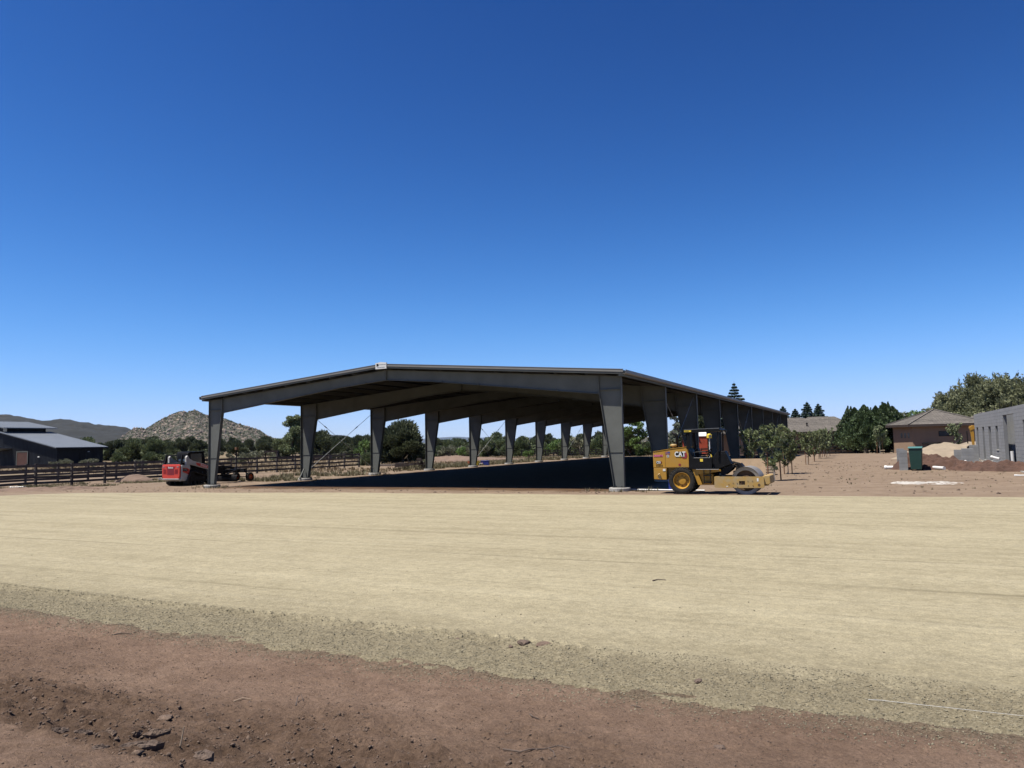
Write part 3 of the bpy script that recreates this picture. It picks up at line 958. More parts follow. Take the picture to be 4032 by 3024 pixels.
# rake and eave trims, gutter, ridge cap
for s in (0, 1):
    X = (lambda a: a) if s == 0 else (lambda a: WID - a)
    for v_, nm in ((VF, 'rake_trim'), (VE, 'rake_trim')):
        t = MB()
        uo, ui = -OV, WID / 2 - 0.33 if v_ == VF else WID / 2 - 0.002
        d = 0.02 if v_ == VF else -0.02
        prof = [(uo, roofz(uo) - 0.065), (ui, roofz(ui) - 0.065), (ui, roofz(ui) + 0.055), (uo, roofz(uo) + 0.055)]
        t.prism([(X(a), z) for a, z in prof], v_, v_ + d, 'y')
        prof = [(uo, roofz(uo) + 0.052), (ui, roofz(ui) + 0.052), (ui, roofz(ui) + 0.066), (uo, roofz(uo) + 0.066)]
        t.prism([(X(a), z) for a, z in prof], v_ - d * 0.7, v_ + d * 6, 'y')
        t.build(nm, M['steel_trim'], arena)
        t = MB()
        prof = [(uo + .06, roofz(uo) - 0.150), (ui, roofz(ui) - 0.150), (ui, roofz(ui) - 0.068), (uo + .06, roofz(uo) - 0.068)]
        t.prism([(X(a), z) for a, z in prof], v_ + d * 1.2, v_ + d * 2.4, 'y')
        t.build('rake_angle', M['steel'], arena)
    g = MB()
    ze = roofz(-OV)
    g.prism([(X(a), z) for a, z in [(-OV - 0.13, ze + 0.03), (-OV - 0.13, ze - 0.09), (-OV - 0.09, ze - 0.15), (-OV + 0.02, ze - 0.15), (-OV + 0.02, ze - 0.14), (-OV - 0.08, ze - 0.14), (-OV - 0.12, ze - 0.085), (-OV - 0.12, ze + 0.03)]], VF - 0.01, VE + 0.01, 'y')
    g.build('gutter', M['steel_trim'], arena)
    es = MB()
    es.prism([(X(a), z) for a, z in [(-0.20, roofz(-0.2) - 0.24), (-0.005, roofz(0) - 0.24), (-0.005, roofz(0) - 0.012), (-0.20, roofz(-0.2) - 0.012)]], VF + 0.05, VE - 0.05, 'y')
    es.build('eave_strut', M['steel'], arena)
rc = MB()
um, zr = WID / 2, roofz(WID / 2)
rc.prism([(um - 0.3, zr + 0.025), (um, zr + 0.055), (um + 0.3, zr + 0.025), (um + 0.3, zr + 0.033), (um, zr + 0.065), (um - 0.3, zr + 0.033)], VF + 0.1, VE, 'y')
rc.build('ridge_cap', M['steel_trim'], arena)
# sign at the peak
sg = MB()
sg.prism([(um - 0.33, zr - 0.20), (um + 0.33, zr - 0.20), (um + 0.33, zr + 0.10), (um, zr + 0.145), (um - 0.33, zr + 0.10)], VF - 0.03, VF + 0.05, 'y')
sign = sg.build('peak_sign', M['white'], arena)
sign['label'] = 'white maker sign with dark logo and small lettering at the roof peak'
FACE = lambda x, y, z: Matrix.Translation((x, y, z)) @ Matrix.Rotation(math.radians(90), 4, 'X')
lg = MB()
lg.prism([(um - 0.27, zr - 0.06), (um - 0.15, zr - 0.06), (um - 0.13, zr), (um - 0.15, zr + 0.06), (um - 0.27, zr + 0.06), (um - 0.25, zr)], VF - 0.036, VF - 0.031, 'y')
lg.build('logo', M['black'], sign)
for zz, x0, ws in ((0.015, -0.11, (0.11, 0.14, 0.12)), (-0.125, -0.24, (0.15, 0.10, 0.19))):
    tb = MB()
    xx = um + x0
    for w_ in ws:
        tb.box(xx, xx + w_, VF - 0.034, VF - 0.0305, zr + zz - 0.016, zr + zz + 0.016)
        xx += w_ + 0.015
    tb.build('lettering', M['greyroof'], sign)
# rod bracing
for s in (0, 1):
    X = 0.24 if s == 0 else WID - 0.24
    for k in (1, 4, 7):
        for a, b in (((k, 0.45), (k + 1, 4.75)), ((k + 1, 0.45), (k, 4.75))):
            m = MB()
            off = 0.02 if a[0] == k else -0.02
            pa, pb_ = Vector((X + off, a[0] * BAY, a[1])), Vector((X + off, b[0] * BAY, b[1]))
            m.cyl(pa, pb_, 0.015, 6)
            q = pa.lerp(pb_, 0.72)
            dd = (pb_ - pa).normalized() * 0.13
            m.cyl(q - dd, q + dd, 0.035, 6)
            m.build('brace_rod', M['galv'], arena)
    # flange braces of the first bays
for s, X in ((0, 0.3), (1, WID - 0.3)):
    m = MB()
    m.bar((X, BAY - 0.55, 0.12), (X, BAY - 0.1, 0.75), 0.07, 0.07)
    m.build('kicker_brace', M['steel'], arena)
# ------------------------------------------------------------------ vehicles
def mx(*rows):
    return Matrix(rows)
def side_face(x, y, z):
    """text standing on a machine's right-hand side (facing -y), reading along +x"""
    return Matrix.Translation((x, y, z)) @ Matrix.Rotation(math.radians(90), 4, 'X')
def rear_face(x, y, z):
    """text on a machine's rear (facing -x)"""
    return Matrix.Translation((x, y, z)) @ Matrix.Rotation(math.radians(-90), 4, 'Z') @ Matrix.Rotation(math.radians(90), 4, 'X')

def tyre(parent, x, y, r, w, rimr, side, rimmat, lugs=22, z=None):
    z = r if z is None else z
    t = MB()
    h = w / 2
    t.lathe([(rimr, -h * 0.8), (rimr * 1.12, -h * 0.98), (r * 0.82, -h), (r * 0.93, -h * 0.92), (r * 0.955, -h * 0.6), (r * 0.955, h * 0.6), (r * 0.93, h * 0.92), (r * 0.82, h), (rimr * 1.12, h * 0.98), (rimr, h * 0.8), (rimr, -h * 0.8)], (0, 0, 0), 'y', 40)
    for k in range(lugs):
        for s in (-1, 1):
            a = 2 * math.pi * (k + (0.5 if s > 0 else 0)) / lugs
            da = math.pi / lugs * 0.55
            for (y0, y1, sh) in ((0.02, 0.55, 0.0), (0.55, 1.0, 0.16)):
                P = []
                for rad in (r * 0.95, r):
                    for aa, yy in ((a - da + sh * 0.5, y0), (a + da + sh * 0.5, y0), (a + da + sh, y1), (a - da + sh, y1)):
                        rr_ = rad if yy < 0.9 else rad * 0.965
                        P.append((rr_ * math.cos(aa), s * yy * h, rr_ * math.sin(aa)))
                t.add(P, [(0, 1, 2, 3), (7, 6, 5, 4), (0, 4, 5, 1), (1, 5, 6, 2), (2, 6, 7, 3), (3, 7, 4, 0)])
    w_ = bpy.data.objects.new('wheel', None)
    COL.objects.link(w_)
    w_.parent = parent
    w_.location = (x, y, z)
    t.build('tyre', M['rubber'], w_)
    q = MB()
    d = side
    q.lathe([(rimr, d * h * 0.85), (rimr * 0.96, d * h * 0.9), (rimr * 0.90, d * h * 0.6), (rimr * 0.80, d * h * 0.15), (rimr * 0.45, d * h * 0.12), (rimr * 0.43, d * h * 0.42), (rimr * 0.05, d * h * 0.46), (0.0, d * h * 0.46)], (0, 0, 0), 'y', 32)
    q.lathe([(rimr * 1.0, -d * h * 0.85), (rimr * 0.9, -d * h * 0.3), (0.0, -d * h * 0.2)], (0, 0, 0), 'y', 24)
    rim = q.build('rim', rimmat, w_, smooth=False)
    nb_ = MB()
    for k in range(8):
        a = 2 * math.pi * k / 8
        c = (rimr * 0.62 * math.cos(a), 0, rimr * 0.62 * math.sin(a))
        nb_.cyl((c[0], d * h * 0.13, c[2]), (c[0], d * h * 0.24, c[2]), rimr * 0.05, 6)
    nb_.build('wheel_nut', M['darkmetal'], w_)
    return w_

# --- road roller -----------------------------------------------------
p = G(2690, 1945)
rl = W(*[float(a) for a in uvof(p.x, p.y + 0)], 0)
roller = thing('road_roller', 'yellow single-drum soil roller with black canopy parked beside the arena', 'roller', (p.x + A2[0] * 0.46, p.y + A2[1] * 0.46, p.z), -YAW)
Rr = 0.535
for side, y in ((-1, -0.475), (1, 0.475)):
    tyre(roller, 0, y, Rr, 0.33, 0.335, side, M['cyellow'], 26)
HW = 0.535
b = MB()   # engine hood, upper
b.prism([(-1.15, 1.03), (0.50, 1.03), (0.27, 1.85), (-0.30, 1.79), (-1.135, 1.675), (-1.15, 1.64)], -HW, HW, 'y')
hood = b.build('engine_hood', M['cyellow'], roller, bevel=0.025)
b = MB()
b.prism([(-1.135, 1.685), (-0.30, 1.80), (0.285, 1.862), (0.285, 1.885), (-0.30, 1.823), (-1.14, 1.705)], -HW - 0.012, HW + 0.012, 'y')
b.build('hood_lid', M['cyellow'], hood)
b = MB()
b.box(-0.655, -0.645, -HW - 0.004, -HW + 0.01, 1.04, 1.70)
b.box(-0.64, 0.46, -HW - 0.003, -HW + 0.01, 1.058, 1.066)
b.build('panel_seam', M['rustbrown'], hood)
b = MB()   # chassis
b.prism([(-1.14, 0.58), (-0.62, 0.56), (-0.62, 0.86), (-0.60, 1.025), (-1.14, 1.025)], -HW + 0.004, HW - 0.004, 'y')
b.build('rear_frame', M['cyellow'], roller, bevel=0.02)
b = MB()
b.prism([(-0.60, 0.60), (0.40, 0.60), (0.45, 1.022), (-0.60, 1.022)], -0.30, 0.30, 'y')
b.build('axle_frame', M['cyellow_dusty'], roller)
b = MB()
b.prism([(0.50, 1.022), (0.56, 1.022), (0.79, 0.36), (0.62, 0.36), (0.40, 0.98)], -HW + 0.01, HW - 0.01, 'y')
b.prism([(0.79, 0.36), (1.20, 0.36), (1.20, 0.78), (0.95, 0.86), (0.63, 0.86)], -0.42, 0.42, 'y')
b.build('centre_frame', M['cyellow'], roller, bevel=0.015)
b = MB()
b.prism([(0.62, 0.79), (0.80, 0.80), (1.10, 0.83), (1.52, 0.90), (1.50, 0.975), (0.50, 0.975)], -HW - 0.006, HW + 0.006, 'y')
b.build('platform_skirt', M['cyellow'], roller)
b = MB()
b.box(0.46, 1.46, -0.60, 0.60, 0.976, 1.0)
b.build('platform_floor', M['darkmetal'], roller)
b = MB()
b.box(0.58, 1.46, -0.612, -0.600, 0.968, 0.984)
b.box(0.50, 1.14, -0.612, -0.600, 1.424, 1.438)
b.build('bright_edge', M['machwhite'], roller)
cab = MB()
cab.prism([(0.285, 1.82), (0.47, 1.44), (1.20, 1.42), (1.20, 1.0), (0.56, 1.0), (0.52, 1.05), (0.30, 1.80)], -0.60, -0.57, 'y')
cab.prism([(0.285, 1.82), (0.47, 1.44), (1.20, 1.42), (1.20, 1.0), (0.56, 1.0), (0.52, 1.05), (0.30, 1.80)], 0.57, 0.60, 'y')
cab.prism([(0.29, 1.0), (0.55, 1.0), (0.46, 1.44), (0.30, 1.80)], -0.56, 0.56, 'y')
cab.build('cab_side', M['black'], roller)
b = MB()
b.prism([(1.205, 1.0), (1.46, 0.99), (1.93, 1.17), (1.70, 1.68), (1.40, 1.66), (1.205, 1.43)], -0.50, -0.02, 'y')
b.prism([(1.205, 1.0), (1.46, 0.99), (1.93, 1.17), (1.74, 1.30), (1.40, 1.40), (1.205, 1.38)], -0.018, 0.50, 'y')
b.build('console', M['black'], roller, bevel=0.02)
for y in (-0.54, 0.54):
    b = MB()
    b.prism([(0.225, 1.78), (0.40, 1.80), (0.37, 2.42), (0.23, 2.42)], y - 0.05, y + 0.05, 'y')
    b.build('rear_post', M['black'], roller, bevel=0.01)
    b = MB()
    b.bar((1.44, y, 1.40), (1.47, y, 2.42), 0.05, 0.05)
    b.build('front_post', M['black'], roller)
b = MB()
b.prism([(0.16, 2.44), (1.50, 2.44), (1.58, 2.50), (1.52, 2.565), (0.18, 2.545), (0.155, 2.52)], -0.62, 0.62, 'y')
roof = b.build('canopy_roof', M['black'], roller, bevel=0.012)
b = MB()
b.prism([(0.165, 2.548), (0.9, 2.562), (1.53, 2.57), (1.53, 2.582), (0.165, 2.556)], -0.60, 0.60, 'y')
b.build('roof_skin', M['greyroof'], roof)
b = MB()
b.box(0.17, 0.45, -0.636, -0.622, 2.455, 2.515)
b.build('canopy_plate', M['signyellow'], roof)
b = MB()
for x0, x1 in ((0.18, 0.205), (0.22, 0.28), (0.29, 0.36)):
    b.box(x0, x1, -0.639, -0.6365, 2.475, 2.497)
b.build('plate_marks', M['darkmetal'], roof)
b = MB()
b.box(0.60, 0.98, -0.22, 0.22, 1.0, 1.30)
b.prism([(0.62, 1.30), (1.00, 1.32), (1.00, 1.41), (0.62, 1.40)], -0.24, 0.24, 'y')
b.prism([(0.50, 1.36), (0.66, 1.36), (0.60, 1.80), (0.44, 1.80)], -0.22, 0.22, 'y')
b.prism([(0.60, 1.52), (0.92, 1.50), (0.92, 1.56), (0.60, 1.58)], -0.30, -0.24, 'y')
b.build('seat', M['black'], roller, bevel=0.03)
b = MB()
pts = [(1.02 + 0.07 * math.sin(a), 0.19 * math.cos(a), 1.62 + 0.18 * math.sin(a)) for a in np.linspace(0, 2 * math.pi, 19)]
b.tube(pts, 0.017, 6)
b.tube([(1.02, 0, 1.62), (1.24, 0, 1.42)], 0.025, 6)
b.build('steering_wheel', M['black'], roller)
b = MB()
b.tube([(-0.24, -0.12, 1.80), (-0.24, -0.12, 2.30), (-0.27, -0.12, 2.36), (-0.44, -0.12, 2.47)], [0.048, 0.048, 0.05, 0.052], 12)
b.build('exhaust_pipe', M['darkmetal'], roller, smooth=True)
b = MB()
b.lathe([(0.05, 1.80), (0.05, 1.88), (0.13, 1.90), (0.145, 1.93), (0.10, 1.985), (0.0, 1.99)], (-0.37, -0.22, 0), 'z', 20)
b.build('intake_cap', M['cyellow_dusty'], roller, smooth=True)
b = MB()
b.lathe([(0.0, 0), (0.03, 0.01), (0.055, 0.06), (0.05, 0.09), (0.0, 0.10)], (0.19, -0.60, 2.28), 'z', 12)
b.build('work_light', M['darkmetal'], roller)
# hydraulic arms and hoses ahead of the cab
for y in (-0.36, 0.36):
    b = MB()
    b.prism([(1.45, 0.96), (1.90, 1.14), (2.02, 1.17), (2.00, 1.08), (1.86, 0.92), (1.62, 0.74), (1.50, 0.74)], y - 0.02, y + 0.02, 'y')
    b.build('hitch_arm', M['darkmetal'], roller)
b = MB()
for k in range(9):
    y = -0.34 + k * 0.085
    h = 1.16 + 0.10 * math.sin(k * 1.7)
    b.tube([(1.35, y, 0.80), (1.60, y, 0.98), (1.86, y + 0.03, h), (2.10, y + 0.02, h - 0.06), (2.30, y, 0.90), (2.30, y, 0.74)], 0.018, 6)
b.build('hydraulic_hoses', M['black'], roller)
b = MB()
b.cyl((1.22, 0, 0.34), (1.22, 0, 0.84), 0.14, 14)
b.box(1.10, 1.36, -0.30, 0.30, 0.42, 0.72)
b.box(1.95, 2.35, -0.30, 0.30, 0.705, 0.90)
b.prism([(2.02, 0.90), (2.10, 1.18), (2.22, 1.20), (2.40, 0.98), (2.36, 0.90)], -0.22, 0.22, 'y')
b.build('articulation_joint', M['darkmetal'], roller)
# drum and its yoke
DX, DR = 2.46, 0.535
b = MB()
b.lathe([(0.40, -0.60), (DR - 0.035, -0.62), (DR, -0.635), (DR, 0.635), (DR - 0.035, 0.62), (0.40, 0.60)], (0, 0, 0), 'y', 64)
drum = b.build('drum', M['drumsteel'], roller, smooth=False, loc=(DX, 0, DR))
b = MB()
b.lathe([(DR - 0.03, -0.635), (DR - 0.035, -0.52), (0.22, -0.50), (0.20, -0.56), (0.0, -0.56)], (0, 0, 0), 'y', 48)
b.lathe([(DR - 0.03, 0.635), (DR - 0.035, 0.52), (0.22, 0.50), (0.20, 0.56), (0.0, 0.56)], (0, 0, 0), 'y', 48)
b.build('drum_end', M['rustbrown'], drum)
for y in (-0.70, 0.70):
    b = MB()
    y0, y1 = y - 0.03, y + 0.03
    poly = [(1.29, 0.30), (1.33, 0.27), (3.10, 0.275), (3.14, 0.31), (3.13, 0.66), (3.09, 0.70), (1.30, 0.70), (1.29, 0.67)]
    # plate with a square port, cut as four strips
    b.prism([(1.29, 0.30), (1.33, 0.27), (2.22, 0.27), (2.22, 0.70), (1.30, 0.70), (1.29, 0.67)], y0, y1, 'y')
    b.prism([(2.44, 0.272), (3.10, 0.275), (3.14, 0.31), (3.13, 0.66), (3.09, 0.70), (2.44, 0.70)], y0, y1, 'y')
    b.prism([(2.22, 0.27), (2.44, 0.272), (2.44, 0.385), (2.22, 0.385)], y0, y1, 'y')
    b.prism([(2.22, 0.535), (2.44, 0.535), (2.44, 0.70), (2.22, 0.70)], y0, y1, 'y')
    yoke = b.build('yoke_plate', M['cyellow_dusty'], roller)
    if y < 0:
        c = MB()
        for bx, bz in ((2.0, 0.45), (2.15, 0.45), (2.55, 0.53), (2.72, 0.53), (2.0, 0.30), (2.16, 0.30), (2.56, 0.36), (2.73, 0.36), (1.84, 0.40)):
            c.cyl((bx, y0 - 0.014, bz), (bx, y0 + 0.005, bz), 0.016, 6)
        c.cyl((2.95, y0 - 0.006, 0.385), (2.95, y0 + 0.005, 0.385), 0.048, 14)
        c.build('bolt', M['rustbrown'], yoke)
        c = MB()
        c.box(2.88, 2.94, y0 - 0.004, y0 + 0.002, 0.52, 0.64)
        c.box(1.74, 1.80, y0 - 0.004, y0 + 0.002, 0.31, 0.345)
        c.build('sticker', M['white'], yoke)
    c = MB()
    c.cyl((DX, y * 0.80, DR), (DX, y * 0.99, DR), 0.17, 16)
    c.build('drum_bearing', M['rustbrown'], roller)
b = MB()
b.prism([(3.08, 0.40), (3.30, 0.40), (3.36, 0.44), (3.34, 0.72), (3.28, 0.75), (3.08, 0.72)], -0.665, 0.665, 'y')
b.build('front_beam', M['cyellow_dusty'], roller, bevel=0.02)
b = MB()
b.prism([(1.30, 0.30), (1.48, 0.30), (1.48, 0.70), (1.30, 0.70)], -0.665, 0.665, 'y')
b.build('rear_beam', M['cyellow_dusty'], roller, bevel=0.02)
b = MB()
b.tube([(0.50, -0.615, 1.44), (0.50, -0.615, 1.62), (0.62, -0.615, 1.66), (0.98, -0.615, 1.66), (1.06, -0.615, 1.60), (1.06, -0.615, 1.44)], 0.016, 6)
b.build('handrail', M['black'], roller)
b = MB()
for zz in (0.45, 0.72):
    b.box(0.86, 1.14, -0.62, -0.43, zz, zz + 0.03)
b.bar((0.88, -0.60, 0.42), (0.88, -0.60, 0.97), 0.03, 0.03)
b.bar((1.12, -0.60, 0.42), (1.12, -0.60, 0.97), 0.03, 0.03)
b.build('step', M['black'], roller)
for y in (-0.42, 0.42):
    b = MB()
    b.box(1.57, 1.64, y - 0.07, y + 0.07, 2.40, 2.50)
    b.build('work_light', M['darkmetal'], roller)
b = MB()
for k in range(7):
    b.box(-1.156, -1.149, -0.38, 0.38, 1.10 + k * 0.07, 1.13 + k * 0.07)
for k in range(5):
    b.box(-1.02 + k * 0.055, -0.99 + k * 0.055, -HW - 0.003, -HW + 0.004, 1.08, 1.17)
b.build('grille_slot', M['darkmetal'], hood)
# decals on the near side
ys = -HW - 0.014
b = MB()
b.prism([(-0.005, 1.47), (0.075, 1.41), (0.20, 1.41), (0.245, 1.53), (0.20, 1.66), (0.10, 1.67), (-0.02, 1.55)], ys + 0.004, ys + 0.013, 'y')
dec = b.build('logo_hexagon', M['decalred'], roller)
b = MB()
b.prism([(-0.225, 1.465), (0.135, 1.465), (0.135, 1.675), (-0.225, 1.675)], ys + 0.002, ys + 0.0035, 'y')
b.build('logo_shadow', M['black'], dec)
lettering('lettering', 'CAT', M['white'], dec, 0.27, side_face(-0.045, ys - 0.0005, 1.572), 0.010, 0.001, 0.82)
b = MB()
b.prism([(-0.090, 1.478), (0.0, 1.478), (-0.045, 1.515)], ys - 0.006, ys - 0.003, 'y')
b.build('logo_triangle', M['signyellow'], dec)
b = MB()
b.prism([(-1.03, 1.215), (-0.82, 1.215), (-0.785, 1.26), (-0.82, 1.305), (-1.03, 1.305)], ys + 0.005, ys + 0.013, 'y')
d2 = b.build('model_plate', M['black'], roller)
b = MB()
b.prism([(-0.86, 1.225), (-0.83, 1.225), (-0.80, 1.26), (-0.83, 1.295), (-0.86, 1.295)], ys + 0.002, ys + 0.004, 'y')
b.build('model_hexagon', M['decalred'], d2)
lettering('lettering', 'CS5', M['white'], d2, 0.125, side_face(-0.925, ys, 1.26), 0.004, 0.001, 0.85)
b = MB()
b.box(-1.11, -0.745, ys + 0.006, ys + 0.013, 1.485, 1.565)
d3 = b.build('number_plate', M['magenta'], roller)
lettering('lettering', 'DB3W94', M['pinkpaint'], d3, 0.105, side_face(-0.93, ys + 0.003, 1.525), 0.003, 0.001, 0.92)
b = MB()
for k in range(7):
    b.box(-0.63, -0.455, ys + 0.004, ys + 0.010, 1.575 + k * 0.0165, 1.575 + k * 0.0165 + 0.0165 * (1 if k % 2 == 0 else 0.01))
fl = b.build('flag_sticker', M['decalred'], roller)
b = MB()
b.box(-0.63, -0.455, ys + 0.0105, ys + 0.013, 1.575, 1.69)
b.build('flag_ground', M['white'], fl)
b = MB()
b.box(-0.545, -0.455, ys + 0.001, ys + 0.003, 1.635, 1.69)
b.build('flag_canton', M['navy'], fl)
b = MB()
b.box(-0.58, -0.49, ys + 0.006, ys + 0.013, 1.46, 1.56)
b.box(-0.76, -0.655, ys + 0.006, ys + 0.013, 0.91, 1.0)
d4 = b.build('white_sticker', M['white'], roller)
lettering('lettering', 'C', M['black'], d4, 0.09, side_face(-0.535, ys + 0.004, 1.51), 0.004, 0.001)
b = MB()
b.box(0.75, 0.86, -0.606, -0.602, 1.28, 1.39)
b.build('warning_sticker', M['signyellow'], roller)
b = MB()
b.tube([(-0.97, -HW - 0.02, 0.72), (-0.93, -HW - 0.06, 0.78), (-0.88, -HW - 0.03, 0.80)], 0.03, 8)
b.box(-0.95, -0.85, -HW - 0.03, -HW + 0.01, 0.60, 0.72)
b.build('tie_down_hook', M['cyellow_dusty'], roller)
b = MB()
b.box(-0.12, -0.03, ys + 0.006, ys + 0.012, 1.12, 1.20)
b.build('door_latch', M['decalred'], roller)

# --- rotary laser on its tripod, behind the roller ---------------------
q = D(2794, 36.5)
las = thing('laser_level', 'yellow rotary laser level on a white mast tripod standing behind the roller', 'laser level', (q.x, q.y, float(hz(q.x, q.y))), 0.3)
for k in range(3):
    a = k * 2.094 + 0.5
    b = MB()
    b.bar((0.06 * math.cos(a), 0.06 * math.sin(a), 1.55), (0.50 * math.cos(a), 0.50 * math.sin(a), 0.0), 0.045, 0.03)
    b.build('leg', M['signyellow'], las)
b = MB()
b.cyl((0, 0, 0.9), (0, 0, 2.22), 0.028, 10)
b.build('mast', M['white'], las)
b = MB()
b.lathe([(0.0, 1.48), (0.09, 1.49), (0.09, 1.58), (0.0, 1.59)], (0, 0, 0), 'z', 12)
b.build('tripod_head', M['darkmetal'], las)
b = MB()
b.box(-0.10, 0.10, -0.09, 0.09, 2.22, 2.40)
b.lathe([(0.10, 2.40), (0.08, 2.44), (0.0, 2.45)], (0, 0, 0), 'z', 8)
b.build('laser_body', M['signyellow'], las, bevel=0.02)
b = MB()
b.box(-0.05, 0.05, -0.097, -0.091, 2.28, 2.36)
b.build('laser_window', M['greyroof'], las)

# --- blue barrel lying behind the roller's rear wheel ------------------
q = roller.location + Vector((-R2[0] * 0.80 + A2[0] * 1.6, -R2[1] * 0.80 + A2[1] * 1.6, 0))
b = MB()
b.lathe([(0.0, 0.0), (0.27, 0.0), (0.29, 0.03), (0.28, 0.28), (0.295, 0.30), (0.28, 0.32), (0.28, 0.55), (0.295, 0.57), (0.28, 0.59), (0.29, 0.82), (0.27, 0.86), (0.0, 0.86)], (0, 0, 0), 'z', 24)
o = b.build('plastic_barrel', M['blue'], None, loc=(q.x, q.y, float(hz(q.x, q.y))))
o.scale = (1, 1, 0.75)
tag(o, 'blue plastic barrel standing behind the rear wheel of the roller', 'barrel')

# --- compact track loader with a grader attachment ----------------------
q = W(-3.78, 0.62, 0)
LS = 1.0
ld = thing('track_loader', 'red and white compact track loader with a black laser grader on the front', 'loader', (q.x, q.y, float(hz(q.x, q.y)) - 0.01), math.pi / 2 - YAW)
for s in (-1, 1):
    yc = s * 0.74
    loop = [(0.42, 0.10), (0.55, 0.02), (1.95, 0.02), (2.20, 0.10), (2.30, 0.27), (2.22, 0.45), (2.02, 0.53), (1.35, 0.70), (0.86, 0.86), (0.70, 0.88), (0.56, 0.80), (0.50, 0.66), (0.36, 0.30), (0.36, 0.18)]
    # belt: outer and inner loop
    cx = sum(p_[0] for p_ in loop) / len(loop)
    inner = []
    for i, p_ in enumerate(loop):
        a_, c_ = loop[i - 1], loop[(i + 1) % len(loop)]
        tx, tz = c_[0] - a_[0], c_[1] - a_[1]
        l_ = math.hypot(tx, tz)
        inner.append((p_[0] - tz / l_ * 0.055, p_[1] + tx / l_ * 0.055))
    b = MB()
    n_ = len(loop)
    P = []
    for y in (yc - 0.20, yc + 0.20):
        P += [(a_, y, c_) for a_, c_ in loop] + [(a_, y, c_) for a_, c_ in inner]
    Fq = []
    for i in range(n_):
        j = (i + 1) % n_
        Fq += [(i, j, 2 * n_ + j, 2 * n_ + i), (n_ + j, n_ + i, 3 * n_ + i, 3 * n_ + j), (j, i, n_ + i, n_ + j), (2 * n_ + i, 2 * n_ + j, 3 * n_ + j, 3 * n_ + i)]
    b.add(P, Fq)
    trk = b.build('rubber_track', M['rubber'], ld)
    b = MB()
    per = 0
    for i in range(n_):
        a_, c_ = loop[i], loop[(i + 1) % n_]
        L_ = math.hypot(c_[0] - a_[0], c_[1] - a_[1])
        k = max(1, int(L_ / 0.10))
        for m_ in range(k):
            t_ = (m_ + 0.5) / k
            x_, z_ = a_[0] + (c_[0] - a_[0]) * t_, a_[1] + (c_[1] - a_[1]) * t_
            nx_, nz_ = (c_[1] - a_[1]) / L_, -(c_[0] - a_[0]) / L_
            b.bar((x_ - nx_ * 0.0, yc - 0.19, z_ - nz_ * 0.0), (x_, yc + 0.19, z_), 0.045, 0.055, (nx_, 0, nz_))
    b.build('track_lug', M['rubber'], trk)
    b = MB()
    for (wx, wz, wr) in ((0.72, 0.66, 0.19), (2.03, 0.28, 0.20), (0.58, 0.22, 0.15), (0.95, 0.16, 0.10), (1.25, 0.16, 0.10), (1.55, 0.16, 0.10)):
        b.cyl((wx, yc - 0.15, wz), (wx, yc + 0.15, wz), wr, 16)
    b.prism([(0.55, 0.25), (2.05, 0.25), (2.0, 0.42), (0.80, 0.66), (0.62, 0.55)], yc - 0.10, yc + 0.10, 'y')
    b.build('track_frame', M['darkmetal'], trk)
b = MB()
b.prism([(0.0, 0.42), (0.12, 0.30), (0.55, 0.32), (1.0, 0.5), (2.15, 0.5), (2.15, 0.95), (0.75, 1.0), (0.60, 1.24), (0.02, 1.24)], -0.52, 0.52, 'y')
b.build('chassis', M['darkmetal'], ld)
for s in (-1, 1):     # white side housings
    b = MB()
    y0, y1 = (s * 0.525, s * 0.80)
    b.prism([(0.02, 0.42), (0.20, 0.30), (0.48, 0.34), (0.62, 0.92), (0.66, 1.10), (0.62, 1.26), (0.02, 1.26)], min(y0, y1), max(y0, y1), 'y')
    sh = b.build('side_housing', M['machwhite'], ld, bevel=0.03)
    if s < 0:
        b = MB()
        b.prism([(0.08, 0.84), (0.10, 1.10), (0.45, 1.06), (0.58, 0.98), (0.56, 0.62), (0.42, 0.72)], -0.807, -0.801, 'y')
        rp = b.build('red_panel', M['red'], sh)
        b = MB()
        b.prism([(0.09, 0.90), (0.10, 1.06), (0.40, 1.03), (0.44, 0.93), (0.38, 0.87)], -0.812, -0.808, 'y')
        b.build('model_plate', M['black'], sh)
        lettering('lettering', 'T76', M['machwhite'], sh, 0.14, side_face(0.25, -0.813, 0.965), 0.002, 0.001, 1.1)
b = MB()      # red tailgate with louvres
b.prism([(-0.66, 0.44), (0.66, 0.44), (0.74, 0.56), (0.76, 1.22), (0.70, 1.30), (-0.70, 1.30), (-0.76, 1.22), (-0.74, 0.56)], -0.10, 0.018, 'x')
tg = b.build('tailgate', M['red'], ld, bevel=0.04)
b = MB()
for k in range(6):
    b.box(-0.112, -0.101, -0.30, 0.30, 0.70 + k * 0.075, 0.735 + k * 0.075)
for s in (-1, 1):
    for k in range(4):
        b.bar((-0.107, s * (0.38 + k * 0.07), 0.74), (-0.107, s * (0.40 + k * 0.07), 1.02), 0.012, 0.03)
b.build('louvre', M['decalred'], tg)
for s in (-1, 1):
    b = MB()
    b.box(-0.115, -0.101, s * 0.60 - 0.07, s * 0.60 + 0.07, 1.13, 1.19)
    b.build('tail_light', M['greyroof'], tg)
b = MB()
b.prism([(-0.32, 1.06), (0.32, 1.06), (0.38, 1.18), (-0.38, 1.18)], -0.110, -0.101, 'x')
b.build('badge_panel', M['decalred'], tg)
lettering('lettering', 'Bobcat', M['white'], tg, 0.15, rear_face(-0.113, 0.0, 1.115), 0.003, 0.001)
b = MB()
b.prism([(-0.14, 0.40), (-0.14, 0.46), (0.35, 0.44), (0.35, 0.30), (0.05, 0.30)], -0.72, 0.72, 'y')
b.build('rear_bumper', M['machwhite'], ld, bevel=0.02)
b = MB()      # black hoop over the engine cover
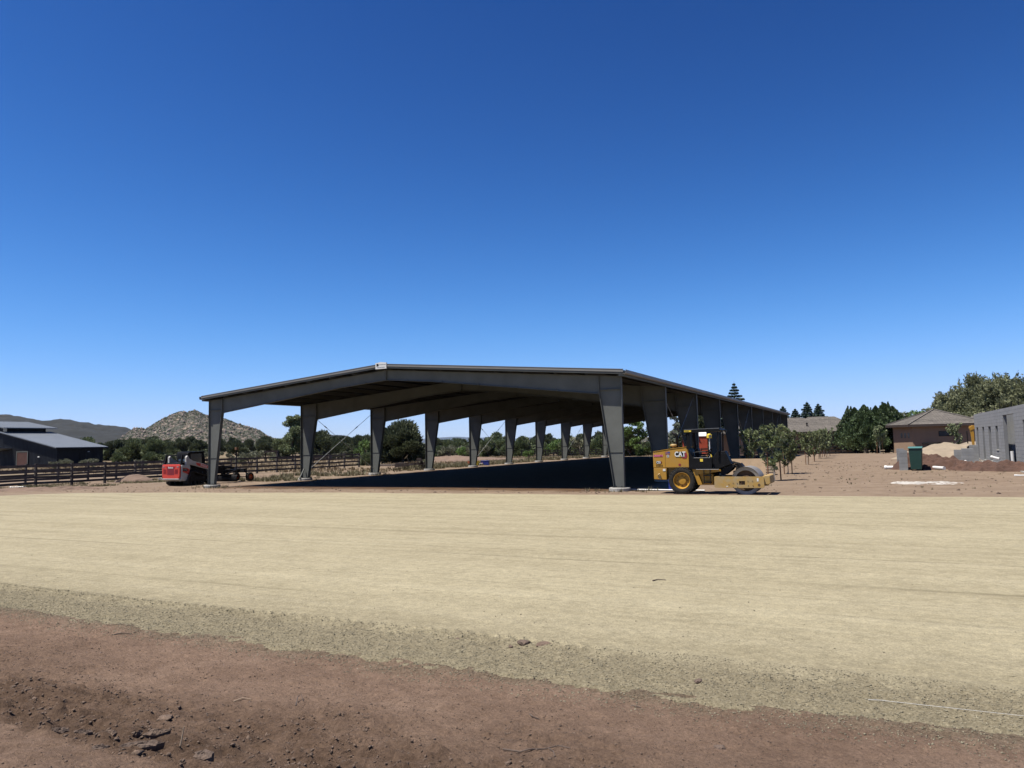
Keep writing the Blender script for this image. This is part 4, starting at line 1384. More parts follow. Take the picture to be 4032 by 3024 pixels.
for s in (-1, 1):
    b.bar((0.06, s * 0.70, 1.30), (0.16, s * 0.66, 1.86), 0.08, 0.10, (1, 0, 0))
b.bar((0.16, -0.72, 1.84), (0.16, 0.72, 1.84), 0.10, 0.07)
b.build('engine_hoop', M['darkmetal'], ld)
b = MB()
b.prism([(0.04, 1.30), (0.70, 1.34), (0.70, 1.44), (0.08, 1.38)], -0.60, 0.60, 'y')
b.build('engine_cover', M['darkmetal'], ld)
b = MB()      # cab
b.prism([(0.78, 1.02), (2.05, 0.95), (2.08, 1.55), (1.95, 2.03), (0.86, 2.03), (0.72, 1.92), (0.70, 1.40)], -0.46, 0.46, 'y')
cabo = b.build('cab', M['black'], ld, bevel=0.03)
b = MB()
b.prism([(0.74, 2.0), (0.84, 2.045), (1.95, 2.06), (2.03, 2.02)], -0.50, 0.50, 'y')
b.build('cab_roof', M['darkmetal'], cabo, bevel=0.01)
b = MB()
b.prism([(0.715, 1.48), (0.735, 1.88), (0.725, 1.88), (0.700, 1.48)], -0.36, 0.36, 'y')
b.build('rear_window', M['glass'], cabo)
b = MB()
b.prism([(0.95, 1.38), (1.80, 1.36), (1.75, 1.92), (0.95, 1.92)], -0.470, -0.464, 'y')
b.build('side_window', M['glass'], cabo)
for s in (-1, 1):     # lift arms
    b = MB()
    y0, y1 = s * 0.66, s * 0.80
    b.prism([(0.30, 1.268), (0.52, 1.268), (0.80, 1.42), (1.60, 1.24), (2.30, 1.02), (2.62, 0.62), (2.60, 0.36), (2.44, 0.36), (2.36, 0.66), (2.10, 0.88), (1.40, 1.04), (0.80, 1.18), (0.66, 1.262)][0:0] + [(0.34, 1.27), (0.34, 1.72), (0.44, 1.82), (0.60, 1.62), (0.92, 1.46), (1.60, 1.30), (2.36, 1.06), (2.62, 0.70), (2.62, 0.36), (2.46, 0.34), (2.40, 0.66), (2.18, 0.88), (1.50, 1.06), (0.95, 1.20), (0.66, 1.27)], min(y0, y1), max(y0, y1), 'y')
    ar = b.build('lift_arm', M['machwhite'], ld, bevel=0.015)
    if s < 0:
        b = MB()
        b.prism([(1.06, 1.39), (1.60, 1.27), (2.20, 1.09), (2.16, 0.95), (1.55, 1.09), (1.12, 1.21)], -0.807, -0.801, 'y')
        st = b.build('arm_stripe', M['red'], ar)
        m4 = Matrix.Translation((1.66, -0.809, 1.165)) @ Matrix.Rotation(math.radians(15), 4, 'Y') @ Matrix.Rotation(math.radians(90), 4, 'X')
        lettering('lettering', 'Bobcat', M['white'], ar, 0.19, m4, 0.003, 0.001)
    b = MB()
    b.cyl((0.75, s * 0.60, 0.98), (1.55, s * 0.60, 1.12), 0.045, 10)
    b.cyl((1.50, s * 0.60, 1.11), (2.0, s * 0.60, 1.05), 0.028, 10)
    b.build('lift_cylinder', M['darkmetal'], ld)
# grader attachment
b = MB()
b.box(2.62, 2.78, -0.62, 0.62, 0.18, 0.78)
b.bar((2.75, -0.20, 0.72), (5.30, -0.12, 0.72), 0.16, 0.20)
b.bar((2.75, 0.20, 0.72), (5.30, 0.12, 0.72), 0.16, 0.20)
b.box(2.80, 3.45, -0.5, 0.5, 0.62, 1.10)
b.box(5.15, 5.45, -0.55, 0.55, 0.60, 0.86)
b.bar((2.80, -0.35, 1.06), (4.70, -0.12, 0.92), 0.10, 0.14)
b.bar((2.80, 0.35, 1.06), (4.70, 0.12, 0.92), 0.10, 0.14)
b.build('grader_frame', M['darkmetal'], ld)
b = MB()
b.lathe([(0.52, 0.44), (0.60, 0.44), (0.60, 0.52), (0.52, 0.52), (0.52, 0.44)], (3.95, 0, 0), 'z', 28)
b.cyl((3.95, 0, 0.5), (3.95, 0, 1.05), 0.16, 12)
b.build('turntable', M['black'], ld)
b = MB()
prof = [(0.10 * math.cos(t) - 0.0, 0.05 + 0.22 + 0.22 * math.sin(t)) for t in np.linspace(-1.35, 1.35, 8)]
poly = [(-a_, c_) for a_, c_ in prof] + [(-a_ + 0.03, c_) for a_, c_ in prof[::-1]]
b.prism(poly, -1.15, 1.15, 'y')
bl = b.build('blade', M['darkmetal'], ld, loc=(4.05, 0, 0.0))
b = MB()
b.tube([(2.8, -0.45, 0.95), (3.1, -0.50, 1.28), (3.5, -0.42, 1.22), (3.9, -0.3, 0.95)], 0.022, 6)
b.tube([(2.8, -0.30, 0.95), (3.2, -0.34, 1.20), (3.7, -0.28, 1.10), (4.1, -0.2, 0.80)], 0.022, 6)
b.tube([(2.8, 0.30, 0.95), (3.0, 0.34, 1.30), (3.4, 0.40, 1.22), (3.7, 0.2, 0.80)], 0.022, 6)
b.build('hydraulic_hoses', M['black'], ld)
b = MB()
for s in (-1, 1):
    b.cyl((3.5, s * 0.55, 0.50), (4.6, s * 0.62, 0.82), 0.045, 10)
b.build('tilt_cylinder', M['black'], ld)
for s in (-1, 1):
    tyre(ld, 5.62, s * 0.62, 0.30, 0.20, 0.17, s, M['orange'], 14)
b = MB()
for s in (-1, 1):
    b.bar((5.40, s * 0.45, 0.72), (5.62, s * 0.45, 0.30), 0.08, 0.06)
b.bar((5.62, -0.55, 0.30), (5.62, 0.55, 0.30), 0.05, 0.05)
b.build('front_axle', M['darkmetal'], ld)
b = MB()
b.cyl((4.08, -1.02, 0.30), (4.08, -1.02, 2.10), 0.030, 8)
mast = b.build('sensor_mast', M['darkmetal'], ld)
b = MB()
b.box(3.99, 4.17, -1.10, -0.94, 2.10, 2.26)
b.build('laser_receiver', M['wood'], mast, bevel=0.01)

# --- small debris by the arena columns ---------------------------------
def bucket(label, px, py, m, r, h, nm='bucket'):
    q = G(px, py)
    b = MB()
    b.lathe([(0.0, 0.0), (r * 0.86, 0.0), (r, h), (r * 1.05, h), (r * 1.05, h * 0.93)], (0, 0, 0), 'z', 18)
    b.lathe([(r * 0.95, h * 0.98), (0.0, h * 0.98)], (0, 0, 0), 'z', 18)
    t = thing(nm, label, 'bucket', q)
    b.build('body', m, t)
    b = MB()
    pts = [(r * math.cos(a), 0.02, h * 0.95 + r * 0.75 * math.sin(a)) for a in np.linspace(0, math.pi, 9)]
    b.tube(pts, 0.012, 5)
    b.build('handle', M['darkmetal'], t)
    return t
bucket('orange bucket left of the fifth left-hand column of the arena', 1850, 1832, M['orange'], 0.22, 0.42)
bucket('yellow bucket right of the fifth left-hand column of the arena', 1880, 1833, M['signyellow'], 0.22, 0.44)
q = G(1894, 1833)
t = thing('fuel_can', 'small white and red jug beside the yellow bucket', 'jug', q, 0.4)
b = MB()
b.box(-0.16, 0.16, -0.10, 0.10, 0, 0.22)
b.build('body', M['white'], t, bevel=0.03)
b = MB()
b.cyl((0.08, 0, 0.22), (0.12, 0, 0.30), 0.03, 8)
b.build('spout', M['red'], t)
q = G(1911, 1832)
t = thing('cool_box', 'dark blue box on the ground right of the yellow bucket', 'box', q, -0.2)
b = MB()
b.box(-0.40, 0.40, -0.25, 0.25, 0, 0.40)
b.build('body', M['blue'], t, bevel=0.03)
b = MB()
b.box(-0.42, 0.42, -0.27, 0.27, 0.402, 0.47)
b.build('lid', M['blue'], t, bevel=0.02)
# ------------------------------------------------------------------ fences
def fence(name, label, pts, rails, h, m, post=0.13, rail_h=0.15, spacing=2.4, side=1, thick=0.04, rail_top=0.0, drop=()):
    """board fence along a polyline: each post and each board is a part"""
    f = thing(name, label, 'fence', (pts[0][0], pts[0][1], float(hz(*pts[0]))))
    o = Vector((pts[0][0], pts[0][1], float(hz(*pts[0]))))
    posts = []
    for i in range(len(pts) - 1):
        a, b = Vector(pts[i]), Vector(pts[i + 1])
        n = max(1, round((b - a).length / spacing))
        for k in range(n + (1 if i == len(pts) - 2 else 0)):
            posts.append(a.lerp(b, k / n))
    zz = [float(hz(p.x, p.y)) for p in posts]
    for i, p in enumerate(posts):
        mb = MB()
        d = (posts[min(i + 1, len(posts) - 1)] - posts[max(i - 1, 0)]).normalized()
        s = Vector((-d.y, d.x))
        q = post / 2
        c = [d * q + s * q, -d * q + s * q, -d * q - s * q, d * q - s * q]
        z0, z1 = zz[i] - 0.25 - o.z, zz[i] + h + 0.06 + random.uniform(-.02, .03) - o.z
        lean = Vector((random.uniform(-.02, .02), random.uniform(-.02, .02)))
        P = [(p.x - o.x + e.x, p.y - o.y + e.y, z0) for e in c] + [(p.x - o.x + e.x + lean.x, p.y - o.y + e.y + lean.y, z1) for e in c]
        mb.add(P, [(3, 2, 1, 0), (4, 5, 6, 7), (0, 1, 5, 4), (1, 2, 6, 5), (2, 3, 7, 6), (3, 0, 4, 7)])
        mb.build('post', m, f)
    off = side * (post / 2 + thick / 2 + 0.003)
    for i in range(len(posts) - 1):
        a, b = posts[i], posts[i + 1]
        d = (b - a).normalized()
        s = Vector((-d.y, d.x)) * off
        for k in range(rails):
            if (i, k) in drop:
                continue
            hh = rail_h * 0.7 + (h - rail_h * 1.2) * (k / (rails - 1)) if rails > 1 else h * 0.6
            hh = h * (0.17 + 0.76 * k / (rails - 1))
            mb = MB()
            j1, j2 = random.uniform(-.012, .012), random.uniform(-.012, .012)
            g = d * 0.004
            mb.bar((a.x + s.x + g.x - o.x, a.y + s.y + g.y - o.y, zz[i] + hh + j1 - o.z), (b.x + s.x - g.x - o.x, b.y + s.y - g.y - o.y, zz[i + 1] + hh + j2 - o.z), thick, rail_h)
            mb.build('board', m, f)
    return f
P2 = lambda u, v: tuple(W(u, v)[:2])
Dp = lambda px, d: tuple(D(px, d)[:2])
fence('board_fence', 'long four-board dark fence running back beside the red and white loader', [P2(-14.3, -8.2), P2(-14.3, 32.6)], 4, 1.42, M['fence'], side=-1)
fence('board_fence', 'second dark board fence just behind the near left one, before the black barn', [P2(-21.0, -12), P2(-21.0, 21.6)], 4, 1.35, M['fence'], side=-1)
fence('board_fence', 'thin black four-board fence crossing the dry field behind the arena left columns', [Dp(1130, 118), Dp(1300, 135), Dp(1780, 165)], 4, 1.40, M['fence_far'], side=-1, spacing=2.7)
fence('board_fence', 'distant black fence seen between the middle and far left columns', [Dp(1700, 172), Dp(2040, 178)], 4, 1.42, M['fence_far'], side=-1, spacing=2.7)
fence('board_fence', 'distant black fence behind the far end of the arena', [Dp(2052, 150), Dp(2560, 138)], 4, 1.40, M['fence_far'], side=-1, spacing=2.7)
fence('board_fence', 'low black board fence in front of the tan houses on the right', [Dp(2760, 112), Dp(3140, 106), Dp(3530, 98), Dp(3700, 88)], 3, 1.05, M['fence_far'], side=-1, spacing=2.6, rail_h=0.20)

# ------------------------------------------------------------------ black barn on the left
c1 = D(226, 112)
bb = thing('monitor_barn', 'charcoal metal barn with a raised centre roof behind the left fences', 'barn', c1, -YAW)
BL, BW, ze, zu = 7.4, 13.6, 2.95, 5.55      # length along v, aisle width, eave, top of aisle roof
def ribbed(mb, a, b, z0, z1a, z1b, n, depth=0.03):
    """vertical ribbed wall from a to b (xy), top sloping z1a->z1b"""
    a, b = Vector(a), Vector(b)
    d = (b - a)
    nrm = Vector((d.y, -d.x)).normalized()
    pts = []
    for k in range(n):
        for t, o in ((0, 0), (0.35, 0), (0.45, depth), (0.9, depth), (1.0, 0)):
            pts.append(((k + t) / n, o))
    V, F = [], []
    for t, o in pts:
        p = a + d * t + nrm * o
        V += [(p.x, p.y, z0), (p.x, p.y, z1a + (z1b - z1a) * t)]
    for i in range(len(pts) - 1):
        F.append((2 * i, 2 * i + 2, 2 * i + 3, 2 * i + 1))
    mb.add(V, F)
mb = MB()
ribbed(mb, (-BW, 0), (0, 0), -0.3, zu - 0.1, ze - 0.1, 40)
mb.build('gable_wall', M['barnwall'], bb)
mb = MB()
ribbed(mb, (0, 0), (0, BL), -0.3, ze - 0.1, ze - 0.1, 30)
mb.build('side_wall', M['barnwall'], bb)
mb = MB()
ribbed(mb, (0, BL), (-BW - 8, BL), -0.3, ze - 0.1, zu + 1.0, 40)
mb.build('back_wall', M['barnwall'], bb)
def slope_roof(parent, x0, z0, x1, z1, y0, y1, m, name='roof', th=0.12, seam=0.45):
    mb = MB()
    mb.prism([(x0, z0), (x1, z1), (x1, z1 + th), (x0, z0 + th)], y0, y1, 'y')
    r = mb.build(name, m, parent)
    mb = MB()
    y = y0 + 0.1
    while y < y1:
        mb.prism([(x0, z0 + th), (x1, z1 + th), (x1, z1 + th + 0.04), (x0, z0 + th + 0.04)], y, y + 0.04, 'y')
        y += seam
    mb.build('standing_seam', m, r)
    return r
r1 = slope_roof(bb, -BW - 0.2, zu, 0.5, ze - 0.10, -0.5, BL + 0.5, M['barnroof'])
mb = MB()
mb.prism([(-BW - 0.2, zu - 0.16), (0.5, ze - 0.27), (0.5, ze - 0.10), (-BW - 0.2, zu)], -0.53, -0.46, 'y')
mb.prism([(0.46, ze - 0.27), (0.53, ze - 0.27), (0.53, ze - 0.05), (0.46, ze - 0.05)], -0.5, BL + 0.5, 'y')
mb.build('fascia', M['darkmetal'], r1)
mb = MB()
ribbed(mb, (-BW, 0.6), (-BW, BL - 0.6), zu - 0.3, zu + 0.75, zu + 0.75, 24)
ribbed(mb, (-BW - 7, 0.02), (-BW, 0.02), -0.3, zu + 2.0, zu + 0.6, 20)
mb.build('monitor_wall', M['barnwall'], bb)
slope_roof(bb, -BW - 6.5, zu + 1.85, -BW + 1.3, zu + 0.62, -0.6, BL + 0.5, M['barnroof'], 'monitor_roof')
mb = MB()
mb.box(-9.6, -7.0, -0.10, -0.03, -0.2, 2.35)
dr = mb.build('stable_door', M['barndoor'], bb)
mb = MB()
mb.box(-9.75, -6.85, -0.14, -0.09, 2.35, 2.5)
mb.box(-9.75, -9.6, -0.14, -0.09, -0.2, 2.35)
mb.box(-7.0, -6.85, -0.14, -0.09, -0.2, 2.35)
mb.build('door_frame', M['steel'], dr)
mb = MB()
mb.box(0.035, 0.09, 3.4, 4.5, -0.2, 2.2)
mb.build('side_door', M['darkmetal'], bb)
for x, y in ((-4.2, -0.12), (0.12, 4.9)):
    mb = MB()
    mb.lathe([(0.0, 0.12), (0.10, 0.10), (0.16, 0.0), (0.0, 0.0)], (x, y, 1.55 if x < -1 else 2.2), 'z', 12)
    mb.build('wall_lamp', M['white'], bb)
mb = MB()
mb.prism([(-14.5, 2.6), (-11.0, 3.0), (-11.0, 3.1), (-14.5, 2.7)], -3.0, -0.05, 'y')
mb.build('awning', M['barnroof'], bb)

# ------------------------------------------------------------------ houses on the right
def tile_slope(parent, quad, course=0.36, gap=0.02, th=0.05, m=None, name='tile_course'):
    """quad: eave a->b, ridge d->c (a under d). Overlapping tile courses, each a part."""
    a, b, c, d = [Vector(q) for q in quad]
    n = max(2, int(((d + c) / 2 - (a + b) / 2).length / course))
    nrm = (b - a).cross(d - a).normalized()
    if nrm.z < 0:
        nrm = -nrm
    for k in range(n):
        t0, t1 = k / n, min(1.0, (k + 1.12) / n)
        p0, p1 = a.lerp(d, t0), b.lerp(c, t0)
        q0, q1 = a.lerp(d, t1), b.lerp(c, t1)
        L_ = (p1 - p0).length
        w = 0.34
        m_ = max(1, int(L_ / w))
        mb = MB()
        for i in range(m_):
            u0, u1 = i / m_, (i + 0.94) / m_
            jz = random.uniform(0, 0.012)
            A_, B_ = p0.lerp(p1, u0), p0.lerp(p1, u1)
            C_, D_ = q0.lerp(q1, u1), q0.lerp(q1, u0)
            lo, hi = nrm * (0.05 + jz), nrm * (0.012 + jz)
            P = [A_, B_, C_, D_, A_ + lo, B_ + lo, C_ + hi, D_ + hi]
            mb.add(P, [(0, 1, 5, 4), (4, 5, 6, 7), (1, 2, 6, 5), (3, 0, 4, 7)])
        mb.build(name, m or M['tile'], parent)
def deck(parent, quads, name='roof'):
    mb = MB()
    for q in quads:
        mb.add([tuple(v) for v in q], [tuple(range(len(q)))])
    return mb.build(name, M['fascia'], parent)

# house with garage doors, partly behind the arena
ha = D(3322, 105)
H1 = thing('tan_house', 'long brown stucco house with a hipped tile roof behind the arena end and saplings', 'house', (ha.x, ha.y, ha.z), math.radians(-9))
wl_, dp, eh = 17.0, 9.0, 3.25
mb = MB()
mb.box(-wl_, 0, 0, dp, -0.4, eh)
mb.build('wall', M['stucco'], H1)
e = 0.7
ez = eh - 0.08
rz = eh + 2.05
A_, B_, C_, D_ = (-wl_ - e, -e, ez), (e, -e, ez), (e, dp + e, ez), (-wl_ - e, dp + e, ez)
R0, R1 = (-wl_ + dp / 2, dp / 2, rz), (-dp / 2, dp / 2, rz)
rf = deck(H1, [(A_, B_, R1, R0), (B_, C_, R1), (C_, D_, R0, R1), (D_, A_, R0)])
tile_slope(rf, (A_, B_, R1, R0))
tile_slope(rf, (B_, C_, R1, R1))
mb = MB()
mb.box(-wl_ - e, e, -e - 0.03, -e + 0.02, ez - 0.26, ez + 0.01)
mb.box(e - 0.02, e + 0.03, -e, dp + e, ez - 0.26, ez + 0.01)
mb.build('fascia', M['fascia'], H1)
for x0, x1 in ((-2.6, -0.9 + 0.3), (-9.4, -7.4), (-14.4, -12.6)):
    mb = MB()
    mb.box(x0 - 1.2, x1, -0.06, 0.0, -0.1, 2.25)
    g = mb.build('garage_door', M['stucco_door'], H1)
    mb = MB()
    for k in range(1, 4):
        mb.box(x0 - 1.2, x1, -0.068, -0.061, k * 0.56 - 0.1, k * 0.56 - 0.075)
    mb.build('door_groove', M['stucco'], g)
mb = MB()
mb.box(-0.6, 0.25, -0.25, -0.02, -0.2, 1.05)
mb.build('stone_pier', M['stone'], H1)
for (x, y, z_) in ((-13.8, 2.0, 4.1), (-4.5, 1.2, 3.9)):
    mb = MB()
    mb.cyl((x, y, z_ - 0.2), (x, y, z_ + 0.45), 0.09, 8)
    mb.lathe([(0.15, 0.45), (0.15, 0.55), (0.0, 0.62)], (x, y, z_), 'z', 8)
    mb.build('roof_vent', M['darkmetal'], rf)
# wing further back
mb = MB()
mb.box(-4.0, 6.0, 12, 20, -0.4, eh)
mb.build('rear_wing_wall', M['stucco'], H1)
A2_, B2_, C2_, D2_ = (-5, 11.2, ez), (6.8, 11.2, ez), (6.8, 21, ez), (-5, 21, ez)
Ra, Rb_ = (-1, 16, rz + 0.35), (3.0, 16, rz + 0.35)
rf2 = deck(H1, [(A2_, B2_, Rb_, Ra), (B2_, C2_, Rb_), (C2_, D2_, Ra, Rb_), (D2_, A2_, Ra)], 'rear_wing_roof')
tile_slope(rf2, (A2_, B2_, Rb_, Ra))

# chamfered brown house
hb = D(3594, 92)
H2 = thing('brown_house', 'brown stucco house with chamfered corner and hipped tile roof behind the dirt piles', 'house', (hb.x, hb.y, hb.z), -YAW)
eh = 3.45
foot_ = [(0, 0), (7.2, 0), (7.2, 7.0), (-2.0, 7.0), (-2.0, 2.2)]
mb = MB()
mb.prism(foot_, -0.4, eh, 'z')
mb.build('wall', M['stucco'], H2)
ez = eh - 0.10
E_ = [(-0.35, -0.75, ez), (8.0, -0.75, ez), (8.0, 7.8, ez), (-2.8, 7.8, ez), (-2.8, 1.9, ez)]
PK_ = (2.7, 3.6, eh + 1.75)
PK2 = (4.6, 4.4, eh + 1.55)
rf = deck(H2, [(E_[0], E_[1], PK_), (E_[1], E_[2], PK_), (E_[2], E_[3], PK_), (E_[3], E_[4], PK_), (E_[4], E_[0], PK_)])
tile_slope(rf, (E_[0], E_[1], PK_, PK_), 0.40)
tile_slope(rf, (E_[4], E_[0], PK_, PK_), 0.40)
tile_slope(rf, (E_[1], E_[2], PK_, PK_), 0.40)
tile_slope(rf, (E_[3], E_[4], PK_, PK_), 0.40)
mb = MB()
for i, j in ((0, 1), (4, 0), (1, 2), (3, 4)):
    mb.bar(Vector(E_[i]) - Vector((0, 0, 0.12)), Vector(E_[j]) - Vector((0, 0, 0.12)), 0.05, 0.26)
mb.build('fascia', M['fascia'], H2)
for i in (0, 1, 4):
    mb = MB()
    mb.bar(Vector(E_[i]) + Vector((0, 0, 0.10)), Vector(PK_) + Vector((0, 0, 0.10)), 0.18, 0.10)
    mb.build('hip_ridge', M['tile'], rf)
mb = MB()
mb.box(2.9, 4.6, -0.03, 0.03, 1.95, 2.45)
w_ = mb.build('window', M['glass'], H2)
mb = MB()
for q_ in ((2.84, 4.66, 2.45, 2.51), (2.84, 4.66, 1.89, 1.95), (2.84, 2.9, 1.95, 2.45), (4.6, 4.66, 1.95, 2.45)):
    mb.box(q_[0], q_[1], -0.05, 0.02, q_[2], q_[3])
mb.build('frame', M['darkmetal'], w_)
dirc = Vector((-2.0, 2.2)).normalized()
for k in range(3):
    t_ = 0.55 + k * 0.55
    c_ = dirc * t_
    nrm = Vector((-dirc.y, dirc.x))
    if nrm.y > 0:
        nrm = -nrm
    mb = MB()
    a_ = c_ - dirc * 0.15 + nrm * 0.0
    b_ = c_ + dirc * 0.15
    mb.add([(a_.x + nrm.x * .015, a_.y + nrm.y * .015, 1.75), (b_.x + nrm.x * .015, b_.y + nrm.y * .015, 1.75), (b_.x + nrm.x * .015, b_.y + nrm.y * .015, 2.35), (a_.x + nrm.x * .015, a_.y + nrm.y * .015, 2.35)], [(0, 1, 2, 3)])
    mb.build('slot_window', M['glass'], H2)
# rear roof to the right
mb = MB()
mb.box(7.2, 16, 4.0, 12, -0.4, eh)
mb.build('rear_wall', M['stucco'], H2)
A3, B3, C3, D3 = (5.0, 3.2, eh - 0.12), (17, 3.2, eh - 0.12), (12, 8, eh + 1.35), (8.2, 8, eh + 1.35)
rf3 = deck(H2, [(A3, B3, C3, D3)], 'rear_roof')
tile_slope(rf3, (A3, B3, C3, D3), 0.40)

# ------------------------------------------------------------------ concrete block building, right edge
w0 = D(3842, 57.5)
CB = thing('block_building', 'unfinished grey concrete block building with tall narrow openings at the right edge', 'building', w0, -YAW)
# wall runs along local -y; outer face looks to local -x
LW, HWALL, BH, BLN = 26.0, 3.40, 0.20, 0.40
opens = [(1.1, 2.1, 0.1, 2.3), (4.4, 5.4, 0.1, 2.3), (7.5, 8.7, 0.1, 2.3), (10.8, 11.8, 0.9, 2.3), (14.1, 17.9, -1, 2.95), (20.6, 22.0, 0.8, 2.5)]
cells_ = []
nrow = int(HWALL / BH)
for r in range(nrow):
    off = 0 if r % 2 == 0 else -BLN / 2
    s0 = off
    while s0 < LW:
        a_, b_ = max(0, s0), min(LW, s0 + BLN)
        z0, z1 = r * BH, (r + 1) * BH
        segs = [(a_, b_)]
        for (o0, o1, oz0, oz1) in opens:
            if z1 > oz0 + 0.01 and z0 < oz1 - 0.01:
                ns = []
                for (p_, q_) in segs:
                    if q_ <= o0 or p_ >= o1:
                        ns.append((p_, q_))
                    else:
                        if p_ < o0:
                            ns.append((p_, o0))
                        if q_ > o1:
                            ns.append((o1, q_))
                segs = ns
        for (p_, q_) in segs:
            if q_ - p_ > 0.04:
                cells_.append((p_, q_, z0, z1))
        s0 += BLN
cells_.sort(key=lambda c: -(c[0] if c[0] < 17.5 else -5))
cache = {}
rest = MB()
for i, (a_, b_, z0, z1) in enumerate(cells_):
    L_ = round(b_ - a_, 3)
    if i < 290:
        if L_ not in cache:
            mb = MB()
            mb.box(0, 0.20, -L_ + 0.006, -0.006, 0.006, BH - 0.006)
            cache[L_] = mb.mesh('block', M['block'])
        o = link('block', cache[L_], None, CB, (0, -a_, z0))
    else:
        rest.box(0, 0.20, -b_ + 0.006, -a_ - 0.006, z0 + 0.006, z1 - 0.006)
o = rest.build('block_courses', M['block'], CB)
o['kind'] = 'stuff'
core = MB()
for (a_, b_, z0, z1) in cells_:
    core.box(0.006, 0.194, -b_, -a_, z0, z1)
core.build('mortar_joints', M['mortar'], CB)
mb = MB()
for (o0, o1, oz0, oz1) in opens[:4]:
    mb.box(-0.03, 0.20, -o1 + 0.01, -o0 - 0.01, oz0 - 0.06, oz0 + 0.01)
mb.build('sill', M['concrete'], CB)
mb = MB()
mb.box(0.21, 9.0, 0.0, 0.20, 0.0, HWALL - 0.4)
mb.box(9.0, 9.2, -LW, 0.20, 0.0, HWALL + 0.5)
mb.box(3.4, 3.6, -8.0, -0.05, 0.0, 2.6)
mb.box(0.95, 1.15, -18.6, -15.2, 0.0, 3.2)  # block wall in the doorway, set close so its top falls dark
mb.box(0.85, 1.05, -13.0, -0.4, 0.0, 3.3)  # added close behind the slot windows so they look dark
mb.build('inner_wall', M['block'], CB)
for k in range(9):
    s_ = 1.5 + k * 2.2
    mb = MB()
    mb.cyl((0.1, -s_, HWALL), (0.1, -s_ - 0.02, HWALL + 0.22 + 0.25 * ((k * 7) % 3) / 2), 0.02, 5)
    mb.build('rebar', M['darkmetal'], CB)
mb = MB()
mb.box(-0.4, 9.4, -LW, 0.4, -0.35, 0.003)
mb.build('slab', M['concrete'], CB)

# low block piers in front of it
def pier(label, px, py, w, h, t=0.20, courses=None, rot=-YAW):
    q = G(px, py)
    p_ = thing('block_pier', label, 'pier', q, rot)
    n = courses or max(2, int(round(h / 0.2)))
    for k in range(n):
        mb = MB()
        z0, z1 = k * h / n, (k + 1) * h / n
        nb_ = max(1, round(w / 0.4))
        for i in range(nb_):
            mb.box(-w / 2 + i * w / nb_ + 0.004, -w / 2 + (i + 1) * w / nb_ - 0.004, -t / 2, t / 2, z0 + 0.004, z1 - 0.004)
        mb.build('block', M['block'], p_)
    mb = MB()
    mb.box(-w / 2 + 0.006, w / 2 - 0.006, -t / 2 + 0.006, t / 2 - 0.006, -0.1, h - 0.006)
    mb.build('mortar_joints', M['mortar'], p_)
    return p_
pier('grey block pier immediately left of the green bin', 3559, 1852, 0.46, 1.22, 0.30)
pier('grey block pier half hidden behind the pier left of the bin', 3548, 1834, 0.46, 1.18, 0.30)
pier('grey block pier standing in the dirt pile beside the sand heap', 3775, 1818, 0.52, 0.86, 0.25)
pier('low grey block wall end in front of the sand heap near the building', 3813, 1834, 0.62, 1.08, 0.6)
pier('low grey block wall against the corner of the block building', 3838, 1816, 0.50, 1.15, 0.6)

# green bin
q = G(3610, 1853)
bn = thing('wheelie_bin', 'dark green wheeled rubbish bin with pale lid beside the block pier', 'bin', q, math.radians(-32))
bn.scale = (1.05, 1.05, 1.16)
mb = MB()
w0_, w1_ = 0.27, 0.33
mb.add([(-w0_, -0.30, 0.06), (w0_, -0.30, 0.06), (w0_, 0.26, 0.06), (-w0_, 0.26, 0.06), (-w1_, -0.38, 1.12), (w1_, -0.38, 1.12), (w1_, 0.36, 1.12), (-w1_, 0.36, 1.12)], [(3, 2, 1, 0), (4, 5, 6, 7), (0, 1, 5, 4), (1, 2, 6, 5), (2, 3, 7, 6), (3, 0, 4, 7)])
mb.build('body', M['bingreen'], bn, bevel=0.03)
mb = MB()
mb.prism([(-0.42, 1.125), (0.40, 1.125), (0.40, 1.17), (0.0, 1.22), (-0.42, 1.16)], -0.36, 0.36, 'x')
mb.build('lid', M['binlid'], bn, bevel=0.02)
mb = MB()
mb.box(-0.24, 0.24, 0.40, 0.46, 1.08, 1.14)
mb.build('handle', M['bingreen'], bn)
for s in (-1, 1):
    mb = MB()
    mb.cyl((s * 0.25, 0.30, 0.13), (s * 0.32, 0.30, 0.13), 0.13, 16)
    mb.build('wheel', M['black'], bn)

# yellow mini excavator behind the block wall: arm in view
q = D(3816, 64)
ex = thing('mini_excavator', 'yellow excavator arm and bucket reaching out from behind the block building', 'excavator', (q.x, q.y, float(hz(q.x, q.y))), math.radians(180 - 20))
ex.scale = (0.86, 0.86, 0.86)
def barpoly(mb, pts, w):
    for i in range(len(pts) - 1):
        mb.bar(pts[i], pts[i + 1], w, 0.26)
mb = MB()
mb.prism([(0.05, 2.85), (0.35, 3.10), (1.2, 3.02), (2.3, 2.65), (2.4, 2.30), (3.6, 1.2), (3.3, 1.05), (2.1, 2.15), (1.2, 2.62), (0.45, 2.70), (0.15, 2.55)], -0.14, 0.14, 'y')
mb.v = [(-x_, y_, z_) for x_, y_, z_ in mb.v]
mb.f = [f_[::-1] for f_ in mb.f]
mb.build('boom', M['cyellow'], ex, bevel=0.02)
mb = MB()
mb.prism([(-0.05, 3.08), (0.22, 3.02), (0.10, 2.2), (0.02, 1.05), (-0.16, 1.05), (-0.18, 2.3)], -0.10, 0.10, 'y')
mb.v = [(x_ - 0.30, y_, z_) for x_, y_, z_ in mb.v]
mb.build('stick', M['cyellow'], ex, bevel=0.02)
mb = MB()
mb.cyl((0.12, 0, 2.55), (0.10, 0, 1.30), 0.05, 8)
mb.cyl((-0.25, 0, 2.85), (-1.2, 0, 2.78), 0.06, 8)
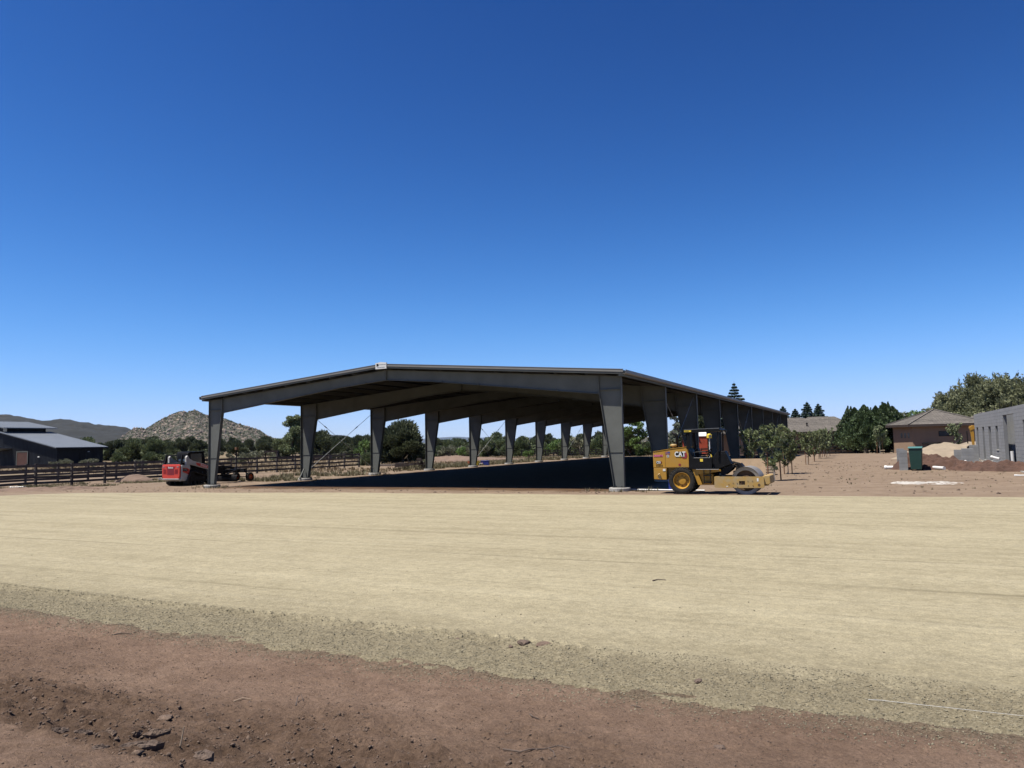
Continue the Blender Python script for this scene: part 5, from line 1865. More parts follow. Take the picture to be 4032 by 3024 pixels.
mb.build('hydraulic_ram', M['darkmetal'], ex)
mb = MB()
mb.prism([(-0.42, 1.10), (-0.10, 1.16), (0.18, 0.98), (0.14, 0.62), (-0.04, 0.46), (-0.02, 0.70), (-0.16, 0.92), (-0.40, 0.98)], -0.24, 0.24, 'y')
mb.build('bucket', M['darkmetal'], ex)
mb = MB()
mb.box(-4.9, -3.1, -0.75, 0.75, 0.75, 1.35)
mb.box(-4.6, -3.4, -0.7, 0.35, 1.35, 2.35)
mb.build('body', M['cyellow'], ex, bevel=0.05)
for s in (-1, 1):
    mb = MB()
    mb.prism([(-4.9, 0.15), (-4.75, 0.0), (-3.15, 0.0), (-3.0, 0.15), (-3.0, 0.40), (-3.15, 0.55), (-4.75, 0.55), (-4.9, 0.40)], s * 0.72 - 0.16, s * 0.72 + 0.16, 'y')
    mb.build('track', M['rubber'], ex)
mb = MB()
mb.box(-4.4, -3.5, -0.5, 0.5, 0.40, 0.78)
mb.build('undercarriage', M['darkmetal'], ex)

# heaps of earth
def heap(name, label, cx, cy, rx, ry, h, m, rot=0.0, n=44, rough=0.35, peaks=((0, 0, 1),), seed=1, cat='dirt pile', lump=0.12, sink=0.06):
    us = np.linspace(-1, 1, n)
    X_, Y_ = np.meshgrid(us, us)
    R_ = np.hypot(X_, Y_)
    Zp = 0
    for px_, py_, a_ in peaks:
        d_ = np.hypot(X_ - px_, Y_ - py_)
        Zp = np.maximum(Zp, a_ * np.clip(1 - d_ / (1.0 - 0.55 * math.hypot(px_, py_)), 0, 1) ** 0.85)
    edge = np.clip((1 - R_) * 4, 0, 1)
    Zp = Zp * h * (1 + rough * fbm(X_ * 3 + seed, Y_ * 3, 4, seed)) * edge + edge * lump * h * fbm(X_ * 9, Y_ * 9 + seed, 3, seed + 3)
    dd, vv = cells(X_ * 9, Y_ * 9, seed + 4)
    Zp = Zp + edge * lump * h * np.clip(0.6 - dd, 0, 1) * vv
    c_, s_ = math.cos(rot), math.sin(rot)
    XX = X_ * rx * c_ - Y_ * ry * s_
    YY = X_ * rx * s_ + Y_ * ry * c_
    base = np.asarray(hz(XX + cx, YY + cy))
    b0 = float(hz(cx, cy))
    ZZ = base - b0 - sink + np.maximum(Zp, -0.02)
    ii = np.arange(n * n).reshape(n, n)
    F_ = np.stack([ii[:-1, :-1], ii[:-1, 1:], ii[1:, 1:], ii[1:, :-1]], -1).reshape(-1, 4)
    me = mesh_np(name, np.stack([XX, YY, ZZ], -1).reshape(-1, 3), F_)
    me.materials.append(m)
    o = link(name, me, None, None, (cx, cy, b0))
    return tag(o, label, cat)
q = G(3735, 1848)
heap('dirt_pile', 'dark brown heap of turned soil right of the green bin', q.x, q.y + 1.6, 2.4, 1.6, 1.30, M['soil'], -0.5, 60, 0.35, ((-0.45, 0.1, 1.0), (0.05, 0.0, 0.70), (0.5, 0, 0.35)), 3, lump=0.20)
qa, qb = G(3775, 1850), G(4090, 1856)
qc = (qa + qb) / 2
heap('dirt_pile', 'long low ridge of clods and dark soil along the foot of the block wall', qc.x, qc.y + 0.2, (qb - qa).length * 0.62, 1.0, 0.60, M['soil'], math.atan2(qb.y - qa.y, qb.x - qa.x), 76, 0.5, ((-0.6, 0, 0.9), (-0.2, 0.1, 0.8), (0.25, 0, 0.9), (0.65, 0, 0.6)), 8, lump=0.40)
q = D(3762, 66)
heap('sand_pile', 'pale tan heap of sand beneath the excavator bucket', q.x, q.y, 5.4, 3.6, 1.55, M['sand'], -0.3, 44, 0.18, ((-0.15, 0, 0.9), (0.3, 0.0, 1.0)), 12, cat='sand pile', lump=0.06)
q = G(508, 1898)
heap('dirt_pile', 'small cone of pale soil by the near left fence', q.x, q.y + 0.7, 1.5, 1.1, 0.66, M['soilpale'], 0.2, 36, 0.2, ((0, 0, 1),), 15, lump=0.08)
q = G(240, 1928)
heap('dirt_pile', 'low windrow of crumbly soil at the far left edge of the gravel', q.x - 2.5, q.y - 0.4, 5.5, 0.8, 0.28, M['soilpale'], 0.15, 50, 0.5, ((-0.5, 0, 1), (0, 0, 0.8), (0.5, 0, 0.7)), 17, lump=0.4)
q = G(1760, 1822)
heap('dirt_pile', 'reddish graded bank of soil beyond the fourth and fifth left columns', q.x, q.y + 4.0, 11, 3.5, 0.8, M['soilpale'], -0.3, 50, 0.3, ((-0.5, 0, 0.8), (0, 0, 1), (0.5, 0, 0.7)), 19, lump=0.1)
q = G(3650, 1902)
heap('chalk_spill', 'patchy white powder spill on the dirt in front of the bin', q.x, q.y, 1.7, 1.1, 0.05, M['chalk'], -0.42, 90, 1.6, ((-0.4, 0.1, 1), (0.0, -.1, .8), (0.35, 0.1, .7), (0.7, 0, .5)), 23, cat='powder spill', lump=0.8, sink=0.022)

# PVC pipes and scraps
def pipe(label, p0, p1, r=0.055, name='pvc_pipe', m=None, lift=None, lift2=None):
    a, b = Vector(p0), Vector(p1)
    a.z += r if lift is None else lift
    b.z += r if lift2 is None else lift2
    d = (b - a)
    mb = MB()
    s = d.normalized()
    mb.cyl((0, 0, 0), d, r, 12)
    mb.cyl(-s * 0.0, s * 0.14, r * 1.25, 12)
    o = mb.build(name, m or M['pvc'], None, loc=a)
    return tag(o, label, 'pipe')
pipe('white plastic pipe on the ground from the first right column past the roller wheel', G(2478, 1931), G(2775, 1935), 0.035)
pipe('long white plastic pipe lying left of the green bin', D(3478, 47), D(3562, 46.2), 0.10, lift=0.12)
pipe('white plastic pipe lying between the bin and the dirt pile', D(3630, 45.6), D(3712, 43.6), 0.10, lift=0.12)
pipe('short white pipe leaning on the dirt clods right of the pile', D(3762, 43.5), D(3798, 43.8), 0.09, lift=0.12, lift2=0.42)
pipe('small white pipe offcut behind the bin', G(3640, 1834), G(3656, 1832), 0.07)
pipe('bent white pipe end on the clods below the slot windows', D(3900, 46) + Vector((0, 0, .46)), D(3932, 45.4) + Vector((0, 0, .34)), 0.07)
q = G(3990, 1844)
pipe('white plastic riser standing upright near the doorway of the block building', q, q + Vector((0, 0, 0.95)), 0.085, lift=-0.05, lift2=0)
pipe('thin white pipe on the bare dirt at the right edge', D(3985, 35.2), D(4060, 34.6), 0.03)
pipe('white plastic scrap lying by the near left fence posts', D(45, 47.5), D(108, 47.6), 0.04)

# red shed behind the roller
q = D(2738, 113)
sd = thing('red_shed', 'small orange red shed with a white roof panel seen through the roller cab', 'shed', (q.x, q.y, float(hz(q.x, q.y))), math.radians(-14))
sd.scale = (1.78, 1.78, 1.62)
mb = MB()
mb.box(-1.05, 1.0, 0, 1.8, 0, 1.85)
mb.prism([(-1.05, 1.85), (0.15, 1.85), (-0.45, 2.35)], 0.0, 1.8, 'y')
mb.build('wall', M['redshed'], sd)
for s in (-1, 1):
    mb = MB()
    mb.prism([(-0.45, 2.37), (-0.45 + s * 0.75, 1.75), (-0.45 + s * 0.75, 1.80), (-0.45, 2.42)], -0.15, 1.95, 'y')
    mb.build('roof_panel', M['greyroof'], sd)
mb = MB()
mb.add([(0.20, -0.05, 1.80), (0.92, -0.05, 1.80), (1.02, 0.95, 2.45), (0.30, 0.95, 2.45), (0.20, -0.02, 1.76), (0.92, -0.02, 1.76), (1.02, 0.98, 2.41), (0.30, 0.98, 2.41)], [(0, 1, 2, 3), (7, 6, 5, 4), (0, 4, 5, 1), (1, 5, 6, 2), (2, 6, 7, 3), (3, 7, 4, 0)])
mb.build('white_panel', M['white'], sd)
mb = MB()
mb.add([(0.94, 0.0, 1.85), (1.0, 0.0, 1.85), (1.0, 0.98, 2.40), (1.0, 0.98, 1.85)], [(0, 1, 2), (1, 3, 2)])
mb.build('gable_cheek', M['redshed'], sd)
mb = MB()
mb.box(-0.75, -0.05, -0.04, 0.0, 0.05, 1.7)
mb.build('door', M['redshed'], sd)

# plywood sheet and pallet behind the drum
q = D(2918, 43.5)
t = thing('plywood_sheet', 'tan plywood sheet leaning on edge behind the roller hitch', 'sheet', q, -YAW + 0.15)
mb = MB()
mb.add([(-1.3, 0, 0), (1.3, 0, 0), (1.3, 0.35, 0.95), (-1.3, 0.35, 0.95), (-1.3, 0.03, 0), (1.3, 0.03, 0), (1.3, 0.38, 0.95), (-1.3, 0.38, 0.95)], [(0, 1, 2, 3), (7, 6, 5, 4), (0, 4, 5, 1), (3, 2, 6, 7), (0, 3, 7, 4), (1, 5, 6, 2)])
mb.build('panel', M['ply'], t)
mb = MB()
mb.bar((-0.9, 0.9, 0), (-0.9, 0.37, 0.9), 0.08, 0.04)
mb.bar((0.9, 0.9, 0), (0.9, 0.37, 0.9), 0.08, 0.04)
mb.build('prop', M['oldwood'], t)
q = G(3010, 1868)
t = thing('wooden_pallet', 'stack of weathered pallet boards on the dirt right of the roller drum', 'pallet', q, -YAW + 0.1)
for lay in range(3):
    for k in range(5):
        mb = MB()
        mb.box(-0.6, 0.6, -0.5 + k * 0.22, -0.5 + k * 0.22 + 0.14, 0.10 + lay * 0.15, 0.125 + lay * 0.15)
        mb.build('slat', M['oldwood'], t)
    for x in (-0.55, 0.0, 0.55):
        mb = MB()
        mb.box(x - 0.05, x + 0.05, -0.5, 0.52, lay * 0.15, 0.098 + lay * 0.15)
        mb.build('bearer', M['oldwood'], t)

# gooseneck flatbed trailer in the field
q = D(1185, 112)
t = thing('flatbed_trailer', 'dark gooseneck flatbed trailer parked in the field behind the second column', 'trailer', (q.x, q.y, float(hz(q.x, q.y))), math.radians(4))
mb = MB()
mb.box(-3.4, 4.4, -1.15, 1.15, 0.72, 0.95)
mb.box(-3.4, 4.4, -1.2, -1.15, 0.60, 0.98)
mb.build('deck', M['rustiron'], t)
mb = MB()
mb.bar((-3.3, -0.5, 0.9), (-3.5, -0.4, 1.75), 0.2, 0.3)
mb.bar((-3.3, 0.5, 0.9), (-3.5, 0.4, 1.75), 0.2, 0.3)
mb.prism([(-5.4, 1.55), (-5.1, 1.85), (-3.3, 1.9), (-3.3, 1.65)], -0.55, 0.55, 'y')
mb.bar((-5.2, 0, 1.6), (-5.2, 0, 0.9), 0.16, 0.16)
mb.build('gooseneck', M['rustiron'], t)
for x in (0.6, 1.5):
    for s in (-1, 1):
        tyre(t, x, s * 0.98, 0.38, 0.24, 0.20, s, M['greyroof'], 12)
mb = MB()
mb.bar((-3.0, -0.8, 0.75), (-3.0, -0.8, 0.0), 0.10, 0.10)
mb.bar((-3.0, 0.8, 0.75), (-3.0, 0.8, 0.0), 0.10, 0.10)
mb.box(3.9, 4.4, -1.15, 1.15, 0.3, 0.72)
mb.build('landing_leg', M['rustiron'], t)

# old farm implement beside the fourth column
q = G(1618, 1850)
t = thing('farm_implement', 'rusty old drag harrow with wheels left of the fourth left-hand column', 'implement', q, math.radians(-12))
for x, s in ((0.95, -1), (0.95, 1)):
    mb = MB()
    mb.lathe([(0.42, -0.03), (0.46, -0.03), (0.46, 0.03), (0.42, 0.03), (0.42, -0.03)], (x, s * 0.55, 0.46), 'y', 20)
    for k in range(6):
        a = k * math.pi / 3
        mb.bar((x, s * 0.55, 0.46), (x + 0.43 * math.cos(a), s * 0.55, 0.46 + 0.43 * math.sin(a)), 0.03, 0.03)
    mb.build('iron_wheel', M['rustiron'], t)
mb = MB()
mb.bar((-1.5, 0, 0.45), (1.5, 0, 0.60), 0.14, 0.14)
mb.bar((0.95, -0.6, 0.46), (0.95, 0.6, 0.46), 0.09, 0.09)
mb.bar((-1.3, -0.5, 0.35), (0.6, -0.5, 0.55), 0.12, 0.20)
mb.bar((-1.3, 0.5, 0.35), (0.6, 0.5, 0.55), 0.12, 0.20)
mb.box(-1.25, -0.35, -0.5, 0.5, 0.30, 0.62)
mb.build('frame', M['rustiron'], t)
mb = MB()
mb.bar((-0.2, 0.1, 0.6), (-0.35, 0.1, 1.05), 0.10, 0.05)
mb.bar((0.5, 0.1, 0.6), (0.75, 0.1, 1.0), 0.06, 0.05)
mb.box(0.6, 1.0, -0.2, 0.2, 0.72, 1.02)
mb.build('lever', M['rustiron'], t)
for k in range(6):
    mb = MB()
    mb.bar((-1.3 + k * 0.3, -0.45 + 0.1 * (k % 3), 0.35), (-1.45 + k * 0.3, -0.45 + 0.1 * (k % 3), 0.0), 0.05, 0.03)
    mb.build('tine', M['rustiron'], t)

# weathered timbers on the ground
for k, (px, py, w_, lab) in enumerate(((1560, 1835, 5.0, 'weathered timber lying behind the old harrow, nearest of three'), (1600, 1822, 6.0, 'weathered timber lying behind the old harrow, middle of three'), (1640, 1813, 6.5, 'weathered timber lying behind the old harrow, farthest of three'))):
    q = G(px, py)
    mb = MB()
    mb.box(-w_ / 2, w_ / 2, -0.14, 0.14, -0.02, 0.22)
    o = mb.build('timber', M['oldwood'], None, loc=q, bevel=0.015)
    o.rotation_euler = (0, 0, -0.08 + 0.03 * k)
    tag(o, lab, 'timber')
# ------------------------------------------------------------------ vegetation
def leaf_mesh(name, C, size, m, aspect=1.0, axis=None, up=0.0):
    """one quad per leaf at C (n,3); axis (n,3) optional long direction"""
    n = len(C)
    d = rng.normal(0, 1, (n, 3)) if axis is None else axis + rng.normal(0, 0.35, (n, 3))
    d /= np.linalg.norm(d, axis=1)[:, None] + 1e-9
    q = rng.normal(0, 1, (n, 3))
    q[:, 2] += up
    s = np.cross(d, q)
    s /= np.linalg.norm(s, axis=1)[:, None] + 1e-9
    sz = size * rng.uniform(0.6, 1.35, n)
    a, b = d * (sz * aspect)[:, None] * 0.5, s * sz[:, None] * 0.5
    V = np.stack([C - a - b * 0.5, C - a * 0.1 + b * -1.0, C + a, C - a * 0.1 + b], 1)
    me = mesh_np(name, V.reshape(-1, 3), np.arange(n * 4).reshape(n, 4))
    me.materials.append(m)
    return me

def ball(n, shell=0.55):
    d = rng.normal(0, 1, (n, 3))
    d /= np.linalg.norm(d, axis=1)[:, None]
    r = (shell + (1 - shell) * rng.random(n)) * (0.8 + 0.25 * rng.random(n))
    return d * r[:, None]

def clump_points(clumps, per):
    P = []
    for (x, y, z, rx, ry, rz_) in clumps:
        k = max(8, int(per * rx * rz_))
        P.append(ball(k) * np.array([rx, ry, rz_]) + np.array([x, y, z]))
    return np.concatenate(P)

def trunk_mesh(limbs, m, n=7):
    b = MB()
    for pts, rs in limbs:
        b.tube(pts, rs, n)
    return b.mesh('trunk', m)

def juniper(seed, h=4.0, w=4.2, m='juniper', leaf=0.17, per=560, skirt=0.35, nc=26):
    r_ = random.Random(seed)
    cl = []
    for k in range(nc):
        t = r_.random() ** 0.8
        z = h * (skirt * 0.4 + (0.92 - skirt * 0.4) * t)
        env = (w / 2) * (0.62 + 0.5 * math.sin(math.pi * min(1, (t * 0.8 + 0.22)))) * (1 - 0.55 * t ** 3)
        a = r_.uniform(0, 6.283)
        rad = env * r_.uniform(0.25, 0.85)
        s = r_.uniform(0.12, 0.24) * w
        cl.append((rad * math.cos(a), rad * math.sin(a), z - s * 0.2, s, s, s * r_.uniform(0.7, 1.1)))
    P = clump_points(cl, per)
    P = P[P[:, 2] > 0.05]
    out = P - np.array([0, 0, h * 0.3])
    crown = leaf_mesh('crown', P, leaf, M[m], 1.7, out / np.linalg.norm(out, axis=1)[:, None] + np.array([0, 0, 0.5]))
    limbs = [([(0, 0, -0.2), (0.05, 0, h * 0.2), (0.1, 0.05, h * 0.5)], [0.18, 0.14, 0.05])]
    for k in range(5):
        a = k * 1.257 + r_.random()
        limbs.append(([(0, 0, h * 0.1), (w * 0.15 * math.cos(a), w * 0.15 * math.sin(a), h * 0.32), (w * 0.33 * math.cos(a), w * 0.33 * math.sin(a), h * 0.55)], [0.10, 0.07, 0.03]))
    return {'crown': crown, 'trunk': trunk_mesh(limbs, M['bark']), 'h': h}

def open_tree(seed, h=7.5, w=6.0, m='juniperlight', leaf=0.16, per=420, bare=0.3, nc=34, bark='bark'):
    r_ = random.Random(seed)
    cl, limbs = [], [([(0, 0, -0.2), (0.08, 0.03, h * 0.25), (-0.05, 0.06, h * 0.5), (0.05, 0, h * 0.85)], [0.20, 0.16, 0.11, 0.03])]
    for k in range(nc):
        t = r_.random()
        z = h * (bare + (0.95 - bare) * t)
        env = (w / 2) * math.sin(math.pi * (0.22 + 0.72 * t)) ** 0.7
        a = r_.uniform(0, 6.283)
        rad = env * r_.uniform(0.2, 0.9)
        s = r_.uniform(0.07, 0.14) * w
        c = (rad * math.cos(a), rad * math.sin(a), z)
        cl.append((*c, s * 1.15, s * 1.15, s * 0.85))
        if k % 2 == 0:
            z0 = max(h * 0.18, z - rad * 0.8)
            limbs.append(([(0, 0, z0), (c[0] * 0.5, c[1] * 0.5, z0 + (z - z0) * 0.6), c], [0.07, 0.045, 0.015]))
    P = clump_points(cl, per)
    return {'crown': leaf_mesh('crown', P, leaf, M[m], 1.6), 'trunk': trunk_mesh(limbs, M[bark]), 'h': h}

def cypress(seed, h=5.0, w=3.2, m='cypress', leaf=0.115, n=14000):
    r_ = np.random.default_rng(seed)
    t = r_.random(n) ** 0.75
    a = r_.uniform(0, 6.283, n)
    lob = 1 + 0.22 * np.sin(a * 5 + t * 9 + seed) + 0.14 * np.sin(a * 9 - t * 17)
    env = (w / 2) * np.minimum(1, (0.42 + t * 3.2)) * (1 - t) ** 0.95 * 1.45 * lob
    rad = env * (0.55 + 0.48 * r_.random(n) ** 0.5)
    z = 0.08 * h + t * h * 0.92
    P = np.stack([rad * np.cos(a), rad * np.sin(a), z], 1)
    ax = np.stack([0.45 * np.cos(a), 0.45 * np.sin(a), np.ones(n)], 1)
    tips = []
    for k in range(7):
        b_, q_ = r_.uniform(0, 6.283), r_.uniform(0.1, 0.32) * w
        zt_ = r_.uniform(0.78, 1.04) * h
        k_ = 260
        tt = r_.random(k_)
        rr_ = 0.30 * (1 - tt) * w * 0.45
        aa = r_.uniform(0, 6.283, k_)
        tips.append(np.stack([q_ * np.cos(b_) * (1 - tt * .4) + rr_ * np.cos(aa), q_ * np.sin(b_) * (1 - tt * .4) + rr_ * np.sin(aa), zt_ - (1 - tt) * 0.4 * h], 1))
    tips = np.concatenate(tips)
    P = np.concatenate([P, tips])
    ax = np.concatenate([ax, np.tile([[0, 0, 1.0]], (len(tips), 1))])
    return {'crown': leaf_mesh('crown', P, leaf, M[m], 2.0, ax), 'trunk': trunk_mesh([([(0, 0, -0.2), (0, 0, h * 0.3), (0, 0, h * 0.8)], [0.2, 0.16, 0.03])], M['bark']), 'h': h}

def deodar(seed, h=10.0, w=5.0, m='deodar'):
    r_ = random.Random(seed)
    P, AX = [], []
    limbs = [([(0, 0, -0.2), (0, 0, h * 0.5), (0.05, 0, h)], [0.22, 0.13, 0.015])]
    tiers = 21
    for i in range(tiers):
        t = i / (tiers - 1)
        z = h * (0.14 + 0.82 * t)
        L_ = (w / 2) * (1 - t) ** 0.8 * r_.uniform(0.8, 1.15) + 0.12
        nb_ = 7 if t < 0.8 else 5
        for k in range(nb_):
            a = k * 6.283 / nb_ + i * 0.9 + r_.uniform(-.3, .3)
            ll = L_ * r_.uniform(0.7, 1.1)
            end = (ll * math.cos(a), ll * math.sin(a), z + ll * 0.10 - 0.05 * ll * ll)
            limbs.append(([(0, 0, z), (end[0] * .5, end[1] * .5, z + ll * 0.12), end], [0.04, 0.03, 0.01]))
            for j in range(int(40 + 80 * ll)):
                s = r_.random() ** 0.7
                wd = 0.22 * ll * (1 - s * 0.6) + 0.05
                ox, oy = -math.sin(a) * r_.uniform(-wd, wd), math.cos(a) * r_.uniform(-wd, wd)
                zz = z + ll * s * 0.16 - 0.10 * (ll * s) ** 2 + r_.uniform(-0.18, 0.05)
                P.append((ll * s * math.cos(a) + ox, ll * s * math.sin(a) + oy, zz))
                AX.append((math.cos(a), math.sin(a), -0.15))
    return {'crown': leaf_mesh('crown', np.array(P), 0.17, M[m], 1.8, np.array(AX)), 'trunk': trunk_mesh(limbs, M['bark']), 'h': h}

def mesquite(seed, h=6.5, w=13.0, m='mesquite', leaf=0.11, nc=300):
    r_ = random.Random(seed)
    limbs, P, AX = [], [], []
    for k in range(7):
        a = k * 0.9 + r_.uniform(-.3, .3)
        rr_ = w * r_.uniform(0.18, 0.36)
        mid = (rr_ * 0.45 * math.cos(a), rr_ * 0.45 * math.sin(a), h * 0.38)
        limbs.append(([(0.2 * math.cos(a), 0.2 * math.sin(a), -0.2), mid, (rr_ * math.cos(a), rr_ * math.sin(a), h * r_.uniform(0.6, 0.8))], [0.24, 0.15, 0.04]))
    for k in range(nc):
        a, q = r_.uniform(0, 6.283), r_.random() ** 0.55
        rad = q * w / 2
        top = h * (1 - 0.55 * q ** 2.2) * r_.uniform(0.86, 1.03)
        z = top - r_.random() ** 1.6 * h * 0.42
        s = r_.uniform(0.45, 0.9)
        c = np.array([rad * math.cos(a), rad * math.sin(a), z])
        if k % 3 == 0:
            limbs.append(([(c[0] * .55, c[1] * .55, h * 0.45), tuple(c * np.array([.8, .8, .85])), tuple(c)], [0.06, 0.035, 0.012]))
        n_ = 170
        # sprays: short drooping strings of leaflets
        sp_ = ball(14, 0.3) * np.array([s, s, s * 0.55]) + c
        d_ = rng.normal(0, 1, (14, 3))
        d_[:, 2] = -0.15 + 0.35 * d_[:, 2]
        d_ += (c / (np.linalg.norm(c) + 1e-6)) * 0.9
        d_ /= np.linalg.norm(d_, axis=1)[:, None]
        for g in range(14):
            tt = rng.random(20)[:, None]
            P.append(sp_[g] + d_[g] * tt * 0.8 + rng.normal(0, 0.06, (20, 3)))
            AX.append(np.tile(d_[g], (20, 1)))
    return {'crown': leaf_mesh('crown', np.concatenate(P), leaf, M[m], 1.9, np.concatenate(AX)), 'trunk': trunk_mesh(limbs, M['bark']), 'h': h}

def sapling(seed, h=2.8):
    r_ = random.Random(seed)
    limbs = [([(0, 0, -0.1), (0.02, 0.01, 0.9), (-0.03, 0.02, h * 0.62), (0.04, 0, h * 0.95)], [0.030, 0.025, 0.016, 0.005])]
    P, AX = [], []
    ends = []
    for k in range(r_.randint(15, 22)):
        t = r_.uniform(0.14, 0.80)
        z0 = h * t
        a = k * 2.4 + r_.uniform(-.4, .4)
        L_ = (0.30 + 0.42 * math.sin(math.pi * t)) * r_.uniform(0.6, 1.2)
        mid = (L_ * 0.5 * math.cos(a), L_ * 0.5 * math.sin(a), z0 + L_ * 0.55)
        end = (L_ * 0.95 * math.cos(a), L_ * 0.95 * math.sin(a), min(h, z0 + L_ * 1.25))
        limbs.append(([(0, 0, z0), mid, end], [0.014, 0.009, 0.004]))
        ends += [mid, end, tuple((np.array(mid) + np.array(end)) / 2)]
    for z in np.linspace(h * 0.5, h * 0.98, 8):
        ends.append((r_.uniform(-.1, .1), r_.uniform(-.1, .1), z))
    for c in ends:
        k = r_.randint(17, 25)
        p_ = ball(k, 0.2) * 0.20 + np.array(c) + np.array([0.03, 0.0, -0.02])
        P.append(p_)
        AX.append(np.tile([[0.6, 0.1, -0.6]], (k, 1)))      # leaves hang and trail with the wind
    return {'crown': leaf_mesh('crown', np.concatenate(P), 0.115, M['sapleaf'], 1.5, np.concatenate(AX), 0.6), 'trunk': trunk_mesh(limbs, M['barkpale'], 6), 'h': h}

def brush(seed, h=1.6, w=2.6, m='brush', leaf=0.13, nc=14, per=520):
    r_ = random.Random(seed)
    cl = []
    for k in range(nc):
        a, q = r_.uniform(0, 6.283), r_.random() ** 0.6 * w * 0.38
        s = r_.uniform(0.16, 0.30) * w * 0.6
        cl.append((q * math.cos(a), q * math.sin(a), h * r_.uniform(0.28, 0.75), s, s, s * 0.8))
    P = clump_points(cl, per)
    P = P[P[:, 2] > 0.03]
    limbs = [([(0, 0, -0.1), (0.2 * math.cos(a), 0.2 * math.sin(a), h * 0.35), (0.5 * math.cos(a), 0.5 * math.sin(a), h * 0.7)], [0.05, 0.03, 0.01]) for a in (0.3, 1.6, 2.9, 4.1, 5.3)]
    return {'crown': leaf_mesh('crown', P, leaf, M[m], 1.8, np.tile([[0, 0, 0.8]], (len(P), 1))), 'trunk': trunk_mesh(limbs, M['bark']), 'h': h}

def plant(proto, name, loc, h, label, cat, group=None, rot=None, wide=1.0):
    s = h / proto['h']
    t = thing(name, label, cat, loc, random.uniform(0, 6.28) if rot is None else rot, group)
    t.scale = (s * wide, s * wide, s)
    for k in ('crown', 'trunk'):
        o = bpy.data.objects.new(k, proto[k])
        COL.objects.link(o)
        o.parent = t
    return t

JU = [juniper(k, 4.0, 4.2 + 0.5 * (k % 3), 'juniper') for k in range(4)]
JL = [juniper(20 + k, 3.6, 4.4, 'juniperlight', 0.17) for k in range(3)]
BR = [brush(30 + k) for k in range(3)]
LG = [brush(40 + k, 2.4, 3.2, 'bright', 0.15) for k in range(2)]

# --- named trees seen through and beside the arena
q = D(1152, 118)
plant(open_tree(5, 7.4, 6.4, 'juniperlight', 0.15, 900, 0.24, 46), 'pine_tree', q, 7.3, 'tall open grey-green pine left of the second column, trunk showing', 'tree', rot=0.6)
big = juniper(9, 5.2, 7.4, 'juniper', 0.17, 620, 0.5, 44)
plant(big, 'juniper_tree', D(1586, 94), 5.0, 'very large dark round juniper between the third and fourth left columns', 'tree', rot=1.0)
plant(LG[0], 'leafy_shrub', D(1443, 128), 3.9, 'bright green leafy shrub just left of the third column', 'shrub', rot=0.2)
plant(JL[0], 'low_bush', D(1443, 84), 1.5, 'low olive bush at the foot of the third left column', 'bush')
plant(BR[1], 'low_bush', D(1665, 66.5), 1.0, 'small grey bush right beside the fourth left column', 'bush')
plant(LG[1], 'low_bush', D(2082, 95), 1.5, 'bright green bush by the far fence between the sixth and seventh left columns', 'bush')
plant(LG[0], 'leafy_shrub', D(1822, 150), 2.6, 'yellow-green shrub behind the fence between the fourth and fifth columns', 'shrub', rot=2.2)
plant(open_tree(15, 6.2, 4.6, 'bright', 0.16, 560, 0.05, 40), 'leafy_tree', D(2515, 113), 7.2, 'leafy green tree behind the first right column and roller hood', 'tree', rot=0.3)
plant(JU[1], 'juniper_bush', D(2480, 116), 3.7, 'dark round bush beneath the leafy green tree behind the roller', 'bush')
plant(open_tree(16, 8.4, 4.4, 'poplar', 0.17, 520, 0.05, 44, 'barkpale'), 'silver_poplar', D(2668, 119), 9.6, 'pale silver-leaved poplar seen above the roller hood', 'tree', rot=1.3)
plant(JU[2], 'juniper_tree', D(2765, 128), 7.8, 'dark juniper seen between the third and fourth right columns', 'tree')
cy = [cypress(51, 5.2, 3.6), cypress(52, 6.0, 3.4), cypress(53, 5.6, 4.0)]
plant(cy[1], 'cypress_tree', D(2735, 122), 6.0, 'green upright cypress right behind the roller canopy', 'tree')
plant(cy[2], 'cypress_tree', D(2855, 114), 8.0, 'tall green cypress seen between the fourth and fifth right columns', 'tree')
plant(cy[1], 'cypress_tree', D(2913, 113), 6.6, 'narrow green cypress seen between the fifth and sixth right columns', 'tree')
de = [deodar(61, 11.0, 7.4), deodar(62, 9.0, 7.0)]
plant(de[0], 'deodar_tree', D(2900, 112), 11.0, 'tall pointed conifer rising above the arena roof', 'tree', rot=0.5)
for px, d_, h_, lab in ((3038, 125, 7.2, 'tiny conifer tip just above the arena eave, leftmost of the row'), (3089, 122, 8.0, 'conifer tip at the far end of the arena roof, beside its corner'), (3137, 128, 7.9, 'small conifer top above the tan house roof, first past the arena'), (3186, 126, 8.9, 'conifer top above the tan house ridge, tallest of the row'), (3229, 126, 8.6, 'broad conifer top above the tan house, rightmost of the row')):
    plant(de[1], 'deodar_tree', D(px, d_), h_, lab, 'tree', 'conifers behind the tan house')
for px, d_, h_, k, lab in ((3372, 104, 6.3, 0, 'leftmost of the big green cypresses between the two tan houses'), (3410, 100, 6.4, 2, 'second from left of the big cypresses between the houses'), (3456, 101, 6.3, 1, 'middle of the big cypresses between the houses'), (3492, 104, 6.8, 0, 'second from right of the big cypresses between the houses'), (3522, 106, 6.5, 2, 'rightmost of the big cypresses, next to the brown house'), (3347, 118, 6.5, 1, 'thin pointed cypress behind the left side of the cypress group')):
    plant(cy[k], 'cypress_tree', D(px, d_), h_, lab, 'tree', 'cypresses between the houses', wide=1.3 if px != 3347 else 0.8)
plant(mesquite(71), 'mesquite_tree', D(3905, 112), 10.6, 'huge feathery mesquite towering over the brown house', 'tree', rot=0.4, wide=0.82)
plant(mesquite(72, 6.0, 10.0), 'mesquite_tree', D(4050, 104), 9.3, 'mesquite crown at the right edge above the block building', 'tree', rot=1.4)
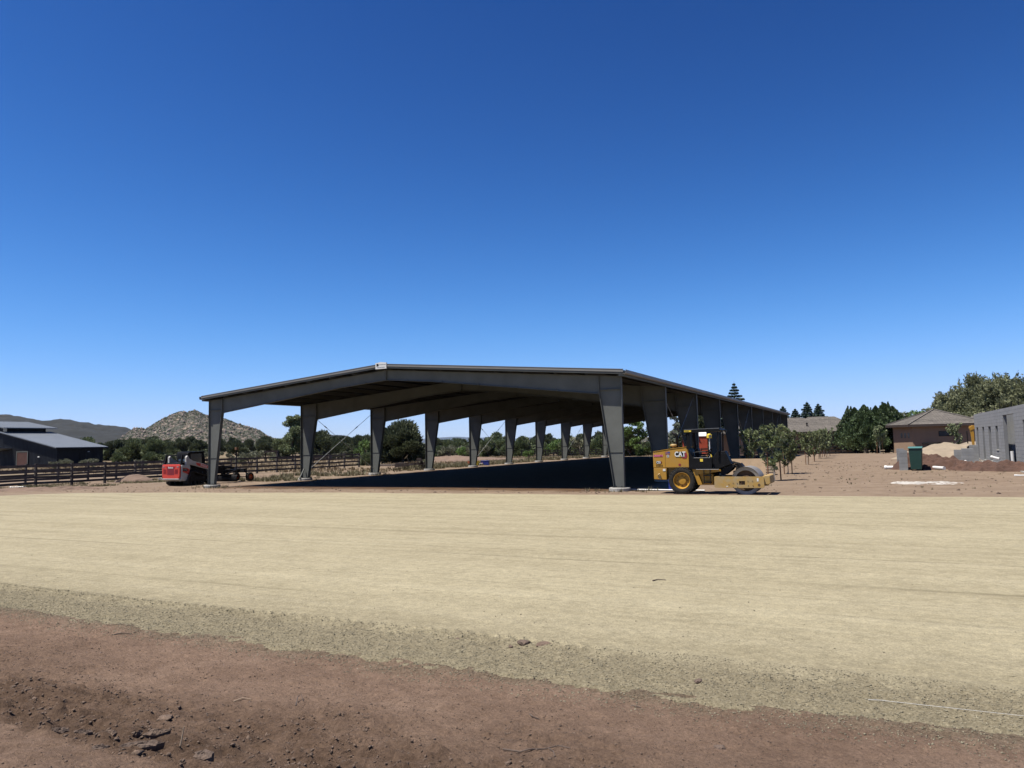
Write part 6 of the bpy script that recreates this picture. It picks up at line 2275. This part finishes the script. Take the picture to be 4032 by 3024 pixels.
plant(open_tree(17, 6.0, 6.5, 'bright', 0.2, 420, 0.1, 40), 'leafy_tree', D(3618, 128), 6.7, 'yellow-green tree behind the left slope of the brown house roof', 'tree')
plant(open_tree(18, 6.0, 5.5, 'mesquite', 0.2, 360, 0.1, 36), 'leafy_tree', D(3560, 134), 7.2, 'dull green tree between the cypresses and the brown house roof', 'tree')

# --- saplings with stakes
SAPS = [sapling(81 + k, 2.8) for k in range(5)]
sap = [((2958, 1841), 2.75, 'newly planted sapling left of the row, right above the roller drum'),
       ((3050, 1893), 2.80, 'nearest staked sapling of the row, just right of the roller drum'),
       ((3104, 1866), 2.55, 'second staked sapling of the row right of the roller'),
       ((3179, 1830), 2.45, 'third staked sapling of the row, at the left of the distant cluster'),
       ((3207, 1817), 2.55, 'fourth staked sapling of the row, in the distant cluster'),
       ((3229, 1806), 2.75, 'fifth staked sapling of the row, in the middle of the distant cluster'),
       ((3246, 1801), 2.85, 'sixth staked sapling of the row, in the distant cluster'),
       ((3258, 1795), 3.00, 'farthest staked sapling of the row, by the fence'),
       ((3466, 1787), 3.20, 'lone thin sapling between two stakes at the fence below the cypresses'),
       ((3764, 1768), 2.90, 'young tree in front of the brown house wall beside the sand heap')]
stk = MB()
stk.cyl((0, 0, -0.2), (0, 0, 1.45), 0.032, 8)
stk = stk.mesh('stake', M['wood'])
for i, ((px, py), h_, lab) in enumerate(sap):
    q = G(px, py)
    t = plant(SAPS[i % 5], 'sapling', q, h_, lab, 'sapling', 'staked saplings', rot=i * 0.37, wide=1.05 if i < 3 else 0.9)
    if i == 9:
        t.location = D(3764, 74)
        continue
    for s in (-1, 1):
        o = bpy.data.objects.new('stake', stk)
        COL.objects.link(o)
        o.parent = t
        o.location = (s * 0.30, -0.10 * s, 0)
        o.rotation_euler = (0.03 * s, -0.05 * s, 0)

# --- junipers of the scrub belt
ORD = ['leftmost'] + [w + ' from left' for w in 'second third fourth fifth sixth seventh eighth ninth tenth eleventh twelfth thirteenth fourteenth fifteenth sixteenth seventeenth eighteenth nineteenth twentieth twenty-first twenty-second twenty-third twenty-fourth twenty-fifth'.split()]
def belt(zone, n, px0, px1, d0, d1, h0, h1, protos, name, label, cat, seed):
    r_ = random.Random(seed)
    for k in range(n):
        px = px0 + (px1 - px0) * (k + r_.uniform(0.1, 0.9)) / n
        d_ = d0 + (d1 - d0) * r_.random()
        q = D(px, d_)
        plant(r_.choice(protos), name, q, r_.uniform(h0, h1), label + ', ' + (ORD[k] if k < n - 1 else 'rightmost'), cat, zone, rot=r_.uniform(0, 6.28), wide=r_.uniform(0.9, 1.25))
belt('junipers beyond the left fences', 18, 430, 1120, 170, 250, 3.6, 5.4, JU, 'juniper_bush', 'dark green juniper in the scrub belt below the rocky hill', 'juniper', 1)
belt('brush beyond the left fences', 24, 400, 1120, 96, 165, 1.1, 2.3, BR + JL[:1], 'brush_bush', 'low grey-green bush on the dry slope behind the loader', 'bush', 2)
belt('junipers right of the black barn', 7, 330, 620, 125, 160, 3.2, 4.6, JL + JU[:1], 'juniper_bush', 'large olive juniper just right of the black barn roof', 'juniper', 3)
belt('junipers behind the second column', 10, 1200, 1450, 170, 260, 4.2, 6.5, JU, 'juniper_bush', 'dark juniper on the dry field between the second and third columns', 'juniper', 4)
belt('brush behind the second column', 8, 1210, 1440, 135, 200, 1.0, 1.9, BR, 'brush_bush', 'low bush dotting the dry field between the second and third columns', 'bush', 5)
belt('junipers behind the middle columns', 22, 1690, 2380, 200, 300, 4.6, 7.0, JU + JL[:1], 'juniper_bush', 'dark juniper in the tree belt seen beneath the middle of the roof', 'juniper', 6)
belt('olive shrubs behind the middle columns', 22, 1690, 2370, 150, 205, 2.6, 4.4, JL + LG[:1] + BR[:1], 'olive_shrub', 'olive green shrub above the far fence beneath the roof', 'shrub', 7)
belt('bushes behind the far end of the arena', 8, 2380, 2640, 110, 160, 1.6, 3.0, BR + JL, 'brush_bush', 'grey-green bush behind the far right end of the arena', 'bush', 8)
belt('bushes below the cypresses', 7, 3330, 3560, 100, 112, 0.8, 1.5, BR, 'brush_bush', 'small bush at the fence line below the cypresses', 'bush', 9)
belt('bushes along the black barn', 4, 190, 400, 98, 106, 1.2, 1.7, BR, 'brush_bush', 'thin shrub standing along the wall of the black barn', 'bush', 10)

# --- far scrub reading as one mass, and scrub on the hills
def scrub_field(name, X_, Y_, Z_, size, m, leaves=16, lf=0.8):
    n = len(X_)
    C = ball(n * leaves, 0.4).reshape(n, leaves, 3) * size[:, None, None] * np.array([1, 1, 0.75])
    C = C + np.stack([X_, Y_, Z_ + size * 0.5], 1)[:, None, :]
    me = leaf_mesh(name, C.reshape(-1, 3), lf, M[m], 1.2)
    return stuff(link(name, me))
n = 2600
dd = 280 * (900 / 280) ** rng.random(n)
ang = np.radians(rng.uniform(-40, 30, n))
xx, yy = dd * np.sin(ang), dd * np.cos(ang)
scrub_field('far_scrub', xx, yy, hz(xx, yy), rng.uniform(1.2, 2.8, n) * (1 + dd / 900), 'juniper', 18, 1.0)
Xd, Yd, Zd, Td = PK
k = rng.integers(0, Xd.size, 9500)
k = k[(Td.ravel()[k] < 1.1)]
scrub_field('hill_scrub', Xd.ravel()[k], Yd.ravel()[k], Zd.ravel()[k] - 0.5, rng.uniform(0.8, 2.2, len(k)), 'juniper', 9, 1.2)
# boulders on the granite hill
k = rng.integers(0, Xd.size, 1900)
k = k[(Td.ravel()[k] < 1.1)]
P = OCT_V[None] * rng.uniform(0.7, 1.25, (len(k), 6, 3)) * (0.8 + 3.6 * rng.random((len(k), 1, 1)) ** 3)
P = P + np.stack([Xd.ravel()[k], Yd.ravel()[k], Zd.ravel()[k]], 1)[:, None, :]
me = mesh_np('hill_boulders', P.reshape(-1, 3), (OCT_F[None] + 6 * np.arange(len(k))[:, None, None]).reshape(-1, 3))
me.materials.append(mat('granite_boulder', (0.125, 0.098, 0.082), 0.95, 0, 0.25, 0.08, island=0.45))
stuff(link('hill_boulders', me))

# --- weeds and dry grass
def tufts(name, X_, Y_, h, m, blades=9, w=0.02, spread=0.12):
    n = len(X_)
    Z_ = np.array([float(a) for a in np.asarray(hz(X_, Y_))])
    a = rng.uniform(0, 6.283, (n, blades))
    q = spread * rng.random((n, blades))
    hh = h[:, None] * rng.uniform(0.5, 1.2, (n, blades))
    bx, by = X_[:, None] + q * np.cos(a), Y_[:, None] + q * np.sin(a)
    lean = hh * rng.uniform(0.15, 0.8, (n, blades))
    tx, ty = bx + lean * np.cos(a), by + lean * np.sin(a)
    ww = w * (1 + h[:, None] * 1.5) * np.ones_like(a)
    sx, sy = -np.sin(a) * ww, np.cos(a) * ww
    z0 = np.repeat(Z_[:, None], blades, 1) - 0.02
    V = np.stack([np.stack([bx - sx, by - sy, z0], -1), np.stack([bx + sx, by + sy, z0], -1), np.stack([tx, ty, z0 + hh], -1)], 2)
    me = mesh_np(name, V.reshape(-1, 3), np.arange(n * blades * 3).reshape(-1, 3))
    me.materials.append(M[m])
    return stuff(link(name, me))
def uvrand(n, u0, u1, v0, v1):
    u, v = rng.uniform(u0, u1, n), rng.uniform(v0, v1, n)
    return P0[0] + u * R2[0] + v * A2[0], P0[1] + u * R2[1] + v * A2[1]
def keepnoise(x, y, s, thr, seed):
    k = fbm(x / s, y / s, 3, seed) > thr
    return x[k], y[k]
x, y = uvrand(5200, -8, -0.6, 6, 75)
x, y = keepnoise(x, y, 3.0, 0.02, 101)
tufts('weeds', x, y, rng.uniform(0.08, 0.38, len(x)), 'weed', 10, 0.022)
x, y = uvrand(2600, -16, -9.5, -3, 12)
x, y = keepnoise(x, y, 2.0, 0.05, 103)
tufts('weeds', x, y, rng.uniform(0.05, 0.20, len(x)), 'weed', 8, 0.018)
x, y = uvrand(16000, -75, 6, 20, 150)
k = (uvof(x, y)[0] < -1) | (uvof(x, y)[1] > 74)
x, y = keepnoise(x[k], y[k], 9.0, -0.15, 105)
tufts('dry_grass', x, y, rng.uniform(0.10, 0.34, len(x)), 'dry', 6, 0.05, 0.3)
for (u_, v_) in ((0.3, 0), (0.35, 7.7), (0.3, 15.4), (24.2, 0.0)):
    x, y = uvrand(46, u_ - 1.4, u_ + 1.8, v_ - 0.9, v_ + 0.7)
    k = np.hypot(uvof(x, y)[0] - u_, uvof(x, y)[1] - v_) > 0.62
    tufts('weeds', x[k], y[k], rng.uniform(0.05, 0.24, k.sum()), 'weed', 9, 0.012, 0.10)
x, y = uvrand(220, 28, 46, 2, 30)
tufts('weeds', x, y, rng.uniform(0.04, 0.13, len(x)), 'weed', 6, 0.015, 0.08)

# small stones on the bare dirt right of the arena
n = 2600
u, v = rng.uniform(25.5, 52, n), rng.uniform(-1.3, 40, n)
X_, Y_ = P0[0] + u * R2[0] + v * A2[0], P0[1] + u * R2[1] + v * A2[1]
stuff(stones('dirt_lumps', u, v, np.asarray(hz(X_, Y_)) + 0.005, 0.012 + 0.07 * rng.random(n) ** 5, M['clod']))
n = 1600
u, v = rng.uniform(-14, 25, n), rng.uniform(-4.5, 0.2, n)
k = v > np.interp(u, pad_x, pad_y) + 0.25
u, v = u[k], v[k]
X_, Y_ = P0[0] + u * R2[0] + v * A2[0], P0[1] + u * R2[1] + v * A2[1]
stuff(stones('dirt_lumps', u, v, np.asarray(hz(X_, Y_)) + 0.005, 0.012 + 0.06 * rng.random(n)[:len(u)] ** 5, M['clod']))

# ------------------------------------------------------------------ foreground odds and ends
def gp(px, py):
    q = G(px, py)
    for _ in range(3):          # refine against the fine ground
        r = ray(px, py)
        t = (bankh(q.x, q.y) - ZC) / r.z
        q = Vector((r.x * t, r.y * t, 0))
    q.z = bankh(q.x, q.y)
    return q
def rock(name, label, px, py, s, m, cat='rock', flat=0.7, seed=0, elong=1.0, rot=0.0, group=None, sink=0.25):
    q = gp(px, py)
    r_ = np.random.default_rng(seed)
    import bmesh
    bm = bmesh.new()
    bmesh.ops.create_icosphere(bm, subdivisions=2, radius=1)
    for v in bm.verts:
        c = v.co
        k = 1 + 0.22 * math.sin(c.x * 3.1 + seed) * math.cos(c.y * 2.7 + seed * 2) + r_.uniform(-.14, .14)
        v.co = Vector((c.x * k * elong, c.y * k, c.z * k * flat)) * s
    me = bpy.data.meshes.new(name)
    bm.to_mesh(me)
    bm.free()
    me.materials.append(m)
    o = link(name, me, None, None, (q.x, q.y, q.z + s * flat * (1 - 2 * sink) * 0.5), rot)
    return tag(o, label, cat, group)
rock('dirt_clod', 'dark lump of dirt on the gravel edge, left one of the pair', 2062, 2538, 0.055, M['slab'], 'clod', 0.7, 1, 1.2)
rock('dirt_clod', 'paler lump of dirt on the gravel edge, right one of the pair', 2142, 2544, 0.055, M['clod'], 'clod', 0.65, 2, 1.4)
rock('dirt_clod', 'tiny dark clod left of the pair on the gravel edge', 2012, 2548, 0.022, M['slab'], 'clod', 0.7, 3, 1.2)
rock('dirt_clod', 'tiny dark double clod high on the gravel edge', 1800, 2508, 0.020, M['slab'], 'clod', 0.7, 4, 1.5)
rock('stone', 'flat stone on the churned dirt at bottom left', 648, 2826, 0.045, M['clod'], 'stone', 0.35, 5, 1.3)
rock('stone', 'small grey stone on the red dirt right of centre', 2750, 2685, 0.03, M['slab'], 'stone', 0.7, 6, 1.3)
rock('dirt_clod', 'small dark clod on the red dirt at bottom right', 2835, 2948, 0.03, M['slab'], 'clod', 0.7, 7, 1.3)
def slabpiece(label, px, py, L_, w_, h_, rot, tilt, seed, m=None):
    q = gp(px, py)
    r_ = random.Random(seed)
    L_, w_, h_ = L_ * 0.72, w_ * 0.72, h_ * 0.85
    n, rings = 14, 4
    P, Fs = [], []
    rad = [r_.uniform(0.72, 1.18) for k in range(n)]
    for j in range(rings + 1):
        f_ = (j + 0.001) / rings
        for k in range(n):
            a = 6.283 * k / n
            P.append((L_ / 2 * math.cos(a) * rad[k] * f_, w_ / 2 * math.sin(a) * rad[k] * f_, h_ * (1 + 0.35 * r_.uniform(-1, 1)) * (0.7 if j == rings else 1)))
    for k in range(n):
        a = 6.283 * k / n
        P.append((L_ / 2 * math.cos(a) * rad[k] * 0.93, w_ / 2 * math.sin(a) * rad[k] * 0.93, -0.03))
    for j in range(rings + 1):
        for k in range(n):
            k2 = (k + 1) % n
            Fs.append((j * n + k, (j + 1) * n + k, (j + 1) * n + k2, j * n + k2))
    mb = MB()
    mb.add(P, Fs)
    o = mb.build('mud_slab', m or M['slab'], None, loc=(q.x, q.y, q.z - 0.004))
    o.rotation_euler = (tilt, 0.1 * tilt, rot)
    return tag(o, label, 'mud slab', 'slabs of dried mud')
slabpiece('long dark mud slab nearest the bottom left, on the far side of the pale path', 560, 2930, 0.34, 0.09, 0.030, 0.22, 0.25, 1)
slabpiece('pale-topped mud slab just above the longest dark slab', 610, 2905, 0.22, 0.10, 0.028, 0.30, 0.15, 2, M['clod'])
slabpiece('flat mud slab in the middle of the row of slabs', 420, 2895, 0.18, 0.09, 0.028, 0.12, 0.2, 3, M['clod'])
slabpiece('dark mud slab near the left end of the row of slabs', 335, 2880, 0.17, 0.06, 0.030, 0.05, 0.3, 4)
slabpiece('leftmost thin dark mud slab of the row', 225, 2880, 0.20, 0.06, 0.028, 0.12, 0.3, 5)
slabpiece('small dark mud slab tilted on edge in the row', 545, 2900, 0.10, 0.05, 0.035, 0.8, 0.4, 6)
slabpiece('square mud slab right of the pale upright twig', 800, 2975, 0.20, 0.14, 0.030, -0.4, 0.1, 7)
slabpiece('short mud slab below the middle of the row', 395, 2940, 0.14, 0.06, 0.025, 0.1, 0.3, 8)
def stick(name, label, pts, r, m, cat='stick', side=()):
    P = []
    for px, py, dz in pts:
        q = gp(px, py)
        P.append(Vector((q.x, q.y, q.z + dz)))
    o0 = P[0].copy()
    mb = MB()
    k = len(P)
    mb.tube([p_ - o0 for p_ in P], [r * (1 - 0.5 * i / max(1, k - 1)) for i in range(k)], 6)
    for s_ in side:
        Q = []
        for px, py, dz in s_:
            q = gp(px, py)
            Q.append(Vector((q.x, q.y, q.z + dz)) - o0)
        mb.tube(Q, r * 0.5, 5)
    o = mb.build(name, m, None, loc=o0)
    return tag(o, label, cat)
q = gp(703, 2958)
mb = MB()
mb.tube([(0, 0, -0.02), (0.004, 0.01, 0.05), (0.014, 0.015, 0.11), (0.022, 0.02, 0.165)], [0.006, 0.006, 0.005, 0.003], 6)
o = mb.build('twig', M['twigpale'], None, loc=q)
tag(o, 'pale twig standing upright in the churned dirt at bottom left', 'twig')
stick('stick', 'short dark stick lying on the red dirt at left, below the gravel edge', [(440, 2502, .004), (470, 2498, .012), (490, 2494, .012), (518, 2496, .006)], 0.008, M['twig'])
stick('root', 'long thin dark root lying on the dirt at bottom centre', [(1980, 2962, .01), (2050, 2968, .012), (2080, 2960, .015), (2140, 2956, .012), (2200, 2948, .016), (2246, 2956, .008)], 0.006, M['twig'], 'root', [((2160, 2954, .01), (2178, 2965, .01), (2190, 2988, .004))])
stick('stick', 'curved dark twig on the red dirt above the long root', [(2086, 2814, .004), (2096, 2826, .014), (2124, 2834, .006)], 0.006, M['twig'])
stick('stick', 'short dark twig on the red dirt right of centre near the gravel', [(2485, 2780, .004), (2505, 2785, .010), (2525, 2788, .004)], 0.006, M['twig'])
stick('stick', 'single small twig lying out on the open gravel pad', [(2570, 2288, .006), (2590, 2284, .012), (2622, 2285, .006)], 0.010, M['twig'])
stick('stick', 'forked pale straw on the dirt at lower left of centre', [(920, 2764, .004), (955, 2756, .012), (990, 2758, .004)], 0.005, M['twigpale'])
stick('stick', 'looped dark rootlet on the dirt at lower left of centre', [(1165, 2782, .004), (1172, 2760, .03), (1185, 2750, .04), (1194, 2764, .004)], 0.005, M['twig'])
stick('string_line', 'taut white string line on the gravel edge at lower right', [(3420, 2760, .010), (3475, 2764, .012), (3500, 2773, .02), (4150, 2843, .02)], 0.0022, M['pvc'], 'string')
for (px, py), lab in (((620, 1873), 'small white pipe end by the fence left of the loader'), ((628, 1893), 'white cup-like scrap on the dirt left of the loader')):
    q = G(px, py)
    mb = MB()
    mb.lathe([(0.0, 0.0), (0.07, 0.0), (0.09, 0.14), (0.08, 0.14), (0.06, 0.02)], (0, 0, 0), 'z', 12)
    o = mb.build('plastic_scrap', M['pvc'], None, loc=q)
    o.rotation_euler = (0.9, 0.3, 0.5)
    o.location.z += 0.08
    tag(o, lab, 'scrap')

# ------------------------------------------------------------------ haze
hzb = MB()
hzb.box(-22000, 22000, -300, 24500, -22, 300)
hm = bpy.data.materials.new('haze')
hm.use_nodes = True
hn = hm.node_tree.nodes
hn.remove(hn['Principled BSDF'])
pv = hn.new('ShaderNodeVolumePrincipled')
pv.inputs['Color'].default_value = (0.55, 0.72, 1.0, 1)
pv.inputs['Density'].default_value = 1.5e-5
pv.inputs['Anisotropy'].default_value = 0.1
hm.node_tree.links.new(pv.outputs[0], hn['Material Output'].inputs['Volume'])
ho = hzb.build('haze', hm)
ho['kind'] = 'stuff'
